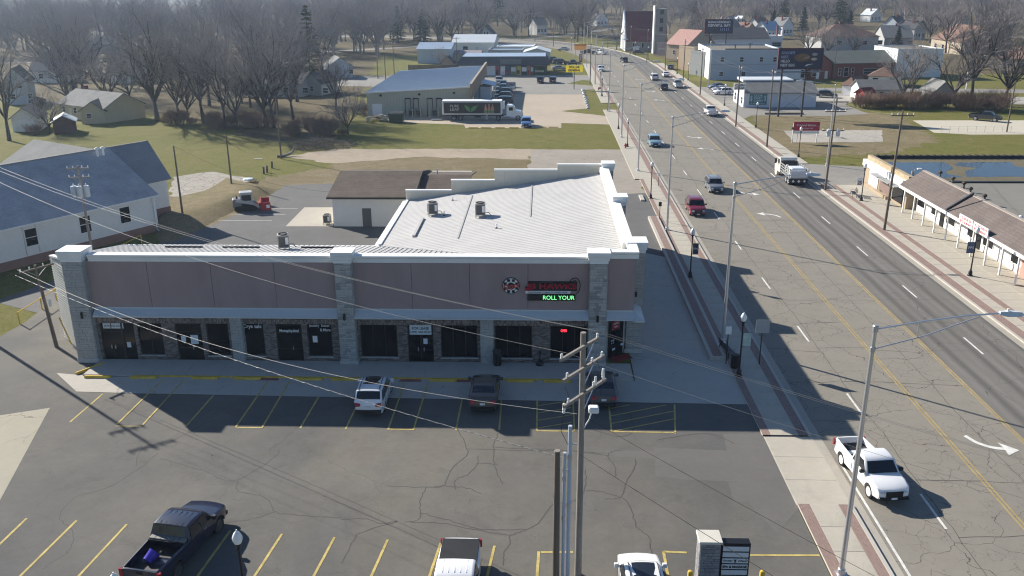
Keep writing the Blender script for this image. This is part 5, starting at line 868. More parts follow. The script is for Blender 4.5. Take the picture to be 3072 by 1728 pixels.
house('white_garage', 'bright white garage with hipped brown roof behind the vacant lawn', (70.41,214.21), (72.35,212.27), 7, 2.8, 1.4, LAPW, BROWNSH, hip=1, cat='garage', garage=(0.6,2.2)); house('hip_roof_house', 'white house with brown hipped roof beside the white garage', (82.84,232.80), (89.09,229.71), 9, 2.8, 2.0, LAPW, BROWNSH, hip=1, wins=((1,2.4,1,2.2), (5,6.4,1,2.2)))
house('grey_roof_garage', 'long white garage with grey roof behind the hedge of brush', (71.68,204.96), (80.95,204.85), 7, 2.4, 1.7, LAPW, GREYSH, 'x', cat='garage', wins=((4,5,1,1.9), (7,8,1,1.9))); house('red_shed', 'little bright red shed at the end of the brush', (71.16,200.35), (73.59,201.46), 3, 2.0, 1.0, mat('bright_red_boards', (0.36,0.03,0.03), 0.8, 0.15), mat('dark_red_tin', (0.16,0.03,0.03), 0.7), 'x', cat='shed')
house('grey_gable_shed', 'grey gabled shed with white trim inside the brush', (86.08,200.19), (90.12,200.14), 7, 2.6, 2.0, LAPG, GREYSH, 'y', cat='shed', wins=((1.8,2.8,1,2),))
# hillside houses
hp_ = [(2199,2257,100,'white house with two gabled dormers on the hillside', LAPW, GREYSH), (2170,2194,95,'narrow white house left of the dormer house', LAPW, GREYSH), (2275,2325,100,'white house with brown roof right of the dormer house', LAPW, BROWNSH), (2346,2388,108,'white cottage with grey roof and porch on the hillside', LAPW, GREYSH), (2300,2362,118,'low white building with pale blue roof', LAPW, METB), (2610,2658,68,'bright white house high among the trees', LAPW, METW), (2200,2235,122,'small grey-roofed garage below the dormer house', LAPG, GREYSH), (2236,2275,122,'tan-roofed bungalow below the dormer house', LAPT, BROWNSH), (2690,2740,95,'grey-blue house among trees above the villa', LAPB, DARKSH), (2740,2790,120,'dark-roofed house behind the slate gable house', LAPG, DARKSH), (2880,2930,85,'pale house among the trees at upper right', LAPW, GREYSH), (3010,3060,100,'house with terracotta roof at the upper right corner', LAPG, BROWNSH), (1610,1650,105,'pale house in the woods beyond the road bend', LAPW, GREYSH), (1790,1830,80,'small white house in the woods above the church', LAPW, GREYSH)]
HG = [(96.29,469.82), (105.90,469.10), (94.38,485.44), (98.50,485.12), (108.88,468.88), (117.11,468.27), (114.93,445.70), (121.50,445.25), (101.76,421.01), (110.96,420.43), (202.85,579.11), (212.33,578.14), (84.95,412.58), (90.08,412.27), (90.22,412.26), (95.92,411.92), (181.80,478.63), (190.02,477.99), (164.43,412.36), (171.56,411.91), (226.91,508.27), (235.51,507.53), (226.85,460.12), (234.64,459.54), (-3.67,462.37), (3.06,461.89), (31.18,544.32), (39.00,543.61)]
for k, (a, b, y, lb, wl_, rf_) in enumerate(hp_):
    pl, pr = HG[2*k], HG[2*k+1]; w = pr[0]-pl[0]; z = hill(pl[0], pl[1]); an = R(28 if k % 2 else 36); pr = (pl[0]+w*math.cos(an), pl[1]+w*math.sin(an))
    t = house('hillside_house', lb, pl, pr, max(8, w*0.7), 4.2 if k % 3 else 5.0, 3.4, wl_, rf_, 'x' if k % 2 == 0 else 'y', wins=tuple((w*f, w*f+1.2, 1.2, 2.8) for f in (0.12, 0.4, 0.7)), door=w*0.55, group='hillside houses', z=z, chim=(w*0.3, 3))
    if k == 0:
        for f in (0.35, 0.7): dm = obj('dormer', MB().box(w*f-0.9, w*f+0.9, 0.2, 3, 5.2, 7).add([(w*f-1.1,0.1,7),(w*f+1.1,0.1,7),(w*f,0.1,8.4),(w*f-1.1,4,7),(w*f+1.1,4,7),(w*f,4,8.4)], [(0,1,2),(0,2,5,3),(1,4,5,2)]), LAPW, t); obj('pane', MB().box(w*f-0.5, w*f+0.5, 0.12, 0.19, 5.6, 6.8), GLASS, dm)
# ---- flat-roofed strip of shops on the right pavement
sm = thing('shop_row', 'row of white shopfronts under brown mansard roof with posts along right pavement', 'shops', (48, 92, 0)); S = lambda name, mb, m, p=sm: obj(name, mb, m, p, world=True)
CREAMW = mat('cream_shopfront', (0.72, 0.70, 0.66), 0.75, 0.06); SBR = rows_mat('brown_mansard_shingles', (0.14, 0.115, 0.105), 0.2, 0.25, 1.0, dark=0.65)
FLATR = pavement('flat_roof_felt', (0.21, 0.20, 0.175), 0.14, (), blot=0.3)
S('wall', MB().box(44.0, 75, 62, 102.8, 0, 3.3), CREAMW); rf = S('roof', MB().box(44.2, 75, 62, 102.8, 3.3, 3.45), FLATR); S('roof_edge', MB().box(44.2, 75, 102.5, 102.85, 3.45, 3.6), BLACK, rf)
ms = S('mansard', MB().slab([(42.0,62,3.0), (42.0,103.3,3.0), (44.4,103.3,4.6), (44.4,62,4.6)], (0,0,0.15)), SBR); S('mansard_cap', MB().box(44.35, 44.75, 62, 103.3, 4.6, 4.8), mat('pale_brown_cap', (0.36,0.31,0.27), 0.8)); S('mansard_back', MB().box(44.4, 44.7, 62, 103.2, 3.45, 4.6), SBR); S('fascia', MB().box(41.9, 42.05, 62, 103.3, 2.75, 3.05), WHITE); S('fire_wall', MB().slab([(41.95,90.6,3.1),(44.5,90.6,4.85),(44.5,90.9,4.85),(41.95,90.9,3.1)], (0,0,0.25)), DARKSH)
for k in range(14): S('post', MB().box(42.0, 42.14, 64+k*2.9, 64.14+k*2.9, 0.1, 2.8), WHITE)
for k, y in enumerate((66, 70.5, 75, 79, 84, 88, 92.5, 97, 100.3)): window_on(sm, y-92, y-92+(1.6 if k % 2 else 2.2), 0.8, 2.4, 44.0-48, -1, axis='y')
for k, y in enumerate((69, 77.6, 86.6, 95.2)): S('door', MB().box(43.93, 44.02, y, y+0.95, 0.1, 2.2), mat('salmon_door', (0.55,0.25,0.20), 0.7) if k == 1 else GLASS)
S('salmon_front', MB().box(43.95, 44.0, 72.5, 78.9, 0.1, 0.8), mat('salmon_paint', (0.62,0.36,0.31), 0.8)); S('salmon_pier', MB().box(43.94, 44.0, 76.2, 77.5, 0.8, 2.6), mat('salmon_paint', (0.62,0.36,0.31), 0.8))
bd = S('sign_board', MB().box(41.7, 41.8, 84.2, 87.1, 2.9, 3.75), WHITE); S('sign_board', MB().box(41.7, 41.8, 81.1, 84.0, 2.9, 3.75), WHITE); PINK = mat('faded_red_letters', (0.55,0.12,0.14), 0.7)
for y, s_ in ((85.65, 'CHINESE'), (82.55, 'KITCHEN')):
    for dz in (0.18, -0.2): lettering(s_ if dz > 0 else 'RESTAURANT', 2.4, 0.26, PINK, sm, (41.69, y, 3.33+dz), R(-90), bold=0.01)
for k, (p, hgt, lb) in enumerate((((46.72,103.90), 0.9, 'first'), ((46.81,100.69), 0.9, 'second'), ((46.93,98.15), 0.9, 'third'), ((46.40,95.41), 0.9, 'fourth'), ((46.36,92.08), 0.9, 'fifth'))):
    t = thing('flue', 'rusty roof flue with cowl, %s from the dark roof edge on the flat roof' % lb, 'flue', (*p, 3.45), 0, 'rusty roof flues'); obj('stack', MB().lathe([(0.14,0),(0.13,hgt)], (0,0,0), 8), mat('rusty_tin', (0.22,0.17,0.13), 0.8, 0.3), t); obj('cowl', MB().lathe([(0.24,hgt-0.05),(0.26,hgt+0.1),(0.1,hgt+0.25)], (0,0,0), 8), mat('dark_rust', (0.10,0.07,0.055), 0.85, 0.3), t)
for p, lb in (((46.39,87.87), 'small white roof vent nearer the flues'), ((46.74,85.27), 'small white roof vent at the right picture edge')):
    t = thing('roof_vent', lb, 'roof vent', (*p, 3.45)); obj('stack', MB().lathe([(0.12,0),(0.12,0.4)], (0,0,0), 8), WHITE, t); obj('cap', MB().lathe([(0.2,0.35),(0.2,0.5),(0.08,0.6)], (0,0,0), 8), WHITE, t)
# ---- corner shop with ponded roof
pb = thing('ponded_roof_shop', 'flat roofed corner shop with rainwater ponds on its roof', 'shop', (50, 110, 0)); W = lambda name, mb, m, p=pb: obj(name, mb, m, p, world=True)
W('wall', MB().box(43.0, 80, 103.4, 117.6, 0, 3.4), TANB); rf = W('roof', MB().box(43.3, 79.8, 103.6, 117.3, 3.4, 3.45), pavement('mossy_tar_roof', (0.14,0.12,0.075), 0.3, (), blot=0.5)); W('tile_coping', MB().box(43, 80, 117.3, 117.75, 3.4, 3.85), mat('dark_tile_coping', (0.035,0.03,0.035), 0.7)); W('stone_parapet', MB().box(42.95, 43.5, 103.4, 117.3, 3.0, 4.0), brick_mat('sandstone_blocks', (0.40,0.31,0.20), (0.50,0.41,0.28), (0.3,0.24,0.16), 0.6, 0.3))
cpm = MB().box(0, 0.22, -0.3, 0.3, 0, 0.1).mesh('coping_tile')
for k in range(40): obj('coping_tile', cpm, mat('dark_tile_coping', (0.035,0.03,0.035), 0.7), pb, loc=(43.3+k*0.92-50, 117.5-110, 3.85))
WATER = mat('still_rainwater', (0.03,0.035,0.04), 0.03, 0.1, spec=0.7)
for k, pts in enumerate(([(44.35,114.83), (51.81,114.87), (51.66,112.05), (49.30,107.96), (50.29,105.65), (43.44,105.22), (44.01,109.93)], [(53.51,114.87), (60.42,115.13), (59.76,112.10), (62.11,111.06), (59.52,106.09), (50.76,105.84), (52.43,109.58), (54.49,111.44), (52.48,112.70)])):
    sheet('roof_pond', pts, 3.458, WATER, 0.25, 0.8, 'structure', 30+k)
W('white_band', MB().box(42.5, 42.94, 104, 117.6, 2.6, 3.4), WHITE); W('soffit', MB().box(41.6, 42.5, 104, 112, 2.5, 2.62), mat('grey_soffit', (0.3,0.3,0.3), 0.8)); W('shop_window', MB().box(42.9, 42.99, 112.6, 115.8, 0.4, 2.4), WHITE); W('shop_window', MB().box(42.9, 42.99, 108.6, 112.0, 0.4, 2.4), mat('brown_blind', (0.20,0.14,0.12), 0.7)); W('shop_window', MB().box(42.9, 42.99, 104.4, 107.6, 0.4, 2.5), GLASS); W('brick_plinth', MB().box(42.4, 42.95, 108.2, 116.6, 0.1, 0.45), TANB)
cab = thing('roof_flood_light', 'small white flood light bracket on the ponded roof edge', 'lamp', (*(44.10,104.92), 3.45)); obj('bracket', MB().tube([(0,0,0),(0,0,1.1),(0.3,-0.1,1.2)], 0.04, 6), STEEL, cab); obj('lamp_head', MB().obox((0.5,-0.15,1.2), 0.5, 0.3, 0.14), WHITE, cab); obj('box', MB().box(-0.3,-0.1,-0.1,0.1,0.4,0.9), STEEL, cab)

# ================================================================ vehicles
# front is +X in the vehicle's own space; every style is a side outline swept across the width
STY = {
 # L, W, cowl->..: list of (x from front as share of L, z) along the top, indices of the belt points, wheel positions, wheel radius
 'sedan':  dict(L=4.75, W=1.84, low=[(0,.28),(0,.52),(.015,.66),(.06,.74),(.16,.85),(.28,.95)], up=[(.42,1.38),(.50,1.44),(.62,1.43),(.70,1.38)], rear=[(.84,1.05),(.955,1.03),(.985,.92),(1,.62),(.995,.30)], wf=.19, wr=.79, wrad=.33),
 'suv':    dict(L=4.65, W=1.88, low=[(0,.30),(0,.60),(.02,.78),(.06,.90),(.17,.99),(.27,1.05)], up=[(.39,1.58),(.47,1.67),(.62,1.69),(.86,1.62)], rear=[(.965,1.10),(.985,.98),(1,.70),(.99,.34)], wf=.19, wr=.79, wrad=.36),
 'van':    dict(L=4.9, W=1.95, low=[(0,.30),(0,.60),(.02,.78),(.05,.90),(.12,1.00),(.20,1.08)], up=[(.34,1.66),(.42,1.76),(.65,1.78),(.93,1.72)], rear=[(.985,1.10),(.99,.98),(1,.70),(.99,.34)], wf=.18, wr=.78, wrad=.35),
 'pickup': dict(L=5.6, W=1.98, low=[(0,.42),(0,.80),(.012,.98),(.04,1.06),(.14,1.13),(.235,1.17)], up=[(.325,1.72),(.38,1.82),(.50,1.84),(.565,1.80)], rear=[(.60,1.22)], bed=(.605,.985,.78,1.20), wf=.175, wr=.785, wrad=.40),
 'cabpick':dict(L=5.4, W=1.90, low=[(0,.40),(0,.76),(.012,.94),(.04,1.02),(.14,1.09),(.25,1.14)], up=[(.345,1.66),(.40,1.76),(.50,1.78),(.545,1.75)], rear=[(.575,1.18)], bed=(.58,.985,.76,1.16), wf=.18, wr=.79, wrad=.38)}
def arch(xc, r, zb, n=8): return [(xc+r*math.cos(math.pi*k/n), zb+max(0, r*math.sin(math.pi*k/n))) for k in range(n+1)]
def vehicle(name, style, label, body_m, loc, rz, cat='car', group=None, rim=RIM, sunroof=False, rails=False, cover=False, bumper=None, grille=PLASTIC, ribs=False, h=1.0, plate=True, z=0.0, simple=False):
    S = STY[style]; L, Wd = S['L'], S['W']; X = lambda f: L/2-f*L; hw = Wd/2
    low = [(X(f), zz) for f, zz in S['low']]; up = [(X(f), zz*h) for f, zz in S['up']]; rear = [(X(f), zz) for f, zz in S['rear']]
    cowl = low[-1]; rb = rear[0]; belt = min(cowl[1], rb[1]); roofz = max(p[1] for p in up); zb = low[0][1]
    nb = 0; bedz = None
    tail = list(rear)
    if 'bed' in S:
        f0, f1, fl, rail = S['bed']; x0, x1 = X(f0), X(f1); tail += [(x0, rail), (x0, rail), (x1, rail), (x1, rail), (X(1), rail-0.02), (X(1), .72), (X(.985), .45)]; bedz = (len(low)+len(up)+len(rear), fl)
    a_r = arch(X(S['wr']), S['wrad']*1.16, zb)[::-1]; a_f = arch(X(S['wf']), S['wrad']*1.16, zb)[::-1]
    prof = low+up+tail+[(X(.97), zb)]+a_r+a_f
    n = len(prof); iu0, iu1 = len(low)-1, len(low)+len(up)
    sl = [-1, -.975, -.9, -.893, -.45, 0, .45, .893, .9, .975, 1]
    def yw(x, zz):
        e = min(x+L/2, L/2-x)/L; k = 1-0.16*max(0, 1-e/0.10)**2
        if zz > belt: k *= 1-(0.20 if style in ('sedan',) else 0.15)*(zz-belt)/(roofz-belt)
        elif zz < 0.55: k *= 1-0.04*(0.55-zz)/0.3
        return k*hw
    mb = MB()
    for s in sl:
        for i, (x, zz) in enumerate(prof):
            z2 = zz
            if i < iu1+len(tail)-1 or i in range(len(low)): z2 -= 0.035*max(0, abs(s)-0.9)/0.1 if zz > 0.6 else 0
            if 0 < i < n-18 and zz > 0.8: z2 += 0.03*(1-s*s)
            x2 = x-(0.10*s*s if i < len(low) else 0)+(0.06*s*s if (not bedz and i >= iu1+1 and i < iu1+len(tail)) else 0)
            if bedz and i in (bedz[0]+1, bedz[0]+2) and abs(s) < 0.897: z2 = bedz[1]
            if bedz and i in (bedz[0], bedz[0]+3): z2 = zz
            mb.v.append((x2, s*yw(x, zz), z2))
    for j in range(len(sl)-1):
        for i in range(n): k = (i+1) % n; mb.f.append([j*n+i, j*n+k, (j+1)*n+k, (j+1)*n+i])
    upi = list(range(iu0, iu1+1)); lowi = list(range(0, iu0+1))+list(range(iu1, n)); o_ = (len(sl)-1)*n
    mb.f += [upi[::-1], lowi[::-1], [o_+i for i in upi], [o_+i for i in lowi]]
    me = mb.mesh('body'); bm = bmesh.new(); bm.from_mesh(me); bmesh.ops.remove_doubles(bm, verts=bm.verts, dist=0.0005)
    bmesh.ops.triangulate(bm, faces=[f for f in bm.faces if len(f.verts) > 4]); bmesh.ops.recalc_face_normals(bm, faces=bm.faces)
    for f in bm.faces: f.smooth = True
    for e in bm.edges:
        if len(e.link_faces) != 2 or e.calc_face_angle(0) > R(34): e.smooth = False
    bm.to_mesh(me); bm.free()
    t = thing(name, label, cat, (loc[0], loc[1], z), rz, group); obj('body', me, body_m, t)
    def across(p0, p1, f0, f1, in0, in1, name, m, off=0.014, s0=0.86):
        "panel lying on the strip between outline points p0 and p1"
        q = MB(); d = Vector((p1[0]-p0[0], 0, p1[1]-p0[1])); nr = Vector((d.z, 0, -d.x)).normalized()
        if nr.z < 0: nr = -nr
        pts = []
        for u in (in0, in1):
            c = Vector((p0[0], 0, p0[1]))+d*u; w = yw(c.x, c.z)
            pts.append([c+nr*(off+0.03*(1-s*s))+Vector((0, s*w*s0, 0)) for s in (-1, -.5, 0, .5, 1)])
        for k in range(4): q.slab([pts[0][k], pts[0][k+1], pts[1][k+1], pts[1][k]], -nr*0.01)
        return obj(name, q, m, t)
    across(cowl, up[0], 0, 0, 0.06, 0.97, 'windshield', CARGLASS); 
    across(up[-1], rb, 0, 0, 0.06, 0.80 if 'bed' not in S else 0.75, 'rear_window', CARGLASS)
    # side windows
    zb0, zt = belt+0.05, roofz-0.13
    def xat(pa, pb, zz): return pa[0]+(pb[0]-pa[0])*(zz-pa[1])/(pb[1]-pa[1])
    xf0, xf1 = xat(cowl, up[0], zb0)-0.10, xat(cowl, up[0], zt)-0.10; xr0, xr1 = xat(up[-1], rb, zb0)+0.12, xat(up[-1], rb, zt)+0.12
    parts = 2 if style in ('sedan', 'pickup') else (1 if style == 'cabpick' else 3)
    for s in (-1, 1):
        for k in range(parts):
            u0, u1 = k/parts+0.015, (k+1)/parts-0.015; pt = lambda u, zz, a, b: Vector((a+(b-a)*u, s*(yw(a+(b-a)*u, zz)+0.004), zz))
            P4 = [pt(u0, zb0, xf0, xr0), pt(u1, zb0, xf0, xr0), pt(u1, zt, xf1, xr1), pt(u0, zt, xf1, xr1)]
            obj('side_window', MB().slab(P4, (0, s*0.012, 0)), CARGLASS, t)
            if not simple: hx = P4[1].x+0.12; obj('door_handle', MB().box(hx, hx+0.18, s*yw(hx, belt-0.12)-0.02, s*yw(hx, belt-0.12)+0.02, belt-0.16, belt-0.12), body_m if k else STEEL, t)
        if not simple:
            sm_ = MB()
            for k in range(parts+1):
                xs_ = xf0+(xr0-xf0)*k/parts
                if abs(xs_-X(S['wr'])) < S['wrad']*1.2 or abs(xs_-X(S['wf'])) < S['wrad']*1.2: z_lo = S['wrad']*2.1
                else: z_lo = zb+.12
                yy = yw(xs_, .7); sm_.box(xs_-.008, xs_+.008, min(s*(yy-.01), s*(yy+.004)), max(s*(yy-.01), s*(yy+.004)), z_lo, belt-.01)
            obj('door_gap', sm_, PLASTIC, t)
        mx = cowl[0]-0.25; mw = yw(mx, belt)
        obj('mirror', MB().bbox(mx-0.08, mx+0.1, s*(mw+0.14)-0.11, s*(mw+0.14)+0.11, belt+0.02, belt+0.2, 0.03).box(mx-0.02, mx+0.04, min(s*mw, s*(mw+0.08)), max(s*mw, s*(mw+0.08)), belt+0.04, belt+0.1), PLASTIC if style == 'cabpick' or bumper else body_m, t)
        hz = low[1][1]; xx = X(.02); obj('headlight', MB().slab([(X(.0)-0.12, s*hw*.80, hz+.02), (X(.0)-0.02, s*hw*.50, hz+.04), (X(.03)+0.0, s*hw*.52, hz+.16), (X(.055), s*hw*.86, hz+.17)], (0.05, 0, 0.0)), CLEAR, t)
        tz = rb[1] if not bedz else S['bed'][3]; tx = -L/2
        if bedz: obj('taillight', MB().box(tx-0.02, tx+0.10, s*hw*.90-0.09, s*hw*.90+0.085, tz-0.42, tz-0.04), REDLAMP, t)
        else: obj('taillight', MB().slab([(tx+.00, s*hw*.86, tz-.30), (tx-.01, s*hw*.50, tz-.24), (tx+.05, s*hw*.52, tz-.10), (tx+.12, s*hw*.88, tz-.06)], (-0.05, 0, 0)), REDLAMP, t)
        for wx in (S['wf'], S['wr']):
            r = S['wrad']; y1 = s*(hw-0.02); y0 = s*(hw-0.25)
            w_ = obj('wheel', MB().lathe([(r-.10, y0), (r-.02, y0), (r, y0+s*.03), (r, y1-s*.03), (r-.02, y1), (r-.11, y1), (r-.12, y1-s*.03)], (X(wx), 0, r-0.005), 18, 'Y'), RUBBER, t, smooth=40)
            obj('rim', MB().lathe([(r-.11, y1-s*.06), (r-.115, y1-s*.01), (r-.15, y1-s*.025), (.09, y1-s*.03), (.06, y1-s*.012), (.02, y1-s*.01)], (X(wx), 0, r-0.005), 14, 'Y'), rim, w_)
    fz = low[1][1]
    obj('grille', MB().bbox(X(0)-0.05, X(0)+0.025, -hw*.48, hw*.48, fz-.20, fz+.10, 0.015), grille, t); obj('front_bumper', MB().bbox(X(0)-0.16, X(0)+0.03, -hw*.86, hw*.86, zb-.02, fz-.22, 0.03), bumper or PLASTIC, t)
    if plate: obj('number_plate', MB().box(X(0)+0.03, X(0)+0.04, -.16, .16, fz-.34, fz-.22), PLATE, t)
    rz_ = (rear[-1][1]+.02) if not bedz else .45
    obj('rear_bumper', MB().bbox(-L/2-0.06, -L/2+0.15, -hw*.86, hw*.86, rz_, rz_+.22, 0.03), bumper or (STEEL if bedz else PLASTIC), t)
    pz = .70 if not bedz else .55; obj('number_plate', MB().box(-L/2-0.068, -L/2-0.055, -.16, .16, pz, pz+.15), PLATE, t)
    if sunroof: across(up[0], up[-1], 0, 0, 0.10, 0.62, 'sunroof', CARGLASS, 0.10 if False else (roofz-(up[0][1]+up[-1][1])/2)+0.012, 0.62)
    if rails:
        for s in (-1, 1): obj('roof_rail', MB().tube([(up[0][0]-.15, s*hw*.68, up[0][1]+.06), (up[1][0], s*hw*.68, roofz+.05), (up[2][0], s*hw*.68, roofz+.055), (up[-1][0], s*hw*.68, up[-1][1]+.05)], 0.022, 6), BLACK, t)
    if cover: f0, f1, fl, rail = S['bed']; obj('bed_cover', MB().bbox(X(f1)+.01, X(f0)-.02, -hw*.885, hw*.885, rail-.02, rail+.04, 0.015), PLASTIC, t)
    if bedz:
        f0, f1, fl, rail = S['bed']; obj('bed_liner', MB().box(X(f1)+.03, X(f0)-.03, -hw*.86, hw*.86, fl+.004, fl+.03), PLASTIC, t)
        obj('tailgate_handle', MB().box(-L/2-.03, -L/2+.01, -.15, .15, rail-.2, rail-.13), PLASTIC, t)
    if ribs:
        for k in range(-2, 3): obj('roof_crease', MB().tube([(up[1][0]-.05, k*.26, roofz+.026-.02*abs(k)/2), (up[-1][0]+.05, k*.26, up[-1][1]+.03)], 0.02, 4), body_m, t)
    if not simple: obj('wiper', MB().tube([(cowl[0]-.1, -.5, cowl[1]+.06), (cowl[0]-.25, .1, cowl[1]+.15)], 0.012, 4), BLACK, t)
    return t
P_BLACK = paint('black', (0.010, 0.014, 0.036)); P_WHITE = paint('white', (0.78, 0.78, 0.78)); P_RED = paint('maroon', (0.17, 0.012, 0.03)); P_GREY = paint('grey', (0.25, 0.26, 0.28), metal=0.3); P_BRONZE = paint('bronze', (0.10, 0.088, 0.08), metal=0.4); P_SILVERB = paint('dusky_grey', (0.10, 0.10, 0.105), metal=0.4)
P_BLUE = paint('pale_blue', (0.33, 0.50, 0.58), metal=0.3); P_MIDB = paint('mid_blue', (0.12, 0.24, 0.48), metal=0.2); P_DARK = paint('charcoal', (0.03, 0.032, 0.036)); P_SILV = paint('silver', (0.45, 0.46, 0.47), metal=0.5); P_CREAM = paint('cream', (0.70, 0.67, 0.60)); P_SLATE = paint('slate', (0.10, 0.14, 0.20), metal=0.3)
UP, DN = R(90), R(-90)
# --- near vehicles
trk = vehicle('pickup_truck', 'pickup', 'black crew cab pickup with purple bucket in its bed, near the bottom left', P_BLACK, (-17.4, 35.3), R(80), 'pickup', ribs=True, bumper=BLACK, rim=mat('dark_alloy_rim', (0.10,0.10,0.11), 0.35, 0.1, metal=0.6))
trk.scale = (1.08, 1.06, 1.04); fc = MB(); 
for k in range(6): fc.obox((-0.62, -0.72+k*.29, 1.27), 0.34, 0.26, 0.10, 0.05, 0)
obj('folded_cover', fc, mat('grey_vinyl_cover', (0.20, 0.20, 0.18), 0.6, 0.15), trk); obj('cover_bar', MB().box(-0.86, -0.78, -0.88, 0.88, 1.19, 1.26), BLACK, trk)
bq = Matrix.Translation((-17.4, 35.3, 0)) @ Matrix.Rotation(R(80), 4, 'Z') @ Vector((-1.75, 0.25, 1.05))
t = thing('bucket', 'purple plastic bucket lying in the black pickup bed', 'bucket', bq, R(60)); PURP = mat('purple_plastic', (0.07, 0.04, 0.42), 0.4, 0.1)
obj('body', MB().lathe([(0.22,-0.28),(0.28,0.2),(0.30,0.22),(0.27,0.22),(0.25,0.18)], (0,0,0), 18, 'X').xform(Matrix.Rotation(R(-25), 4, 'Y')), PURP, t, smooth=40); obj('lining', MB().lathe([(0.24,0.12),(0.25,0.17)], (0,0,0), 18, 'X').xform(Matrix.Rotation(R(-25), 4, 'Y')), WHITE, t)
vehicle('sport_utility', 'suv', 'white sport utility with roof rails and glass roof parked in the shop shade', P_WHITE, (-10.95, 51.65), R(91), 'car', sunroof=True, rails=True, h=0.99)
vehicle('saloon_car', 'sedan', 'dark bronze saloon parked nose to the shop walk, middle of the shade', P_BRONZE, (-3.75, 52.35), R(90), 'car')
vehicle('saloon_car', 'sedan', 'grey saloon with red lamps partly behind the tall wooden pole', P_SILVERB, (3.95, 53.1), R(90), 'car')
vehicle('pickup_truck', 'cabpick', 'white work pickup driving towards the camera at lower right', P_WHITE, (18.0, 42.9), R(-83), 'pickup', rim=WRIM, bumper=BLACK, grille=BLACK)
vehicle('pickup_truck', 'pickup', 'white pickup with black bed cover at the bottom centre', P_WHITE, (-3.75, 32.4), R(-90), 'pickup', cover=True, ribs=True)
vehicle('sport_utility', 'suv', 'white sport utility with sunroof at the bottom edge beside the shop directory', P_WHITE, (4.5, 32.6), R(91), 'car', sunroof=True, rails=True, rim=RIM)
# --- on the road
vehicle('sport_utility', 'suv', 'maroon sport utility in the near lane coming this way', P_RED, (18.0, (18.88,101.45)[1]+0.6), R(-90), 'car', rails=True)
vehicle('sport_utility', 'suv', 'grey sport utility with white roof rails beside the lane arrows', P_GREY, (22.3, (22.95,112.76)[1]+1.0), R(-90), 'car', rails=True)
vehicle('sport_utility', 'suv', 'pale blue sport utility coming down the near lane', P_BLUE, (18.4, (18.70,145.52)[1]+1.5), R(-90), 'car')
vehicle('pickup_truck', 'pickup', 'white pickup driving away past the cash shop', P_WHITE, ((33.87,179.33)[0], (33.87,179.33)[1]+2.5), R(91), 'pickup', ribs=True)
vehicle('sport_utility', 'suv', 'charcoal sport utility driving away in the inner far lane', P_DARK, ((29.95,223.56)[0], (29.95,223.56)[1]+2), UP, 'car')
vehicle('pickup_truck', 'pickup', 'white pickup with dark cover driving away in the outer lane', P_WHITE, ((34.28,228.49)[0], (34.28,228.49)[1]+2.5), UP, 'pickup', cover=True)
vehicle('van', 'van', 'white van driving away in the inner lane beyond the charcoal one', P_WHITE, ((30.38,246.66)[0], (30.38,246.66)[1]+2), UP, 'van')
vehicle('saloon_car', 'sedan', 'white saloon on the right by the kerb near the orange shop', P_WHITE, ((34.58,255.33)[0], (34.58,255.33)[1]+2), UP, 'car')
vehicle('sport_utility', 'suv', 'white sport utility coming this way near the yellow store sign', P_WHITE, ((17.32,272.16)[0], (17.32,272.16)[1]+2), DN, 'car')
vehicle('sport_utility', 'suv', 'dark sport utility on the bend below the church', P_DARK, (*(26.81,305.10),), R(100), 'car')
vehicle('pickup_truck', 'pickup', 'white pickup farthest along the bend', P_WHITE, (*(21.21,337.85),), R(120), 'pickup')
vehicle('pickup_truck', 'pickup', 'dark pickup at the far junction left of the bend', P_DARK, (*(16.48,339.63),), R(150), 'pickup')
vehicle('saloon_car', 'sedan', 'dark saloon waiting by the orange shop', P_DARK, (*(38.97,278.89),), R(80), 'car'); vehicle('saloon_car', 'sedan', 'silver saloon at the far junction', P_SILV, (*(7.63,356.57),), R(170), 'car')
# --- parked
vehicle('saloon_car', 'sedan', 'slate blue car, farthest of three by the cash shop', P_SLATE, (*(43.59,227.60),), R(195), 'car'); vehicle('saloon_car', 'sedan', 'pale silver car, middle of three by the cash shop', P_SILV, (*(43.37,221.95),), R(195), 'car'); vehicle('sport_utility', 'suv', 'white sport utility, nearest of three by the cash shop', P_WHITE, (*(42.79,215.91),), R(195), 'car')
vehicle('sport_utility', 'suv', 'dark sport utility at the right end of the cash shop', P_DARK, (*(65.68,209.87),), R(-15), 'car'); vehicle('pickup_truck', 'pickup', 'black pickup alone on the bright concrete pad at right', P_DARK, (*(85.02,173.73),), R(-38), 'pickup')
vehicle('van', 'van', 'dark blue van behind the ponded roof at right', P_SLATE, (57, 121.5), R(178), 'van', h=1.15)
vehicle('sport_utility', 'suv', 'blue small car parked near the delivery trailer', P_MIDB, (*(-3.23,167.46),), DN, 'car')
vehicle('pickup_truck', 'pickup', 'dark grey pickup, farthest in the row before the store', P_SLATE, (*(-10.06,231.51),), R(180), 'pickup'); vehicle('pickup_truck', 'pickup', 'silver pickup, second farthest in the row before the store', P_SILV, (*(-9.72,223.51),), R(180), 'pickup'); vehicle('sport_utility', 'suv', 'black sport utility, third in the row before the store', P_DARK, (*(-9.72,216.03),), R(180), 'car'); vehicle('sport_utility', 'suv', 'charcoal sport utility, fourth in the row before the store', P_DARK, (*(-9.47,208.40),), R(180), 'car'); vehicle('van', 'van', 'black van, nearest in the row before the store', P_BLACK, (*(-9.20,198.99),), R(180), 'van')
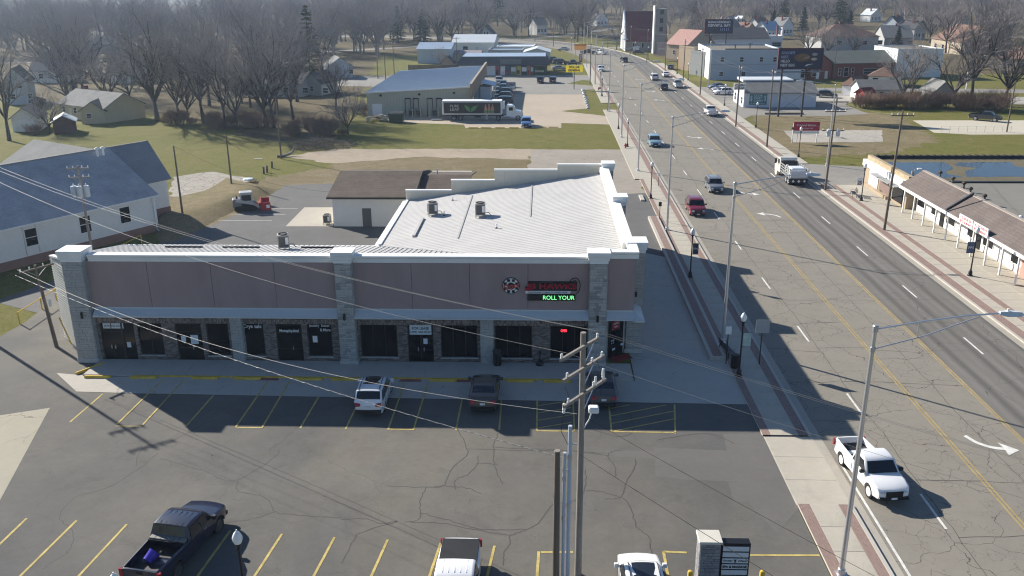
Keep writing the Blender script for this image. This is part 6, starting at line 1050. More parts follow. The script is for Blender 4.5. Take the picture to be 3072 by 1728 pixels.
vehicle('sport_utility', 'suv', 'silver sport utility facing the camera before the corner shop', P_SILV, (*(-12.06,242.56),), DN, 'car'); vehicle('sport_utility', 'suv', 'black sport utility, left of two parked on the shop forecourt', P_DARK, (*(-0.89,242.33),), UP, 'car'); vehicle('sport_utility', 'suv', 'black sport utility, right of two parked on the shop forecourt', P_BLACK, (*(2.43,242.26),), UP, 'car')
vehicle('van', 'van', 'black van beside the corner shop on its right', P_BLACK, (*(5.34,298.32),), R(10), 'van'); vehicle('pickup_truck', 'pickup', 'dark pickup right of the black van by the corner shop', P_DARK, (*(9.04,293.37),), R(10), 'pickup'); vehicle('saloon_car', 'sedan', 'grey car at the corner shop gable', P_GREY, (*(4.59,277.75),), R(20), 'car'); vehicle('saloon_car', 'sedan', 'dark car behind the corner shop', P_DARK, (*(3.28,311.17),), R(10), 'car')
vehicle('saloon_car', 'sedan', 'dark car parked at far left by the tall blue house', P_DARK, (*(-117.40,202.49),), R(70), 'car'); vehicle('saloon_car', 'sedan', 'dark car parked below the church', P_DARK, (*(35.10,338.82),), R(5), 'car')
# --- articulated delivery lorry
lor = thing('delivery_lorry', 'white lorry with dark printed trailer parked beside the store', 'lorry', (*(-13.81,174.24), 0)); lor.location.y += 1.25
TRD = mat('dark_trailer_print', (0.035, 0.03, 0.03), 0.5, 0.2); xl, xr = (-19.94,174.27)[0]-(-13.81,174.24)[0], (-8.15,174.21)[0]-(-13.81,174.24)[0]
obj('trailer_box', MB().bbox(xl, xr, -1.28, 1.28, 1.15, 3.85, 0.04), WHITE, lor); obj('printed_side', MB().box(xl+0.35, xr-0.25, -1.30, -1.283, 1.42, 3.55), TRD, lor); obj('printed_side', MB().box(xl+0.35, xr-0.25, 1.283, 1.30, 1.42, 3.55), TRD, lor); obj('trailer_rail', MB().box(xl, xr, -1.305, -1.281, 1.16, 1.36), STEEL, lor); obj('chassis', MB().box(xl+0.3, xr+2.2, -0.5, 0.5, 0.8, 1.12), BLACK, lor)
cw = mat('cream_print', (0.62, 0.60, 0.55), 0.6); lettering('PURE', 1.75, 0.5, cw, lor, (xl+2.5, -1.31, 2.85), world=False); lettering('LEAF', 1.75, 0.5, cw, lor, (xl+2.5, -1.31, 2.2), world=False)
LEAFG = mat('leaf_green_print', (0.10, 0.30, 0.10), 0.6, 0.25, 3)
for sg, w_ in ((-1, 1.2), (1, 1.5)):
    c0 = xl+5.6; pts = [(c0+sg*0.05, 1.65), (c0+sg*w_*.6, 2.05), (c0+sg*w_, 3.0), (c0+sg*w_*.45, 2.85), (c0+sg*.12, 2.4)]; obj('leaf_print', MB().slab([(a, -1.303, b) for a, b in pts], (0, -0.006, 0)), LEAFG, lor)
BOT = mat('peach_print', (0.50, 0.26, 0.17), 0.6, 0.2)
for k in range(3): c0 = xl+8.6+k*0.68; hh = 3.3 if k == 1 else 3.15; obj('bottle_print', MB().slab([(a, -1.303-0.001*k, b) for a, b in [(c0-.28,1.5),(c0+.28,1.5),(c0+.28,2.4),(c0+.12,2.85),(c0+.11,hh),(c0-.11,hh),(c0-.12,2.85),(c0-.28,2.4)]], (0,-0.006,0)), BOT, lor); obj('bottle_label', MB().box(c0-.25, c0+.25, -1.318, -1.312, 1.6, 1.95), LEAFG, lor)
obj('refrigeration_unit', MB().bbox(xr, xr+0.45, -0.9, 0.9, 2.2, 3.6, 0.05), WHITE, lor)
cabp = [(xr+0.9, 0.7), (xr+0.9, 2.75), (xr+1.1, 2.95), (xr+1.9, 2.95), (xr+2.2, 2.8), (xr+2.65, 1.95), (xr+3.7, 1.72), (xr+3.95, 1.45), (xr+4.0, 0.6)]
n_ = len(cabp); obj('cab', MB().add([(a, s*1.15, b) for s in (-1, 1) for a, b in cabp], [tuple(range(n_)), tuple(range(2*n_-1, n_-1, -1))]+[(k, (k+1)%n_, n_+(k+1)%n_, n_+k) for k in range(n_)]), P_WHITE, lor)
obj('windshield', MB().slab([(xr+2.24,-1.0,2.72),(xr+2.24,1.0,2.72),(xr+2.64,1.0,2.0),(xr+2.64,-1.0,2.0)], (0.02,0,0.02)), CARGLASS, lor)
for s in (-1, 1): obj('side_window', MB().box(xr+1.35, xr+2.15, s*1.155-0.008, s*1.155+0.008, 1.95, 2.6), CARGLASS, lor); obj('mirror', MB().box(xr+2.3, xr+2.45, s*1.4-0.12, s*1.4+0.12, 1.8, 2.5), WHITE, lor); obj('fuel_tank', MB().lathe([(0.3,-0.7),(0.33,-0.65),(0.33,0.65),(0.3,0.7)], (xr+1.0, s*0.85, 0.75), 12, 'X'), STEEL, lor); obj('headlight', MB().box(xr+3.96, xr+4.02, s*0.85-0.18, s*0.85+0.18, 1.0, 1.25), CLEAR, lor)
obj('front_bumper', MB().bbox(xr+3.8, xr+4.15, -1.15, 1.15, 0.4, 0.85, 0.04), STEEL, lor); obj('grille', MB().box(xr+3.99, xr+4.03, -0.55, 0.55, 0.9, 1.45), PLASTIC, lor)
for wx in (xl+2.3, xl+3.55, xr-0.75, xr+3.15):
    for s in (-1, 1): w_ = obj('wheel', MB().lathe([(.36,s*.72),(.5,s*.74),(.5,s*1.18),(.40,s*1.2),(.3,s*1.14)], (wx,0,0.5), 18, 'Y'), RUBBER, lor, smooth=40); obj('rim', MB().lathe([(.33,s*1.12),(.30,s*1.16),(.12,s*1.1),(.1,s*1.2),(.04,s*1.2)], (wx,0,0.5), 12, 'Y'), RIM, w_)
for x in (xr-3.2, xr-3.0): obj('landing_leg', MB().box(x, x+0.12, -0.9, -0.78, 0.1, 1.1), STEEL, lor)
obj('tail_lift', MB().box(xl-2.2, xl-0.1, -1.2, 1.2, 0.12, 0.2), STEEL, lor); obj('side_box', MB().box(xl+6.2, xl+7.6, -1.2, -0.7, 0.6, 1.1), PLASTIC, lor)
# --- flatbed stake truck seen from behind
sk = thing('stake_truck', 'white stake-bed work truck with tank driving away beside the corner shop', 'truck', (33.9, (34.48,118.24)[1]+2.0, 0), UP); GS = mat('worn_grey_steel', (0.30,0.30,0.29), 0.7, 0.2)
sp = [(1.5,0.7),(1.5,2.5),(1.75,2.7),(2.7,2.7),(3.0,2.55),(3.35,1.75),(4.2,1.6),(4.4,1.3),(4.4,0.6)]; n_ = len(sp)
obj('cab', MB().add([(a, s*1.1, b) for s in (-1, 1) for a, b in sp], [tuple(range(n_)), tuple(range(2*n_-1, n_-1, -1))]+[(k, (k+1)%n_, n_+(k+1)%n_, n_+k) for k in range(n_)]), P_CREAM, sk); obj('rear_window', MB().box(1.47,1.49,-0.8,0.8,1.8,2.35), CARGLASS, sk); obj('headboard', MB().box(1.15,1.25,-1.15,1.15,1.0,2.3), mat('dark_mesh_headboard',(0.03,0.03,0.035),0.6), sk)
for s in (-1, 1): obj('side_window', MB().box(2.0,2.9,s*1.105-.008,s*1.105+.008,1.8,2.4), CARGLASS, sk); obj('mirror', MB().box(2.9,3.0,s*1.4-.12,s*1.4+.12,1.7,2.4), PLASTIC, sk); obj('fender', MB().lathe([(.62,s*.75),(.66,s*.78),(.66,s*1.12),(.6,s*1.16)], (3.4,0,0.55), 14,'Y'), P_CREAM, sk)
obj('windshield', MB().slab([(3.0,-.95,2.5),(3.0,.95,2.5),(3.33,.95,1.8),(3.33,-.95,1.8)], (0.02,0,0.02)), CARGLASS, sk); obj('chassis', MB().box(-4.0,3.6,-.45,.45,.7,.95), BLACK, sk); obj('deck', MB().box(-4.1,1.1,-1.2,1.2,.98,1.1), GS, sk)
for k in range(6):
    for s in (-1, 1): obj('stake', MB().box(-4.0+k*.98,-3.92+k*.98,s*1.2-.05,s*1.2+.05,1.1,2.3), GS, sk)
for zz in (1.4,1.75,2.1):
    for s in (-1, 1): obj('stake_rail', MB().box(-4.05,1.1,s*1.22-.03,s*1.22+.03,zz,zz+.12), GS, sk)
obj('tank', MB().bbox(-3.6,-1.6,-.95,.95,1.12,2.25,.12), mat('white_poly_tank',(0.66,0.69,0.72),0.4,0.06), sk); obj('tailboard', MB().box(-4.12,-4.06,-1.1,1.1,1.12,2.0), mat('pale_tailboard',(0.6,0.63,0.66),0.5), sk); obj('water_cooler', MB().lathe([(.22,1.1),(.24,1.8),(.15,2.0)], (0.2,0.5,0), 10), WHITE, sk)
for k in (-.75,0,.75): obj('warning_diamond', MB().add([(-4.15,k,.45),(-4.15,k+.2,.65),(-4.15,k,.85),(-4.15,k-.2,.65)], [(0,1,2,3)]), WHITE, sk)
obj('rear_bumper', MB().box(-4.14,-4.0,-1.15,1.15,.4,.95), BLACK, sk)
for wx in (3.4,-1.9,-3.05):
    for s in (-1, 1): w_ = obj('wheel', MB().lathe([(.36,s*.66),(.5,s*.68),(.5,s*1.12),(.40,s*1.14),(.3,s*1.08)], (wx,0,0.5), 18, 'Y'), RUBBER, sk, smooth=40); obj('rim', MB().lathe([(.33,s*1.06),(.30,s*1.1),(.12,s*1.04),(.1,s*1.14),(.04,s*1.14)], (wx,0,0.5), 12, 'Y'), WRIM, w_)
# --- skid steer loader on the rear car park
ss = thing('skid_loader', 'white compact tracked loader with red snow pusher on the rear car park', 'loader', (*(-35.84,102.77), 0), R(20)); LW = mat('loader_white', (0.40,0.41,0.41), 0.5, 0.1)
obj('rear_hood', MB().bbox(-1.6,-.6,-.75,.75,.45,1.45,.1), mat('loader_grey',(0.16,0.17,0.19),0.5), ss); obj('chassis', MB().box(-1.4,1.0,-.6,.6,.3,.9), BLACK, ss); obj('cab', MB().box(-.7,.7,-.6,-.5,.9,2.1).box(-.7,.7,.5,.6,.9,2.1).bbox(-.75,.75,-.65,.65,2.05,2.2,.05).box(-.72,-.62,-.5,.5,.9,2.05), LW, ss); obj('cab_glass', MB().box(-.73,-.725,-.45,.45,1.3,1.95).box(-.55,.55,-.61,-.605,1.2,1.9), CARGLASS, ss)
for s in (-1, 1): obj('lift_arm', MB().slab([(-1.3,s*.78,1.2),(-1.1,s*.78,1.5),(.9,s*.78,.95),(1.5,s*.78,.3),(1.2,s*.78,.25),(.7,s*.78,.7)], (0,s*.12,0)), LW, ss); tp = [(-1.3,.0),(-1.55,.3),(-1.3,.6),(.9,.6),(1.2,.3),(.95,0)]; obj('track', MB().slab([(a, s*.65, b) for a, b in tp], (0,s*.35,0)), RUBBER, ss); obj('exhaust', MB().box(-1.2,-1.0,s*.4-.05,s*.4+.05,1.45,1.6), BLACK, ss)
RD = mat('red_pusher', (0.33,0.02,0.03), 0.5, 0.15); obj('pusher', MB().box(1.6,1.72,-1.4,1.4,.05,1.1).box(1.72,2.7,-1.4,-1.3,.05,1.0).box(1.72,2.7,1.3,1.4,.05,1.0).box(1.4,1.6,-.5,.5,.2,.8), RD, ss); obj('cutting_edge', MB().box(1.72,1.8,-1.35,1.35,.0,.12), RUBBER, ss); obj('reflector', MB().box(2.2,2.6,-1.41,-1.402,.3,.7), PLATE, ss)

# ================================================================ street furniture, poles, wires, signs
# --- tall road lights on the left pavement
lp = thing('road_light', 'tall aluminium road light, nearest, rising from the bottom edge', 'street light', (13.82, 34.42, 0.1), 0, 'tall road lights along the left pavement')
obj('pole', MB().tube([(0,0,0),(0,0,4),(0,0,8),(0,0,12.3)], [0.125,0.112,0.098,0.082], 12), ALU, lp, smooth=40); obj('base_plate', MB().box(-.22,.22,-.22,.22,0,.06).lathe([(.2,.06),(.17,.3),(.135,.34)], (0,0,0), 12), ALU, lp)
arm = obj('arm', MB().tube([(0,0,12.15),(1.8,0,12.5),(3.6,0,12.78),(5.0,0,12.9)], 0.04, 8), ALU, lp); obj('brace', MB().tube([(0,0,11.25),(2.0,0,11.85),(4.1,0,12.72)], 0.032, 6).tube([(1.75,0,11.78),(1.75,0,12.48)], 0.02, 6), ALU, arm)
obj('clamp', MB().lathe([(.12,12.05),(.12,12.3),(.09,12.34)], (0,0,0), 10).lathe([(.12,11.15),(.12,11.35)], (0,0,0), 10), STEEL, lp)
hd = obj('lamp_head', MB().add([(4.9,-.1,12.86),(5.2,-.17,12.8),(5.75,-.15,12.8),(5.95,-.06,12.84),(5.95,.06,12.84),(5.75,.15,12.8),(5.2,.17,12.8),(4.9,.1,12.86),(4.95,-.06,12.98),(5.3,-.1,13.0),(5.8,-.07,12.97),(5.8,.07,12.97),(5.3,.1,13.0),(4.95,.06,12.98)], [(7,6,5,4,3,2,1,0),(0,1,9,8),(1,2,10,9),(2,3,10),(3,4,11,10),(4,5,11),(5,6,12,11),(6,7,13,12),(7,0,8,13),(8,9,12,13),(9,10,11,12)]), mat('grey_lamp_housing',(0.55,0.58,0.62),0.4), lp); obj('photocell', MB().lathe([(.05,12.98),(.05,13.1)], (5.25,0,0), 8), GLOBE, hd)
LB = ['second tall road light, beside the shop corner bench', 'third tall road light, behind the shop roof corner', 'fourth tall road light, past the vacant strip', 'fifth tall road light, by the red hydrant lawn', 'sixth tall road light, beside the store lawn', 'seventh tall road light, by the store island', 'eighth tall road light, before the yellow store sign', 'ninth tall road light, near the corner shop', 'tenth tall road light towards the bend', 'farthest tall road light at the bend']
for k, y in enumerate((61.9, 93.8, 125.5, 154.1, 186.1, 212.4, 238, 262, 288, 312)): clone(lp, (13.62, y, 0.1), 0, LB[k])
for k, (p, rz, lb) in enumerate((((41.73,129.84), R(180), 'tall road light on the right, standing close to the transformer pole'), ((41.94,230.57), R(-100), 'pale road light seen end-on by the parked cars'), ((-11.08,423.21), R(0), 'slim road light in front of the far woods'), ((-5.94,443.17), R(0), 'slim road light right of the first one in front of the woods'))): clone(lp, (*p, 0), rz, lb, scale=0.9 if k else 0.95)
# --- black post-top lamps
pl = thing('post_lamp', 'black post-top lamp with white globe and pale banner beside the litter bin', 'lamp post', (*(13.61,56.00), 0.1), 0, 'black post-top lamps')
pp = obj('post', MB().lathe([(.24,0),(.24,.08),(.17,.16),(.17,.4),(.1,.5),(.08,.62),(.065,.66),(.055,2.2),(.05,3.7),(.09,3.74),(.09,3.82),(.05,3.88)], (0,0,0), 12), BLACK, pl, smooth=40)
obj('globe_holder', MB().lathe([(.06,3.85),(.12,3.95),(.15,4.02),(.15,4.06)], (0,0,0), 12), BLACK, pl); gl = obj('globe', MB().lathe([(.14,4.05),(.20,4.2),(.215,4.34),(.17,4.46),(.16,4.48),(.12,4.56),(.05,4.62),(.03,4.66),(.03,4.7)], (0,0,0), 14), GLOBE, pl, smooth=60)
LEFTL = [((13.60,77.49), 'black post-top lamp with dark banner at the edge of the building shadow'), ((13.52,108.61), 'black post-top lamp behind the far corner of the big roof'), ((13.82,144.90), 'black post-top lamp by the red hydrant'), ((13.82,163.46), 'black post-top lamp beside the store lawn'), ((13.49,186.63), 'black post-top lamp beside the grass island'), ((13.80,211.83), 'black post-top lamp at the far tip of the grass island'), ((14.21,226.67), 'black post-top lamp left of the driveway kerb'), ((12.00,300.56), 'black post-top lamp near the corner shop')]
RIGHTL = [((39.34,78.31), 'black post-top lamp with blue banner before the salmon shopfront'), ((39.28,107.63), 'black post-top lamp with speed sign before the ponded shop'), ((39.27,136.04), 'black post-top lamp beside the red notice board'), ((39.25,164.93), 'black post-top lamp before the cash shop sign wall'), ((39.29,195.18), 'black post-top lamp before the three parked cars'), ((39.30,246.47), 'black post-top lamp by the grey-sided shop'), ((38.88,264.60), 'black post-top lamp by the orange shop'), ((35.48,309.99), 'black post-top lamp below the church'), ((-12.5,30.4), 'post-top lamp whose white globe shows beside the black pickup'), ((-16.3,27.55), 'post-top lamp whose globe just shows at the bottom left edge'), ((33.42,334.24), 'black post-top lamp before the church front'), ((10.86,359.92), 'black post-top lamp on the far lawn')]
lamps = [clone(pl, (p[0], p[1], 0.1), 0, lb) for p, lb in LEFTL+RIGHTL]
def banner(t, m, dx, s_=None):
    b = obj('banner', MB().box(min(.08,dx), max(.08,dx), -.015, .015, 2.2, 3.2), m, t); obj('banner_arm', MB().tube([(0,0,3.22),(dx,0,3.22)], .015, 5).tube([(0,0,2.18),(dx,0,2.18)], .015, 5), BLACK, t)
    if s_: lettering(s_, abs(dx)*.7, .22, WHITE, t, (dx/2+.03, -.018, 2.7), world=False)
banner(pl, mat('pale_green_banner',(0.40,0.50,0.47),0.8,0.25,3,12), .62); banner(lamps[0], mat('navy_banner',(0.05,0.06,0.10),0.8,0.2), .6, 'PPS'); banner(lamps[8], mat('navy_banner2',(0.07,0.10,0.17),0.8,0.2), -.7, 'PPS')
obj('speed_sign', MB().box(-.8,-.1,-.02,.0,1.9,2.9), WHITE, lamps[9]); lettering('25', .5, .5, INK, lamps[9], (-.45,-.025,2.25), world=False, bold=.03)
# --- wooden utility poles
def insul(mb, x, y, z): mb.lathe([(.05,z),(.06,z+.05),(.04,z+.09),(.06,z+.13),(.04,z+.2)], (x,y,0), 8)
def upole(label, loc, h, arms=((0.6, 2.4),), rz=0.0, m=WOOD, r=0.15, lean=(0,0), group='wooden utility poles', name='utility_pole', rtop=0.6):
    t = thing(name, label, 'utility pole', loc, rz, group); obj('shaft', MB().tube([(0,0,-.2),(lean[0]*.5,lean[1]*.5,h*.5),(lean[0],lean[1],h)], [r,r*.82,r*rtop], 10), m, t, smooth=40)
    for (dz, L) in arms:
        z = h-dz; f = z/h; cx, cy = lean[0]*f, lean[1]*f; a = obj('crossarm', MB().box(cx-L/2,cx+L/2,cy-.16,cy-.06,z-.06,z+.06), m, t); ib = MB()
        for k in (-.46,-.2,.2,.46): insul(ib, cx+k*L, cy-.11, z+.06)
        obj('insulators', ib, GLOBE, a); obj('arm_brace', MB().tube([(cx-L*.28,cy-.12,z-.05),(cx,cy-.15,z-.6),(cx+L*.28,cy-.12,z-.05)], .015, 4), STEEL, a)
    return t
P1 = (1.72, 34.2); big = upole('tall grey wooden pole with three crossarms standing before the shop', (*P1, 0), 12.1, (), 0, WOODG, .17, group=None, rtop=.72)
for (z, L, off) in ((11.55, 2.9, -.35), (10.55, 3.2, 0.0), (9.35, 3.3, .15)):
    a = obj('crossarm', MB().obox((off*.57+.05, off*.82-.18, z), L, .11, .13, R(55)), WOODG, big); ib = MB(); c5, s5 = math.cos(R(55)), math.sin(R(55))
    for u in ((-.47,.47) if z > 11 else (-.4,.2,.45)): insul(ib, off*.57+.05+u*L*c5, off*.82-.18+u*L*s5, z+.06)
    obj('insulators', ib, GLOBE, a); obj('arm_brace', MB().tube([(.05+.8*c5,-.18+.8*s5,z-.05),(.12,.0,z-.8)], .025, 4), ALU, a)
for k, (x, y, z) in enumerate(((.95,1.0,9.9), (.6,.6,9.7), (-.8,-1.2,9.3))):
    c = obj('cutout', MB().lathe([(.05,z-.35),(.07,z-.3),(.05,z-.25),(.07,z-.2),(.05,z+.1)], (x,y,0), 8), GLOBE, big); obj('jumper', MB().tube([(x,y,z+.1),(x+.2,y+.1,z+.35),(x+.05,y-.1,z+.9)], .012, 4).tube([(x,y,z-.3),(x-.1,y,z-1.2),(x*.3-.3,y*.3,z-2.4),(-.45,-.4,7.8)], .014, 4), BLACK, c)
t_ = obj('flood_light', MB().tube([(.1,0,7.6),(.35,.1,8.0),(.45,.15,8.35)], .03, 6).bbox(.3,.75,-.05,.35,8.35,8.6,.06), WHITE, big)
st = thing('pole_stub', 'short dark wooden stub pole beside the tall grey pole', 'pole', (0.68, 33.5, 0)); obj('shaft', MB().tube([(0,0,-.2),(0,0,3.5),(0,0,6.85)], [.17,.15,.13], 10), WOOD, st, smooth=40); obj('cap', MB().lathe([(.14,6.85),(.13,6.9)], (0,0,0), 10), WOODG, st)
for (x, y, h, r, lb) in ((1.0, 33.5, 6.8, .075, 'shorter blue-grey cable conduit strapped beside the stub pole'), (1.22, 33.5, 8.1, .09, 'taller pale cable conduit between the stub and the tall pole')):
    t = thing('cable_conduit', lb, 'conduit', (x, y, 0)); obj('pipe', MB().tube([(0,0,-.1),(0,0,h)], r, 10), mat('pale_blue_grey_pipe',(0.45,0.50,0.57),0.4,0.05), t, smooth=40); obj('strap', MB().lathe([(r+.02,h*.5),(r+.02,h*.5+.25)], (0,0,0), 10).lathe([(r+.02,h*.8),(r+.02,h*.8+.2)], (0,0,0), 10), STEEL, t); obj('bracket', MB().box(-.02,.3,-.03,.03,h-.9,h-.84), ALU, t)
P2 = (-44.2, 62.6); upole('utility pole just outside the left edge casting the long shadow', (*P2, 0), 14.6, ((.35,2.6),(2.0,2.0)), R(35), group=None)
P3 = (-36.74, 60.24); p3 = upole('short leaning utility pole beside the cream metal wall at left', (*P3, 0), 6.5, ((.25,2.6),), R(60), lean=(-.2,.5), group=None); obj('guy_marker', MB().tube([(.35,-.4,2.4),(.75,-.75,.1)], .05, 6), YELLOW, p3); obj('tag', MB().box(-.1,.1,-.2,-.18,3.3,3.9), PALE, p3)
tp = upole('transformer pole in front of the white hall with three grey cans', (-43.3, 79.6, 0), 10.0, ((.25,2.0),(1.1,1.9)), R(10), WOODG, group=None)
for k in (-.55,0,.55): c = obj('transformer_can', MB().lathe([(.26,7.1),(.28,7.15),(.28,8.1),(.24,8.16)], (k,-.35-(k==0)*.25,0), 14), mat('pale_grey_can',(0.52,0.54,0.56),0.5), tp, smooth=40); obj('bushing', MB().lathe([(.05,8.16),(.07,8.25),(.04,8.4)], (k,-.35-(k==0)*.25,0), 8), GLOBE, c)
for k, (p, h, lb, a) in enumerate((((-41.77,97.81), 8.62, 'bare wooden pole at the corner of the white hall', ()), ((-42.17,115.77), 6.85, 'thin dark pole in the middle of the left lawn', ()), ((-40.83,134.93), 9.67, 'tall thin pole at the edge of the bare grove', ()))): upole(lb, (*p, 0), h, a, r=.13)
RP = [((37.22,94.09), 12.99, 'leaning wooden pole before the strip of shops', .25), ((36.62,113.46), 11.8, 'transformer pole by the right corner drive', .2), ((36.54,144.93), 12.5, 'wooden pole beside the billboard and right pavement', 0), ((35.90,166.52), 11.2, 'wooden pole near the cash loans sign', 0), ((37.17,214.05), 11, 'wooden pole at the blue block corner', 0), ((37.58,243.99), 11, 'wooden pole before the tan shop', 0), ((36.70,274.72), 10.9, 'wooden pole past the orange shop', 0), ((34.47,304.83), 10.8, 'wooden pole below the bell tower', 0), ((31.33,331.30), 10.6, 'wooden pole before the red church roof', 0)]
rp = []
for k, (p, h, lb, ln) in enumerate(RP): rp.append((p, h)); t = upole(lb, (*p, 0), h, ((.5,2.4),) if k != 1 else ((1.6,2.6),(4.0,2.8)), R(90) if k not in (0, 1) else 0, lean=(ln, 0))
for k in (-.6,.6): c = obj('transformer_can', MB().lathe([(.24,7.1),(.26,7.15),(.26,7.9),(.22,7.96)], (k+.12,-.3,0), 12), mat('pale_grey_can',(0.52,0.54,0.56),0.5), [o for o in bpy.data.objects if o.get('label') == RP[1][2]][0], smooth=40)
for k, (p, h, lb) in enumerate((((-43.78,262.85), 9.5, 'wooden pole with transformer left of the blue store roof'), ((-43.84,248.29), 7.5, 'shorter wooden pole left of the blue store roof'), ((-46.94,253.63), 9.5, 'leftmost wooden pole behind the blue store'), ((12.29,238.83), 10.5, 'wooden pole on the left pavement behind the yellow sign'), ((13.61,238.80), 9.5, 'dark wooden pole close to the yellow sign'), ((-26.63,276.52), 10, 'wooden pole before the corner shop mansard'), ((25.73,368.24), 11, 'wooden pole at the left of the church lawn'), ((12.17,359.86), 11, 'wooden pole on the far lawn by the junction'), ((79.72,250.71), 9.5, 'wooden pole before the red brick shops'), ((82.57,160.29), 9.0, 'grey pole at the far right by the chain fence'), ((3.93,378.85), 11, 'wooden pole in front of the woods beyond the junction'), ((-4.00,411.01), 11, 'slim pole in front of the far woods'))): upole(lb, (*p, 0), h, ((.4,2.0),) if k not in (1, 9) else (), R(20), r=.14)
# --- wires
WIRE = mat('grey_wire', (0.26, 0.255, 0.24), 0.5, 0.05); WIREB = mat('black_cable', (0.03, 0.03, 0.03), 0.6, 0.05)
def wire(a, b, sag, label, r=0.013, m=WIRE, twist=False, group='overhead wires'):
    a = Vector(a); b = Vector(b); n = 28; pts = []
    for i in range(n+1): u = i/n; p = a.lerp(b, u); p.z -= sag*4*u*(1-u); pts.append(p)
    r *= .6; mb = MB().tube(pts, r, 5)
    if twist:
        f = [a.lerp(b, i/240)-Vector((0,0,sag*4*(i/240)*(1-i/240)))+Vector((0, math.cos(i*1.3)*r*2.2, math.sin(i*1.3)*r*2.2)) for i in range(241)]; mb.tube(f, r*.8, 4)
    return tag(obj('overhead_wire', mb, m), label, 'wire', group)
P4 = (48, 5.5)
z1 = 11.75; wire((P1[0]-.75, P1[1]-1.35, z1), (*P2, 14.4), 1.5, 'pale wire from the left end of the top crossarm across the stucco wall', .014); wire((P1[0]+.15, P1[1]+.1, 12.2), (P2[0]+.6, P2[1]+.3, 14.5), 1.15, 'pale wire from the pole top across the shop roof', .013); wire((P1[0]+.75, P1[1]+1.0, z1), (P2[0]+1.1, P2[1]+.7, 14.4), 1.2, 'pale wire from the right end of the top crossarm across the shop roof', .013)
wire((P1[0]-.2, P1[1]-.1, 8.35), (-37.9, 59.15, 6.5), 1.6, 'bright cable from the short left pole to the tall grey pole', .018); wire((P1[0]-.8, P1[1]-.6, 6.5), (-38.0, 58.95, 6.15), .75, 'twisted cable below, from the short left pole to the stub pole', .018, WIRE, True)
wire((P1[0]-.75, P1[1]-1.35, z1), (P4[0]-.8, P4[1]-1, 11.6), 1.2, 'thin wire running off to the lower right from the top crossarm', .010); wire((P1[0]+.75, P1[1]+1.0, z1), (P4[0]+.6, P4[1]+1, 11.6), 1.2, 'upper thin wire crossing the road to the right', .010); wire((P1[0]+.15, P1[1]+.1, 12.2), (P4[0], P4[1], 12.2), 1.2, 'middle thin wire crossing the road to the right', .010)
wire((P1[0]+.1, P1[1], 8.2), (P4[0]-20, P4[1]+2, 7.2), .6, 'black cable from the tall pole crossing the lower right', .014, WIREB); wire((P1[0], P1[1]-.2, 6.4), (P4[0]-25, P4[1]+3, 6.6), .4, 'thick black cable over the shop directory', .02, WIREB)
for k, (p, q) in enumerate(zip(rp[:-1], rp[1:])):
    nm = ('before the shops', 'by the corner drive', 'beside the billboard', 'near the cash shop', 'past the blue block', 'past the tan shop', 'past the orange shop', 'below the church')[k]
    for dx, dz, w_ in ((-.9, .35, 'left upper'), (.9, .35, 'right upper'), (0, 3.0, 'lower')): wire((p[0][0]+dx, p[0][1], p[1]-dz), (q[0][0]+dx, q[0][1], q[1]-dz), .5, '%s wire of the right pavement line %s' % (w_, nm), .011 if w_ != 'lower' else .016, WIRE if w_ != 'lower' else WIREB)
wire((36.7, 113.5, 8.2), (13.7, 125.5, 11.0), .9, 'wire crossing the road from the corner transformer pole', .011); wire((37.2, 94, 10.5), (64, 150, 8.5), 1.6, 'dark cable from the leaning pole over the right lawn', .016, WIREB); wire((37.2, 94, 12.3), (80, 150, 8.5), 1.4, 'thin wire from the leaning pole towards the chain fence', .011)
wire((*(-41.77,97.81), 8.6), (-23.3, 97, 3.5), 1.2, 'dark cable from the hall corner pole to the small white building', .016, WIREB); wire((*(-41.77,97.81), 8.4), (*(-42.17,115.77), 6.0), .7, 'cable between the hall corner pole and the thin lawn pole', .012, WIREB); wire((*(-42.17,115.77), 6.0), (*(-40.83,134.93), 9.0), .7, 'cable from the thin lawn pole up to the grove pole', .012, WIREB); wire((-43.3, 79.6, 9.9), (*P2, 12.6), .7, 'wire from the transformer pole to the left edge', .012); wire((-43.3, 79.6, 9.6), (*(-41.77,97.81), 8.8), .6, 'wire from the transformer pole to the hall corner pole', .012)
for k in range(4): wire((-60, 390+k*1.2, 11.5+k*.6), (26, 330, 11.0+k*.6), 1.2, '%s wire strung across the far end of the road' % ('lowest', 'second lowest', 'second highest', 'highest')[k], .03)
for k, (p, q, lb) in enumerate((((-43.78,262.85), (-46.94,253.63), 'wire between the poles left of the blue store'), ((-43.78,262.85), (-26.63,276.52), 'wire from the store poles to the corner shop pole'), ((-26.63,276.52), (12.29,238.83), 'wire from the corner shop pole to the yellow sign'), ((25.73,368.24), (12.17,359.86), 'wire over the far lawn'), ((79.72,250.71), (36.54,144.93), 'wire from the red shops down to the billboard pole'))): wire((*p, 9.2), (*q, 9.2), .8, lb, .014)
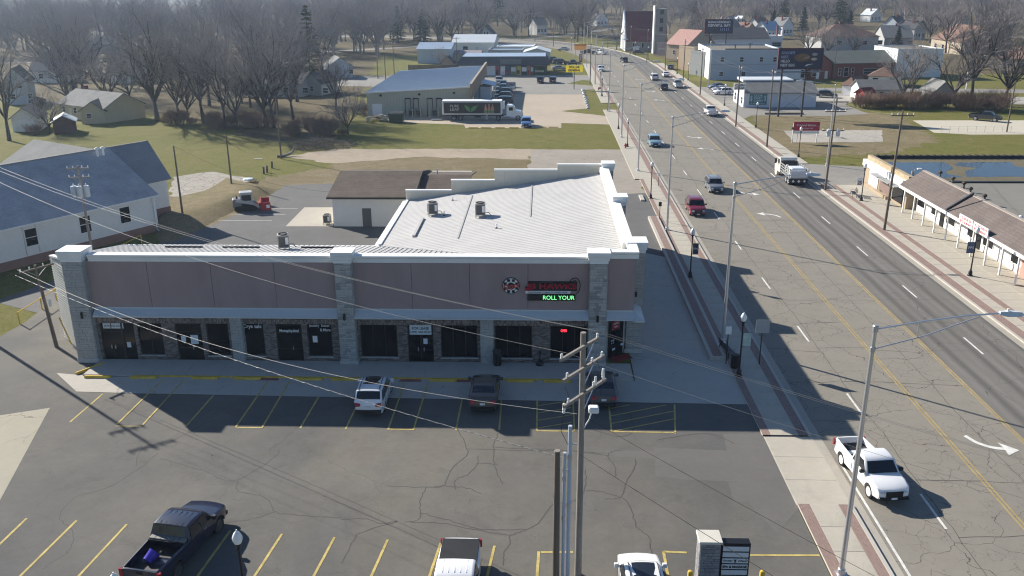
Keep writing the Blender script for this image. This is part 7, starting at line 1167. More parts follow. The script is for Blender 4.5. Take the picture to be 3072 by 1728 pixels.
# --- signs
ys = thing('store_sign', 'yellow DOLLAR GENERAL sign on a single post by the grass island', 'sign', (*(7.67,226.78), 0)); YS = mat('sign_yellow_added_glow',(0.78,0.60,0.03),0.5,0.06,emit=0.22)  # sign is unlit by day; glow added to brighten its shaded yellow face
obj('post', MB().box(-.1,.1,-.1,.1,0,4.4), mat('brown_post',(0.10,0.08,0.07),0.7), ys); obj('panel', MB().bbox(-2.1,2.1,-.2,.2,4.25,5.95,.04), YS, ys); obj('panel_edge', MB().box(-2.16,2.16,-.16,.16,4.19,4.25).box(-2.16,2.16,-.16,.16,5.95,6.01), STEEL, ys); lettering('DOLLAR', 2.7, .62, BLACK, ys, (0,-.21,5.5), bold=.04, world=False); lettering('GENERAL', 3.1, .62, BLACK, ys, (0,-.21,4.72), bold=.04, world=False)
os_ = thing('price_sign', 'tall pylon with orange panel above a red strip by the corner shop', 'sign', (*(12.22,300.56), 0)); zo = 4.27; zt = 6.18; obj('post', MB().box(-1.9,-1.65,-.1,.1,0,zo+.2), WHITE, os_); obj('post', MB().box(.2,.4,-.1,.1,0,zo+.2), STEEL, os_); obj('panel', MB().bbox(-2.1,1.8,-.2,.2,zo,zt,.04), mat('orange_panel_added_glow',(0.62,0.26,0.05),0.5,0.15,emit=0.15), os_); obj('panel_header', MB().box(-2.1,1.8,-.22,-.2,zt-.45,zt-.08), mat('brown_header',(0.22,0.08,0.05),0.6), os_); lettering('FOOD MART', 2.6, .4, mat('orange_letters',(0.7,0.3,0.06),.5), os_, (-.15,-.23,zt-.28), world=False); lettering('LOTTO', 2.4, .5, mat('cream_letters2',(0.75,0.6,0.3),.5), os_, (-.15,-.21,zo+.6), world=False); obj('price_strip', MB().box(-.55,.55,-.2,.2,.4,zo-1.2), mat('dull_red_strip',(0.30,0.06,0.07),0.6), os_)  # orange panel has a faint added glow to lift it from shade
for k in range(4): lettering('BEER'[k], .6, .5, WHITE, os_, (0,-.21,1.0+(zo-2.6)*(3-k)/3), world=False)
def billboard(label, x0, x1, y, z0, z1, posts, panel_m, thick=.35):
    t = thing('billboard', label, 'billboard', ((x0+x1)/2, y, 0)); cx = (x0+x1)/2
    for x in posts: obj('post', MB().tube([(x-cx,.3,-.1),(x-cx,.3,z1-.3)], .2, 10), mat('dark_steel_post',(0.05,0.045,0.045),0.6), t, smooth=40)
    obj('panel', MB().box(x0-cx,x1-cx,-thick/2,thick/2,z0,z1), panel_m, t); e = MB()
    for b in ((x0-cx-.15,x1-cx+.15,z0-.15,z0),(x0-cx-.15,x1-cx+.15,z1,z1+.15),(x0-cx-.15,x0-cx,z0,z1),(x1-cx,x1-cx+.15,z0,z1)): e.box(b[0],b[1],-thick/2-.05,thick/2+.05,b[2],b[3])
    obj('frame', e, mat('maroon_frame',(0.09,0.02,0.03),0.7), t); obj('catwalk', MB().box(x0-cx-.4,x1-cx+.4,-1.1,-.3,z0-.65,z0-.57).box(x0-cx-.4,x1-cx+.4,.2,1.0,z0-.65,z0-.57), BLACK, t); return t
NAVY = mat('navy_print',(0.02,0.022,0.055),0.5,0.3,.4,2); b1 = billboard('dark billboard with nest picture and white words above the cash shop', 45.9, 54.3, 179, 9.4, 13.15, (46.9, 51.5), NAVY)
LB_ = mat('lavender_letters',(0.30,0.34,0.55),0.6); LW_ = mat('pale_letters',(0.62,0.62,0.66),0.6)
for k, (s_, w_, m_) in enumerate((('GOODBYE', 2.6, LB_), ('NEST.', 1.5, LB_), ('HELLO', 1.7, LW_), ('NEST EGG', 2.7, LW_))): lettering(s_, w_, .52, m_, b1, (-3.75+w_/2, -.19, 3.25-.78*k+9.15), bold=.02, world=False)
NB = mat('nest_brown',(0.16,0.10,0.06),0.8,0.4,2,9); me = MB().lathe([(1.5,-.185),(1.45,-.21)], (.0,0,0), 24, 'Y').xform(Matrix.Diagonal((1,1,.5,1))).xform(Matrix.Translation((.3,0,11.5))); obj('nest_picture', me, NB, b1); obj('egg_picture', MB().lathe([(.55,-.186),(.5,-.22)], (0,0,0), 18, 'Y').xform(Matrix.Diagonal((1.1,1,.5,1))).xform(Matrix.Translation((2.6,0,11.2))), mat('cream_egg',(0.42,0.36,0.25),0.7,.2), b1); obj('egg_picture', MB().lathe([(.5,-.186),(.45,-.22)], (0,0,0), 18, 'Y').xform(Matrix.Diagonal((1.1,1,.55,1))).xform(Matrix.Translation((2.7,0,12.1))), mat('grey_egg',(0.30,0.28,0.27),0.7,.2), b1); obj('hand_picture', MB().slab([(.6,-.2,11.4),(1.7,-.2,11.75),(1.8,-.2,11.6),(.7,-.2,11.25)], (0,-.02,0)), mat('skin_print',(0.35,0.24,0.2),.7), b1); obj('logo_print', MB().slab([(1.0,-.19,10.0),(1.5,-.19,10.25),(2.6,-.19,10.3),(1.6,-.19,10.05),(1.2,-.19,9.8)], (0,-.01,0)), LW_, b1)
obj('cross_brace', MB().tube([(-3.2,.3,4.5),(1.4,.3,1.0)], .03, 5).tube([(-3.2,.3,1.0),(1.4,.3,4.5)], .03, 5), BLACK, b1)
b2 = billboard('dark billboard with upside-down white words near the bell tower', 52.3, 61.2, 300, 9.5, 13.7, (54, 59.4), NAVY)
lettering('LIFE TURNED', 7.2, .85, LW_, b2, (0,-.19,11.95), bold=.03, world=False, spin=math.pi); lettering('UPSIDEDOWN?', 7.2, .75, LW_, b2, (0,-.19,12.95), bold=.03, world=False, spin=math.pi)
for k in range(5): obj('figure_print', MB().box(.6+k*.6,.75+k*.6,-.2,-.19,10.2,11.1), LB_, b2)
# shop directory at the bottom
dy = thing('shop_directory', 'black framed shop directory with white panels, SPA & MASSAGE among them', 'sign', (8.62, 33.25, 0)); obj('frame', MB().bbox(-.64,.64,-.02,.42,.25,2.5,.02), BLACK, dy); PN = mat('pale_directory_panel',(0.60,0.64,0.66),0.5,0.04)
for k in range(7):
    z = 2.36-k*.31; p = obj('panel', MB().box(-.57,.57,-.04,-.02,z-.24,z), PN, dy)
    if k == 3: lettering('SPA & MASSAGE', 1.08, .13, BLACK, dy, (0,-.045,z-.12), bold=.03, world=False)
    if k == 2: lettering('Dynasty', .42, .11, BLACK, dy, (-.33,-.045,z-.12), shear=.4, world=False); lettering('of Beauty', .42, .11, BLACK, dy, (.33,-.045,z-.12), shear=.4, world=False); obj('lotus_mark', MB().slab([(-.05,-.045,z-.2),(.05,-.045,z-.2),(.02,-.045,z-.12),(.08,-.045,z-.05),(-.08,-.045,z-.05),(-.02,-.045,z-.12)], (0,-.006,0)), BLACK, dy)
    if k == 5: lettering('FOR LEASE', .45, .08, BLACK, dy, (0,-.045,z-.07), world=False, bold=.02); lettering('309-360-0225', .6, .08, BLACK, dy, (0,-.045,z-.18), world=False)
pil = thing('stone_pillar', 'grey stone pillar with pale cap beside the shop directory', 'pillar', (7.48, 33.55, 0)); obj('core', MB().box(-.42,.42,-.38,.38,0,2.55), MORTAR, pil); obj('cap', MB().bbox(-.52,.52,-.49,.49,2.55,2.66,.02), mat('cream_cap_stone',(0.58,0.55,0.48),0.8,0.1), pil); srnd.seed(5)
DST = [mat('blue_grey_stone_a',(0.20,0.20,0.215),.9,.2), mat('blue_grey_stone_b',(0.26,0.255,0.26),.9,.2)]; sm2 = []
for m_ in DST: q = MB().bbox(-.5,.5,-.5,.5,-.5,.5,.06).mesh('stone'); q.transform(Matrix.Rotation(R(90),4,'X')); q.materials.append(m_); sm2.append(q)
for (ax, ay, dx, dy_, wd) in ((-.44,-.38,1,0,.88), (-.42,.38,0,-1,.76), (.42,-.38,0,1,.76)):
    z = 0.0
    while z < 2.5:
        hh = min(srnd.choice((.1,.15,.2)), 2.55-z); u = 0
        while u < wd-.01:
            ln = srnd.uniform(.16,.38); ln = wd-u if wd-u-ln < .12 else ln; cx, cy = ax+dx*(u+ln/2), ay+dy_*(u+ln/2)
            o = obj('stone', sm2[srnd.randrange(2)], None, pil, loc=(cx,cy,z+hh/2), rot=(0,0,math.atan2(dy_,dx))); o.scale = (ln-.012,.09,hh-.012); u += ln
        z += hh
for k, (p, lb) in enumerate((((6.73,34.23), 'yellow bollard left of the stone pillar'), ((9.95,34.32), 'yellow bollard right of the shop directory'))): t = tag(obj('bollard', MB().lathe([(.12,0),(.12,.95),(.09,1.03),(.03,1.06)], (0,0,0), 12), YELLOW, loc=(p[0]-.05, p[1]-1.0, 0), smooth=40), lb, 'bollard')
# small signs, bench, bin, hydrants
def post_sign(label, p, h, w, hh, m, rz=0, face=None, name='road_sign', pm=BLACK):
    t = thing(name, label, 'sign', (*p, .1), rz); obj('post', MB().box(-.03,.03,-.03,.03,0,h), pm, t); obj('plate', MB().box(-w/2,w/2,-.05,-.032,h-hh,h), m, t)
    if face: lettering(face[0], w*.8, face[1], face[2], t, (0,-.055,h-hh/2), world=False)
    return t
post_sign('small white parking sign on a black post by the bench', (13.10,57.95), 2.9, .42, .6, WHITE); post_sign('grey back of a large road sign on a black post by the kerb', (15.46,58.00), 3.4, .95, 1.0, mat('bare_sign_back',(0.36,0.36,0.37),.5)); post_sign('small dark sign post by the end of the brick kerb', (13.25,97.59), 2.2, .35, .5, BLACK); post_sign('small white sign by the shop drive', (15.34,115.63), 1.8, .4, .4, WHITE)
rz_s = thing('notice_board', 'red property notice board with green strip on the vacant slab', 'sign', (*(43.80,149.33), 0)); 
for x in (-2.0,2.0): obj('post', MB().box(x-.06,x+.06,-.06,.06,0,3.2), WHITE, rz_s)
obj('panel', MB().box(-2.0,2.3,-.1,-.06,2.0,3.5), mat('crimson_board',(0.42,0.02,0.06),.6,.1), rz_s); lettering('Coldwell Banker', 3.2, .35, WHITE, rz_s, (.1,-.11,2.95), world=False); lettering('Commercial', 2.2, .28, WHITE, rz_s, (.1,-.11,2.45), world=False); obj('lower_panel', MB().box(-2.0,2.3,-.1,-.06,1.55,1.95), WHITE, rz_s); gp = thing('green_street_sign', 'green strip sign beside the red notice board', 'sign', (*(42.58,149.33), 0)); obj('post', MB().box(-.04,.04,-.04,.04,0,2.6), STEEL, gp); obj('plate', MB().box(-1.1,1.1,-.06,-.04,2.2,2.6), mat('sign_green',(0.03,0.14,0.07),.6), gp); lettering('Western Ave', 1.6, .2, WHITE, gp, (0,-.065,2.4), world=False)
def bench(label, p, rz):
    t = thing('bench', label, 'bench', (*p, .1), rz)
    for k in range(4): obj('seat_slat', MB().box(-.9,.9,-.25+k*.13,-.15+k*.13,.42,.45), BLACK, t); obj('back_slat', MB().box(-.9,.9,.27+k*.02,.29+k*.02,.52+k*.12,.60+k*.12), BLACK, t)
    for x in (-.85,.85): obj('leg', MB().box(x-.03,x+.03,-.25,-.2,0,.42).box(x-.03,x+.03,.2,.26,0,.42), BLACK, t); obj('armrest', MB().tube([(x,-.25,.45),(x,-.25,.66),(x,.28,.66)], .02, 6), BLACK, t)
bench('black metal bench beside the litter bin in the shade', (13.52,59.79), R(100)); bench('black metal bench on the right pavement before the ponded shop', (39.16,110.12), R(-100))
t = thing('litter_bin', 'black street litter bin at the foot of the post-top lamp', 'litter bin', (*(13.60,57.38), .1)); obj('body', MB().lathe([(.26,0),(.28,.08),(.3,.85),(.31,.9)], (0,0,0), 14), BLACK, t); obj('lid', MB().lathe([(.32,.9),(.32,.98),(.16,1.02)], (0,0,0), 14), PLASTIC, t)
RH = mat('hydrant_red',(0.40,0.025,0.02),.5,.1)
for p, lb in (((13.39,143.68), 'red fire hydrant at the corner of the store lawn'), ((13.71,223.83), 'red fire hydrant at the tip of the grass island')): t = thing('fire_hydrant', lb, 'hydrant', (*p, .05)); obj('barrel', MB().lathe([(.17,0),(.17,.06),(.12,.1),(.12,.6),(.16,.62),(.16,.68),(.11,.78),(.04,.84)], (0,0,0), 12), RH, t); obj('outlet', MB().lathe([(.07,-.22),(.07,.22)], (0,0,.45), 8, 'X'), RH, t)
tag(obj('kerb_block', MB().bbox(-.25,.25,-1.4,1.4,0,.2,.03), KERB, loc=(*(12.41,108.78), .0)), 'pale concrete kerb block beside the shop drive', 'kerb block')
# rails of yellow pipe
def rail(label, pts, h=1.05, m=YELLOW):
    t = thing('pipe_rail', label, 'railing', (*pts[0], 0))
    for p in pts: obj('post', MB().tube([(p[0]-pts[0][0],p[1]-pts[0][1],0),(p[0]-pts[0][0],p[1]-pts[0][1],h)], .06, 8), m, t)
    for a, b in zip(pts[:-1], pts[1:]): obj('bar', MB().tube([(a[0]-pts[0][0],a[1]-pts[0][1],h-.05),(b[0]-pts[0][0],b[1]-pts[0][1],h-.05)], .04, 6), m, t)
rail('yellow pipe rail along the grass at far left', [(-42.25,64.87), (-42.25,68.24), (-42.25,70.54)]); rail('yellow pipe rail behind the left shop roof by the hall', [(-42.51,84.42), (-42.20,87.67)])
# lawn details
for k, p in enumerate(((-40.18,123.64), (-39.98,124.57), (-40.17,127.69))): tag(obj('timber_stump', MB().tube([(0,0,-.1),(.05,0,.5),(.03,.04,1.0)], [.16,.15,.14], 8), WOOD, loc=(*p, 0)), ('left', 'middle', 'right')[k]+' of three short dark timber posts on the lawn', 'post', 'three short posts')
tag(obj('fallen_log', MB().tube([(-1.2,-.5,.15),(0,0,.2),(.9,.7,.5),(1.2,1.0,1.1)], [.22,.22,.2,.16], 8), WOODG, loc=(*(-40.66,136.58), 0)), 'pale sawn log lying at the foot of the grove pole', 'log'); tag(obj('white_plank', MB().box(-.7,.7,-.12,.12,0,.06), WHITE, loc=(*(-44.45,134.92), 0)), 'white plank lying on the lawn', 'plank'); tag(obj('pale_slab', MB().lathe([(.8,0),(.7,.12),(.2,.2)], (0,0,0), 9), PALE, loc=(*(-41.18,119.81), 0)), 'pale slab lying near the thin lawn pole', 'slab')
bp = MB(); rb2 = random.Random(12)
for k in range(420):
    a = rb2.uniform(0,6.28); r = 4.6*rb2.random()**.6; h0 = max(0,1.5*(1-r/4.6))*rb2.random(); d = Vector((rb2.uniform(-1,1),rb2.uniform(-1,1),rb2.uniform(-.25,.35))).normalized()*rb2.uniform(.5,1.5); c = Vector((r*math.cos(a)*1.25, r*math.sin(a), h0+.1)); bp.tube([c-d,c+d], [.04,.015], 3, False)
tag(obj('brush_pile', bp, mat('grey_brush',(0.20,0.165,0.13),.95,.3), loc=(*(-37.17,146.07), 0)), 'heap of cut branches at the edge of the lawn', 'brush pile')
rb2.seed(3)
for k in range(11):
    u = k/10; p = lerp2((9.65,223.90), (9.53,191.23), u); s = rb2.uniform(.8,1.15); q = MB().lathe([(.25,0),(.4,.15),(.36,.4),(.15,.55)], (0,0,0), 7); q.v = [(v[0]*rb2.uniform(.85,1.15)*s, v[1]*rb2.uniform(.85,1.15)*s, v[2]*s) for v in q.v]
    tag(obj('white_boulder', q, mat('painted_white_stone',(0.7,0.69,0.66),.9,.15), loc=(p[0],p[1],0), smooth=50), 'white painted boulder, %s from the far end of the row on the grass island' % ('first','second','third','fourth','fifth','sixth','seventh','eighth','ninth','tenth','last')[k], 'boulder', 'white boulders along the grass island')
for k, p in enumerate(((-13.11,165.10), (-10.73,165.09), (-8.11,165.08), (-5.49,165.07), (-0.32,165.85), (1.86,165.84))): tag(obj('wheel_stop', st_m, PLASTIC, loc=(p[0], p[1]-.1, 0)), 'dark wheel stop, %s from the left along the store lawn' % ('first','second','third','fourth','fifth','sixth')[k], 'wheel stop', 'dark wheel stops by the lawn')
for k, x in enumerate(((-11.86,165.09)[0], (-6.86,165.08)[0], (0.74,165.05)[0])): stall(x, (-8.11,165.08)[1]+.2, x, (-8.11,165.08)[1]+4.5, .12, YELLOWP, .0, 'stall_line')
# chain fence, white post with box, dark beam
cf = thing('chain_fence', 'low wire fence along the bright concrete pad at right', 'fence', (*(70.70,159.58), 0)); fa, fb = Vector((70.70,159.58)), Vector((83.27,160.29))
for k in range(9): p = fa.lerp(fb, k/8)-fa; obj('post', MB().tube([(p.x,p.y,0),(p.x,p.y,1.1)], .035, 6), STEEL, cf)
for z in (.15,.45,.75,1.05): obj('wire_strand', MB().tube([(0,0,z),((fb-fa).x,(fb-fa).y,z)], .012, 4), STEEL, cf)
t = thing('white_box_post', 'slim white post with box between the pollarded trees', 'post', (*(104.26,225.12), 0)); obj('post', MB().box(-.1,.1,-.1,.1,0,3.6), WHITE, t); obj('box', MB().bbox(-.25,.25,-.2,.2,3.2,4.2,.03), WHITE, t)
tag(obj('timber_beam', MB().box(-3.9,3.9,-.2,.2,.0,.35), WOOD, loc=(*(48.91,182.49), 0)), 'long dark timber lying under the billboard posts', 'timber'); tag(obj('steel_barrier', MB().box(-3.5,3.5,-.06,.06,.75,.95).box(-3.3,-3.2,-.05,.05,0,.75).box(3.2,3.3,-.05,.05,0,.75).box(-.05,.05,-.05,.05,0,.75), mat('rust_steel',(0.12,0.09,0.075),.8), loc=(*(62.29,194.95), 0)), 'rusty steel barrier right of the cash shop', 'barrier')
# pylon of church and gas-station like board far along the right pavement
post_sign('tall pale shop board beside the far right pavement', (39.87,309.83), 6.0, 3.2, 4.4, mat('pinkish_board',(0.45,0.36,0.36),.7,.2), 0, ('OPEN', .6, WHITE), 'shop_board', STEEL); post_sign('low white church board on the lawn', (34.24,338.86), 2.6, 2.2, 1.5, WHITE, 0, None, 'church_board', STEEL)

# ================================================================ trees and brush
BARK = mat('dark_bark', (0.085, 0.072, 0.066), 0.95, 0.3, 1.5, 14, 0.4); TWIG = mat('grey_brown_twigs', (0.26, 0.232, 0.222), 0.95, 0.25, 0.4, 6); TWIGP = mat('purple_brown_twigs', (0.265, 0.222, 0.22), 0.95, 0.25, 0.4, 6); TWIGT = mat('tan_twigs', (0.38, 0.285, 0.20), 0.95, 0.25, 0.4, 6); PALEBARK = mat('pale_sycamore_bark', (0.36, 0.32, 0.27), 0.9, 0.3, 2)
BRUSH = mat('red_brown_brush', (0.22, 0.145, 0.105), 0.95, 0.3, 0.6, 6)
def rod(mb, a, b, r0, r1, n):
    "bare tapered stick, no caps"
    t = (b-a); o1 = t.orthogonal().normalized(); o2 = t.cross(o1).normalized(); k0 = len(mb.v)
    for p, r in ((a, r0), (b, r1)):
        for i in range(n): w = 2*math.pi*i/n; mb.v.append(tuple(p+(o1*math.cos(w)+o2*math.sin(w))*r))
    for i in range(n): j = (i+1) % n; mb.f.append([k0+i, k0+j, k0+n+j, k0+n+i])
def bare_tree(seed, H, spread=0.5, trunk=0.28, kids=(6, 5, 6, 5, 4), r0=0.4, up=0.25, lean=0.0, droop=0.0, twig=0.016):
    rnd = random.Random(seed); tb, cb = MB(), MB(); top = len(kids)
    def branch(p, d, L, r, lev):
        segs = (5, 4, 3, 2, 2, 1)[min(lev, 5)]; mb = tb if lev < 3 else cb; sides = (8, 6, 4, 3, 3, 3)[min(lev, 5)]; pts = [p]; q = p.copy(); dd = d.copy()
        for i in range(segs):
            dd = (dd+Vector((rnd.uniform(-1,1), rnd.uniform(-1,1), rnd.uniform(-.6,.8)))*(0.05 if lev == 0 else 0.16)+Vector((0,0,up*0.25-droop*(lev > 2)*0.2))).normalized(); q2 = q+dd*(L/segs)
            ra = r*(1-0.55*i/segs); rb_ = r*(1-0.55*(i+1)/segs); rod(mb, q, q2, max(ra, twig*.7), max(rb_, twig*.45), sides); q = q2; pts.append(q)
        if lev >= top: return
        n = kids[lev]; n = max(2, n+rnd.randint(-1, 1)); az = rnd.uniform(0, 6.28)
        for k in range(n):
            u = (rnd.uniform(.72, 1.0) if lev == 0 else rnd.uniform(.25, 1.0)) if k < n-1 else 1.0
            f = u*segs; i = min(segs-1, int(f)); pp = pts[i].lerp(pts[i+1], f-i); az += 2.4+rnd.uniform(-.5,.5)
            ang = rnd.uniform(.35, .8)*(spread*1.7 if lev < 2 else 1.0); o1 = dd.orthogonal().normalized(); o2 = dd.cross(o1)
            nd = (dd*math.cos(ang)+(o1*math.cos(az)+o2*math.sin(az))*math.sin(ang)).normalized()
            ll = (H*(0.46 if lev == 0 else 1) if lev == 0 else L)*((1.0 if lev == 0 else 0.62))*rnd.uniform(.75, 1.15)*(1-.25*(1-u))
            branch(pp, nd, ll, r*(.57 if lev < 2 else .52)*rnd.uniform(.8,1.1), lev+1)
    branch(Vector((0,0,-.2)), Vector((lean, 0, 1)).normalized(), H*trunk, r0, 0)
    return tb.mesh('trunk'), cb.mesh('crown')
def tree_thing(name, label, meshes, mats, loc, rz=0, s=1.0, group=None, cat='tree'):
    t = thing(name, label, cat, loc, rz, group); t.scale = (s, s, s); obj('trunk', meshes[0], mats[0], t); obj('crown', meshes[1], mats[1], t); return t
V = [bare_tree(1, 20, .62, .24, (7,5,5,4,3), .5, .1), bare_tree(2, 19, .52, .28, (6,5,5,4,4), .45, .18), bare_tree(3, 17, .68, .2, (7,5,5,4,4), .42, .02, .12), bare_tree(4, 15, .58, .3, (5,5,5,4,4), .32, .12), bare_tree(5, 16, .48, .26, (5,5,5,4,3), .34, .22), bare_tree(6, 12, .65, .16, (7,5,5,4,3), .26, .12)]
def put(lb, p, v, s, rz=0.0, mats=(BARK, TWIG), group=None, name='bare_tree'): return tree_thing(name, lb, V[v], mats, (p[0], p[1], hill(*p)), rz, s, group)
put('big bare tree with thick double trunk at the left edge', (-93.72,151.28), 1, .85, .5); put('large spreading bare tree leaning right behind the cream house', (-111.40,213.56), 2, 1.25, 3.0); put('huge bare tree with heavy trunk left of the grove', (-76.89,174.12), 0, 1.12, .3); put('bare tree just right of the huge trunk in the grove', (-72.74,174.54), 4, 1.0, 1.0); put('bare tree with dark trunk in the middle of the grove', (-66.39,171.03), 1, .95, 2.2); put('forked bare tree in front of the grove', (-60.10,165.24), 3, 1.05, .7); put('slim bare tree beside the forked one', (-57.46,164.04), 4, .9, 4.0)
put('many-limbed bare tree left of the grove pole', (-52.80,166.83), 0, .92, 1.9); put('bare tree right at the grove pole', (-50.96,165.61), 3, 1.15, 5.0); put('bare tree at the right end of the grove', (-49.90,175.31), 1, .8, 2.6); put('small bushy bare tree alone on the store lawn', (-35.31,158.30), 5, .72, .4); put('thin many-stemmed tree between the sheds at left', (-90.68,159.13), 5, .7, 2.0, (BARK, TWIGT))
put('stout bare tree behind the brush at right', (88.45,195.76), 2, .95, .9, (BARK, TWIGT)); put('tall bare tree with forked crown behind the brush', (93.40,198.43), 1, 1.12, 2.4, (BARK, TWIG)); put('two-stemmed bare tree near the right edge', (100.07,197.26), 0, .9, 4.4); put('slim bare tree before the white block building', (78.39,197.49), 4, .72, 1.2); put('thin bare tree in the brush before the white block', (85.02,209.61), 4, .75, 3.2)
put('round tan-crowned tree before the brown-roofed villa', (95.57,331.63), 5, 1.05, .2, (BARK, TWIGT)); put('bushy bare tree beside the red shops', (99.86,324.08), 5, 1.0, 1.7, (BARK, TWIG)); put('bare tree at the right shoulder of the villa', (109.98,326.57), 5, .9, 2.9, (BARK, TWIGT)); put('pale sycamore above the corner shop sheds', (-49.94,430.56), 1, 1.0, .8, (PALEBARK, TWIGT)); put('bare tree left of the church lawn', (28.64,359.08), 3, .8, .8); put('bare tree behind the pink roof', (61.29,375.87), 5, 1.1, 2.0, (BARK, TWIGP)); put('slender bare tree before the blue shed', (-32.21,284.30), 5, .55, 2.0, (BARK, TWIGP)); put('wide bare tree at the upper right corner', (158.84,321.70), 0, 1.0, 3.0, (BARK, TWIGP)); put('bare tree behind the tan villa', (164.48,394.54), 2, 1.15, 2.0)
# the woods, tree by tree; sight lines to evergreens and hillside houses stay open
EVERG = (('tall olive pine at the right end of the grove', (-59.45,227.94), 2, 1.05, 1), ('dark conifer above the corner shop sheds', (-54.02,407.13), 1, 1.0, 0), ('tall dark pine in the far wood above the sheds', (-27.78,549.64), 2, 1.5, 0), ('dark spruce behind the church', (73.16,448.58), 1, 1.1, 0), ('olive pine on the hillside', (129.13,499.13), 0, 1.05, 1), ('small dark spruce right of the white houses', (132.34,473.16), 1, .85, 0), ('tall dark pine above the brown-roofed villa', (140.94,443.90), 2, 1.15, 0), ('bushy spruce beside the tall dark pine', (142.58,433.29), 1, .8, 0), ('low dark spruce on the hillside left of the olive pine', (117.40,474.29), 1, .75, 0), ('small evergreen by the grey-roofed house', (135.38,353.99), 1, .6, 1), ('pale evergreen deep in the left wood', (-64.68,403.30), 0, .9, 1))
SIGHT = [(p[0]/p[1], p[1], .016) for lb, p, v, s, mk_ in EVERG]+[((o.location.x+6)/(o.location.y+3), o.location.y-4, .02) for o in bpy.data.objects if o.type == 'EMPTY' and o.get('group') == 'hillside houses']
rw = random.Random(21); AV = [(o.location.x, o.location.y, 10) for o in bpy.data.objects if o.type == 'EMPTY' and o.get('category') in ('house','shop','shed','building','garage','annex','hall','cottage','church','tower','shops')]
AV += [(-25,205,24), (-12,266,18), (x, 0, 0) if False else (-40,320,12)]
RC = [(p.x, p.y) for p in ROADC]+[(-330+k*15, 265+k*4.6) for k in range(16)]
def free(x, y, m=0): return all(abs(x/y-a) > c or y > b for a, b, c in SIGHT) and all((x-a)**2+(y-b)**2 > (c+m)**2 for a, b, c in AV) and all((x-a)**2+(y-b)**2 > 17**2 for a, b in RC)
placed = []
ORD = 'first second third fourth fifth sixth seventh eighth ninth tenth eleventh twelfth thirteenth fourteenth fifteenth sixteenth seventeenth eighteenth nineteenth twentieth'.split()
def ordinal(k): return ORD[k] if k < 20 else ('twenty-'+ORD[k-20] if k < 29 else ('thirtieth' if k == 29 else 'thirty-'+ORD[k-30]))
wood = []
def relabel(lst, marks, kind):
    by = {}
    for o in lst:
        nm = min(marks, key=lambda m_: (m_[1][0]-o.location.x)**2+(m_[1][1]-o.location.y)**2); by.setdefault(nm, []).append(o)
    for nm, os2 in by.items():
        os2.sort(key=lambda o: (nm[1][0]-o.location.x)**2+(nm[1][1]-o.location.y)**2)
        for k, o in enumerate(os2): o['label'] = '%s, %s nearest to %s' % (kind, ordinal(k), nm[0])
def scatter(n, gen, lb, grp, vs, smin, smax, mats, dmin):
    c = tries = 0
    while c < n and tries < n*40:
        tries += 1; x, y = gen()
        if not free(x, y, 1) or any((x-a)**2+(y-b)**2 < dmin*dmin for a, b in placed): continue
        placed.append((x, y)); c += 1
        wood.append(put(lb, (x, y), rw.choice(vs), rw.uniform(smin, smax), rw.uniform(0, 6.28), rw.choice(mats), grp, 'wood_tree'))
def gen_left():
    y = rw.uniform(172, 345); return rw.uniform(-0.60*y, -0.215*y-2-(6 if y > 205 else 0)), y
scatter(50, gen_left, 'bare tree in the crowded wood behind the left lawn', 'trees of the left wood', (0,1,2,3,4,5), .6, 1.1, ((BARK,TWIG),(BARK,TWIGP),(BARK,TWIGT)), 7)
def gen_mid():
    y = rw.uniform(372, 470); return rw.uniform(-0.2*y, 0.055*y), y
scatter(34, gen_mid, 'bare tree in the dense wood beyond the road bend', 'trees beyond the bend', (0,1,2,4), .85, 1.2, ((BARK,TWIGP),(BARK,TWIG)), 6)
def gen_right():
    y = rw.uniform(262, 540); return rw.uniform((.40 if y < 400 else (.31 if y < 480 else .2))*y, 0.57*y), y
scatter(40, gen_right, 'bare tree among the hillside houses at right', 'trees among the hillside houses', (0,1,3,4,5), .7, 1.1, ((BARK,TWIGP),(BARK,TWIG),(BARK,TWIGT)), 7)
def landmarks(*names): return [(lb_, (o.location.x, o.location.y)) for o in bpy.data.objects if o.type == 'EMPTY' and not o.parent for nm_, lb_ in names if o.name == nm_]
relabel([o for o in wood if o.location.x < -0.21*o.location.y], landmarks(('cream_house','the cream house'),('tall_house','the tall blue house'),('far_white_house','the half-hidden white house'),('white_bungalow','the white bungalow'),('long_grey_ranch','the long grey house'),('far_pale_house','the far pale house'),('far_grey_house','the far grey house'),('small_green_house','the pale green house'),('teal_house','the house by the evergreen')), 'bare tree of the left wood')
relabel([o for o in wood if o['group'] == 'trees beyond the bend'], landmarks(('gabled_cottage','the gabled cottage'),('stone_church','the church'),('pale_warehouse','the pale shed'),('white_roof_shop','the white-roofed shop')), 'bare tree beyond the bend')
relabel([o for o in wood if o['group'] == 'trees among the hillside houses'], landmarks(('brown_roof_villa','the brown-roofed villa'),('slate_gable_house','the slate gable house'),('tan_villa','the tan villa'),('white_cube_building','the white block'),('red_long_shop','the long red shop'),('dark_roof_hall','the dark-roofed hall'),('beige_ranch','the beige building')), 'bare tree of the right hillside')
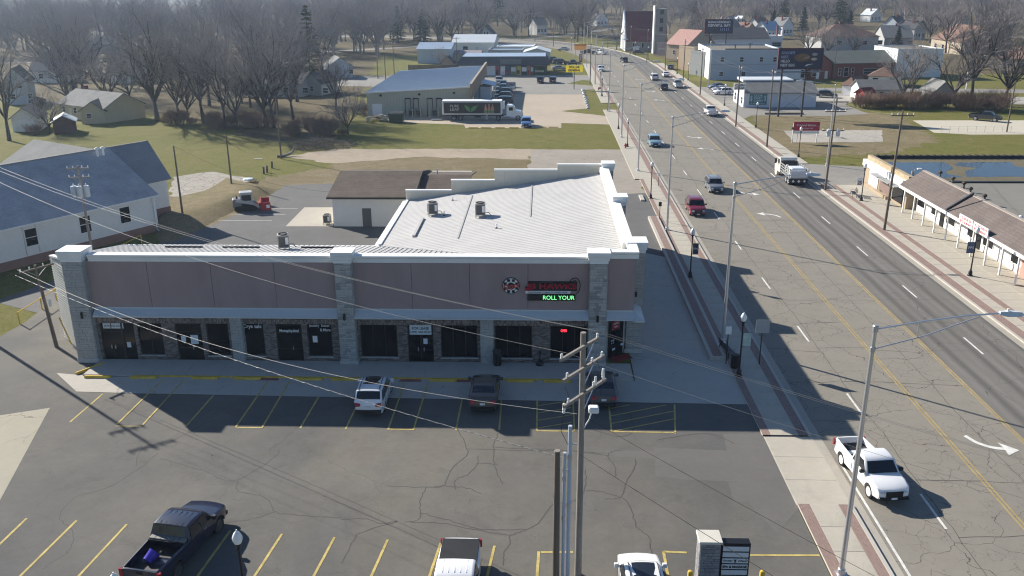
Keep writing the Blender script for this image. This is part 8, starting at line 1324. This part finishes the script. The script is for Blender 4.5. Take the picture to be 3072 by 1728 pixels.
# evergreens
NEED = mat('dark_pine_needles', (0.03, 0.055, 0.028), 0.9, 0.35, 1.0, 5); NEED2 = mat('olive_pine_needles', (0.07, 0.085, 0.03), 0.9, 0.35, 1.0, 5)
def conifer(seed, H, R0, open_=0.0, n=60):
    rnd = random.Random(seed); tb, cb = MB(), MB(); rod(tb, Vector((0,0,-.2)), Vector((0,0,H*.96)), .28, .04, 8)
    for k in range(n):
        u = (k+rnd.random())/n; z = H*(.10+.88*u); L = R0*(1-u)**.8*rnd.uniform(.7,1.15)+.25
        if rnd.random() < open_: continue
        for j in range(3):
            a = k*2.4+j*2.1+rnd.uniform(-.4,.4); d = Vector((math.cos(a), math.sin(a), rnd.uniform(-.28,.05))); e = Vector((0,0,z))+d*L; rod(tb, Vector((0,0,z)), e, .035, .012, 3)
            for m in range(int(9+L*7)):
                w = rnd.uniform(.2,1.05); c = Vector((0,0,z)).lerp(e, w)+Vector((rnd.uniform(-.3,.3), rnd.uniform(-.3,.3), rnd.uniform(-.22,.12)))*(.35+.2*L); s = rnd.uniform(.18,.42)
                q = Vector((rnd.uniform(-1,1), rnd.uniform(-1,1), rnd.uniform(-.5,.4))).normalized(); o1 = q.orthogonal().normalized(); cb.add([c+q*s, c-q*s*.6+o1*s*.4, c-q*s*.6-o1*s*.4], [(0,1,2)]); o2 = q.cross(o1); cb.add([c+q*s, c-q*s*.6+o2*s*.4, c-q*s*.6-o2*s*.4], [(0,1,2)])
    return tb.mesh('trunk'), cb.mesh('crown')
CF = [conifer(1, 18, 4.2, .25), conifer(2, 15, 3.6), conifer(3, 20, 4.4, .35)]
for lb, p, v, s, mk_ in EVERG:
    m_ = (NEED, NEED2)[mk_]
    tree_thing('evergreen_tree', lb, CF[v], (BARK, m_), (p[0], p[1], hill(*p)), rw.uniform(0,6), s)
# brush
def bush(seed, R0, H, stems=46):
    rnd = random.Random(seed); mb = MB()
    for k in range(stems):
        a = rnd.uniform(0, 6.28); r = R0*.5*rnd.random(); p = Vector((r*math.cos(a), r*math.sin(a), 0)); d = Vector((math.cos(a)*rnd.uniform(.1,.8), math.sin(a)*rnd.uniform(.1,.8), 1)).normalized(); q = p+d*H*rnd.uniform(.4,.7); rod(mb, p, q, .025, .016, 3)
        for j in range(9):
            d2 = (d+Vector((rnd.uniform(-1,1), rnd.uniform(-1,1), rnd.uniform(-.4,.8)))*.9).normalized(); s = p.lerp(q, rnd.uniform(.35,1)); e = s+d2*H*rnd.uniform(.2,.45); rod(mb, s, e, .014, .008, 3)
            for i in range(3): d3 = (d2+Vector((rnd.uniform(-1,1), rnd.uniform(-1,1), rnd.uniform(-1,1)))*.9).normalized(); s3 = s.lerp(e, rnd.uniform(.3,1)); rod(mb, s3, s3+d3*H*.16, .010, .006, 3)
    return mb.mesh('branches')
BU = [bush(1, 2.6, 2.6), bush(2, 3.2, 3.2), bush(3, 2.2, 2.0)]
def put_bush(lb, p, v, s, m_, grp): o = obj('brush_shrub', BU[v], None, loc=(p[0], p[1], 0), rot=(0,0,rw.uniform(0,6))); o.data.materials.clear() if False else None; o.scale = (s,s,s); o.data.materials.append(m_) if not o.data.materials else None; return tag(o, lb, 'shrub', grp)
for k in range(26):
    u = k/25; p = lerp2((68.31,192.77), (94.57,188.44), u); put_bush('%s leafless shrub from the left in the brush hedge behind the right lawn' % ordinal(k), (p[0]+rw.uniform(-1,1), p[1]+rw.uniform(-2.5,3.5)), rw.choice((0,1,2)), rw.uniform(.9,1.5), BRUSH, 'shrubs of the right brush hedge')
for k in range(20):
    u = k/19; p = lerp2((-73.60,168.96), (-37.49,156.14), u); put_bush('%s leafless shrub from the left at the foot of the grove' % ordinal(k), (p[0]+rw.uniform(-1.5,1.5), p[1]+rw.uniform(-2,7)), rw.choice((0,1,2)), rw.uniform(.7,1.3), BRUSH, 'undergrowth shrubs of the grove')
for lb, p, s in (('dark shrubs at the foot of the white shed', (-93.08,158.39), .8), ('tuft of brush by the round-crowned lawn tree', (-35.69,156.13), .6), ('brush beside the store corner', (-37.64,184.56), 1.0), ('shrub before the shop window of the ponded shop', (43.45,111.07), .35), ('shrub at the sewer lid on the lawn', (-39.02,115.19), .4)): put_bush(lb, p, 0, s, BRUSH, None)
# the far wood: one mass
def far_wood():
    pts = []; rnd = random.Random(8); tries = 0
    while len(pts) < 1500 and tries < 60000:
        tries += 1; y = 330+900*rnd.random()**1.3; x = y*rnd.uniform(-.68, .68)
        if x < -.2*y and rnd.random() < (.85 if y > 560 else .35): continue
        if -0.03 < (x-26)/max(1, y) < .10 and y < 400: continue
        if x > 40 and y < 540 and rnd.random() < .9: continue
        if x > 40 and y < 640 and rnd.random() < .5: continue
        if -60 < x < 40 and y < 380: continue
        if not free(x, y, 2): continue
        pts.append((x, y, hill(x, y)-.2))
    lib = bpy.data.collections.new('wood_library')
    for k, (sd, H, sp) in enumerate(((31, 19, .5), (32, 17, .42), (33, 20, .55), (34, 15, .5))):
        a, b = bare_tree(sd, H, sp, .26, (6,5,5,3), .45, .12, twig=.04); mm = bpy.data.meshes.new('wood_tree_shape'); bm = bmesh.new(); bm.from_mesh(a); bm.from_mesh(b); bm.to_mesh(mm); bm.free(); mm.materials.append((TWIG, TWIGP)[k % 2]); o = bpy.data.objects.new('wood_tree_shape', mm); lib.objects.link(o)
    me = bpy.data.meshes.new('far_wood'); me.from_pydata(pts, [], []); o = bpy.data.objects.new('far_wood', me); col.objects.link(o); o['kind'] = 'stuff'; o['label'] = 'far bare winter wood fading into haze'
    g = bpy.data.node_groups.new('far_wood', 'GeometryNodeTree'); g.interface.new_socket('Geometry', in_out='INPUT', socket_type='NodeSocketGeometry'); g.interface.new_socket('Geometry', in_out='OUTPUT', socket_type='NodeSocketGeometry'); N = g.nodes; Lk = g.links
    gi = N.new('NodeGroupInput'); go = N.new('NodeGroupOutput'); ip = N.new('GeometryNodeInstanceOnPoints'); ci = N.new('GeometryNodeCollectionInfo'); ci.inputs['Collection'].default_value = lib; ci.inputs['Separate Children'].default_value = True; ci.inputs['Reset Children'].default_value = True
    rv = N.new('FunctionNodeRandomValue'); rv.data_type = 'FLOAT_VECTOR'; rv.inputs[0].default_value = (0,0,0); rv.inputs[1].default_value = (0,0,6.28); rs2 = N.new('FunctionNodeRandomValue'); rs2.data_type = 'FLOAT'; rs2.inputs[2].default_value = .75; rs2.inputs[3].default_value = 1.2; rs2.inputs['Seed'].default_value = 5
    ip.inputs['Pick Instance'].default_value = True; Lk.new(gi.outputs[0], ip.inputs['Points']); Lk.new(ci.outputs[0], ip.inputs['Instance']); Lk.new(rv.outputs[0], ip.inputs['Rotation']); Lk.new(rs2.outputs[1], ip.inputs['Scale']); Lk.new(ip.outputs[0], go.inputs[0])
    md = o.modifiers.new('far_wood', 'NODES'); md.node_group = g
far_wood()

# ================================================================ winter haze over the valley
hz = MB().box(-1500, 1500, -120, 2600, -1.2, 70); hm = bpy.data.materials.new('pale_haze'); hm.use_nodes = True; hn = hm.node_tree.nodes; hn.clear()
pv = hn.new('ShaderNodeVolumePrincipled'); pv.inputs['Color'].default_value = (0.62, 0.78, 1.0, 1); pv.inputs['Density'].default_value = 0.00019; pv.inputs['Anisotropy'].default_value = 0.5
ho = hn.new('ShaderNodeOutputMaterial'); hm.node_tree.links.new(pv.outputs[0], ho.inputs['Volume'])
struct('haze', hz, hm, 'stuff')
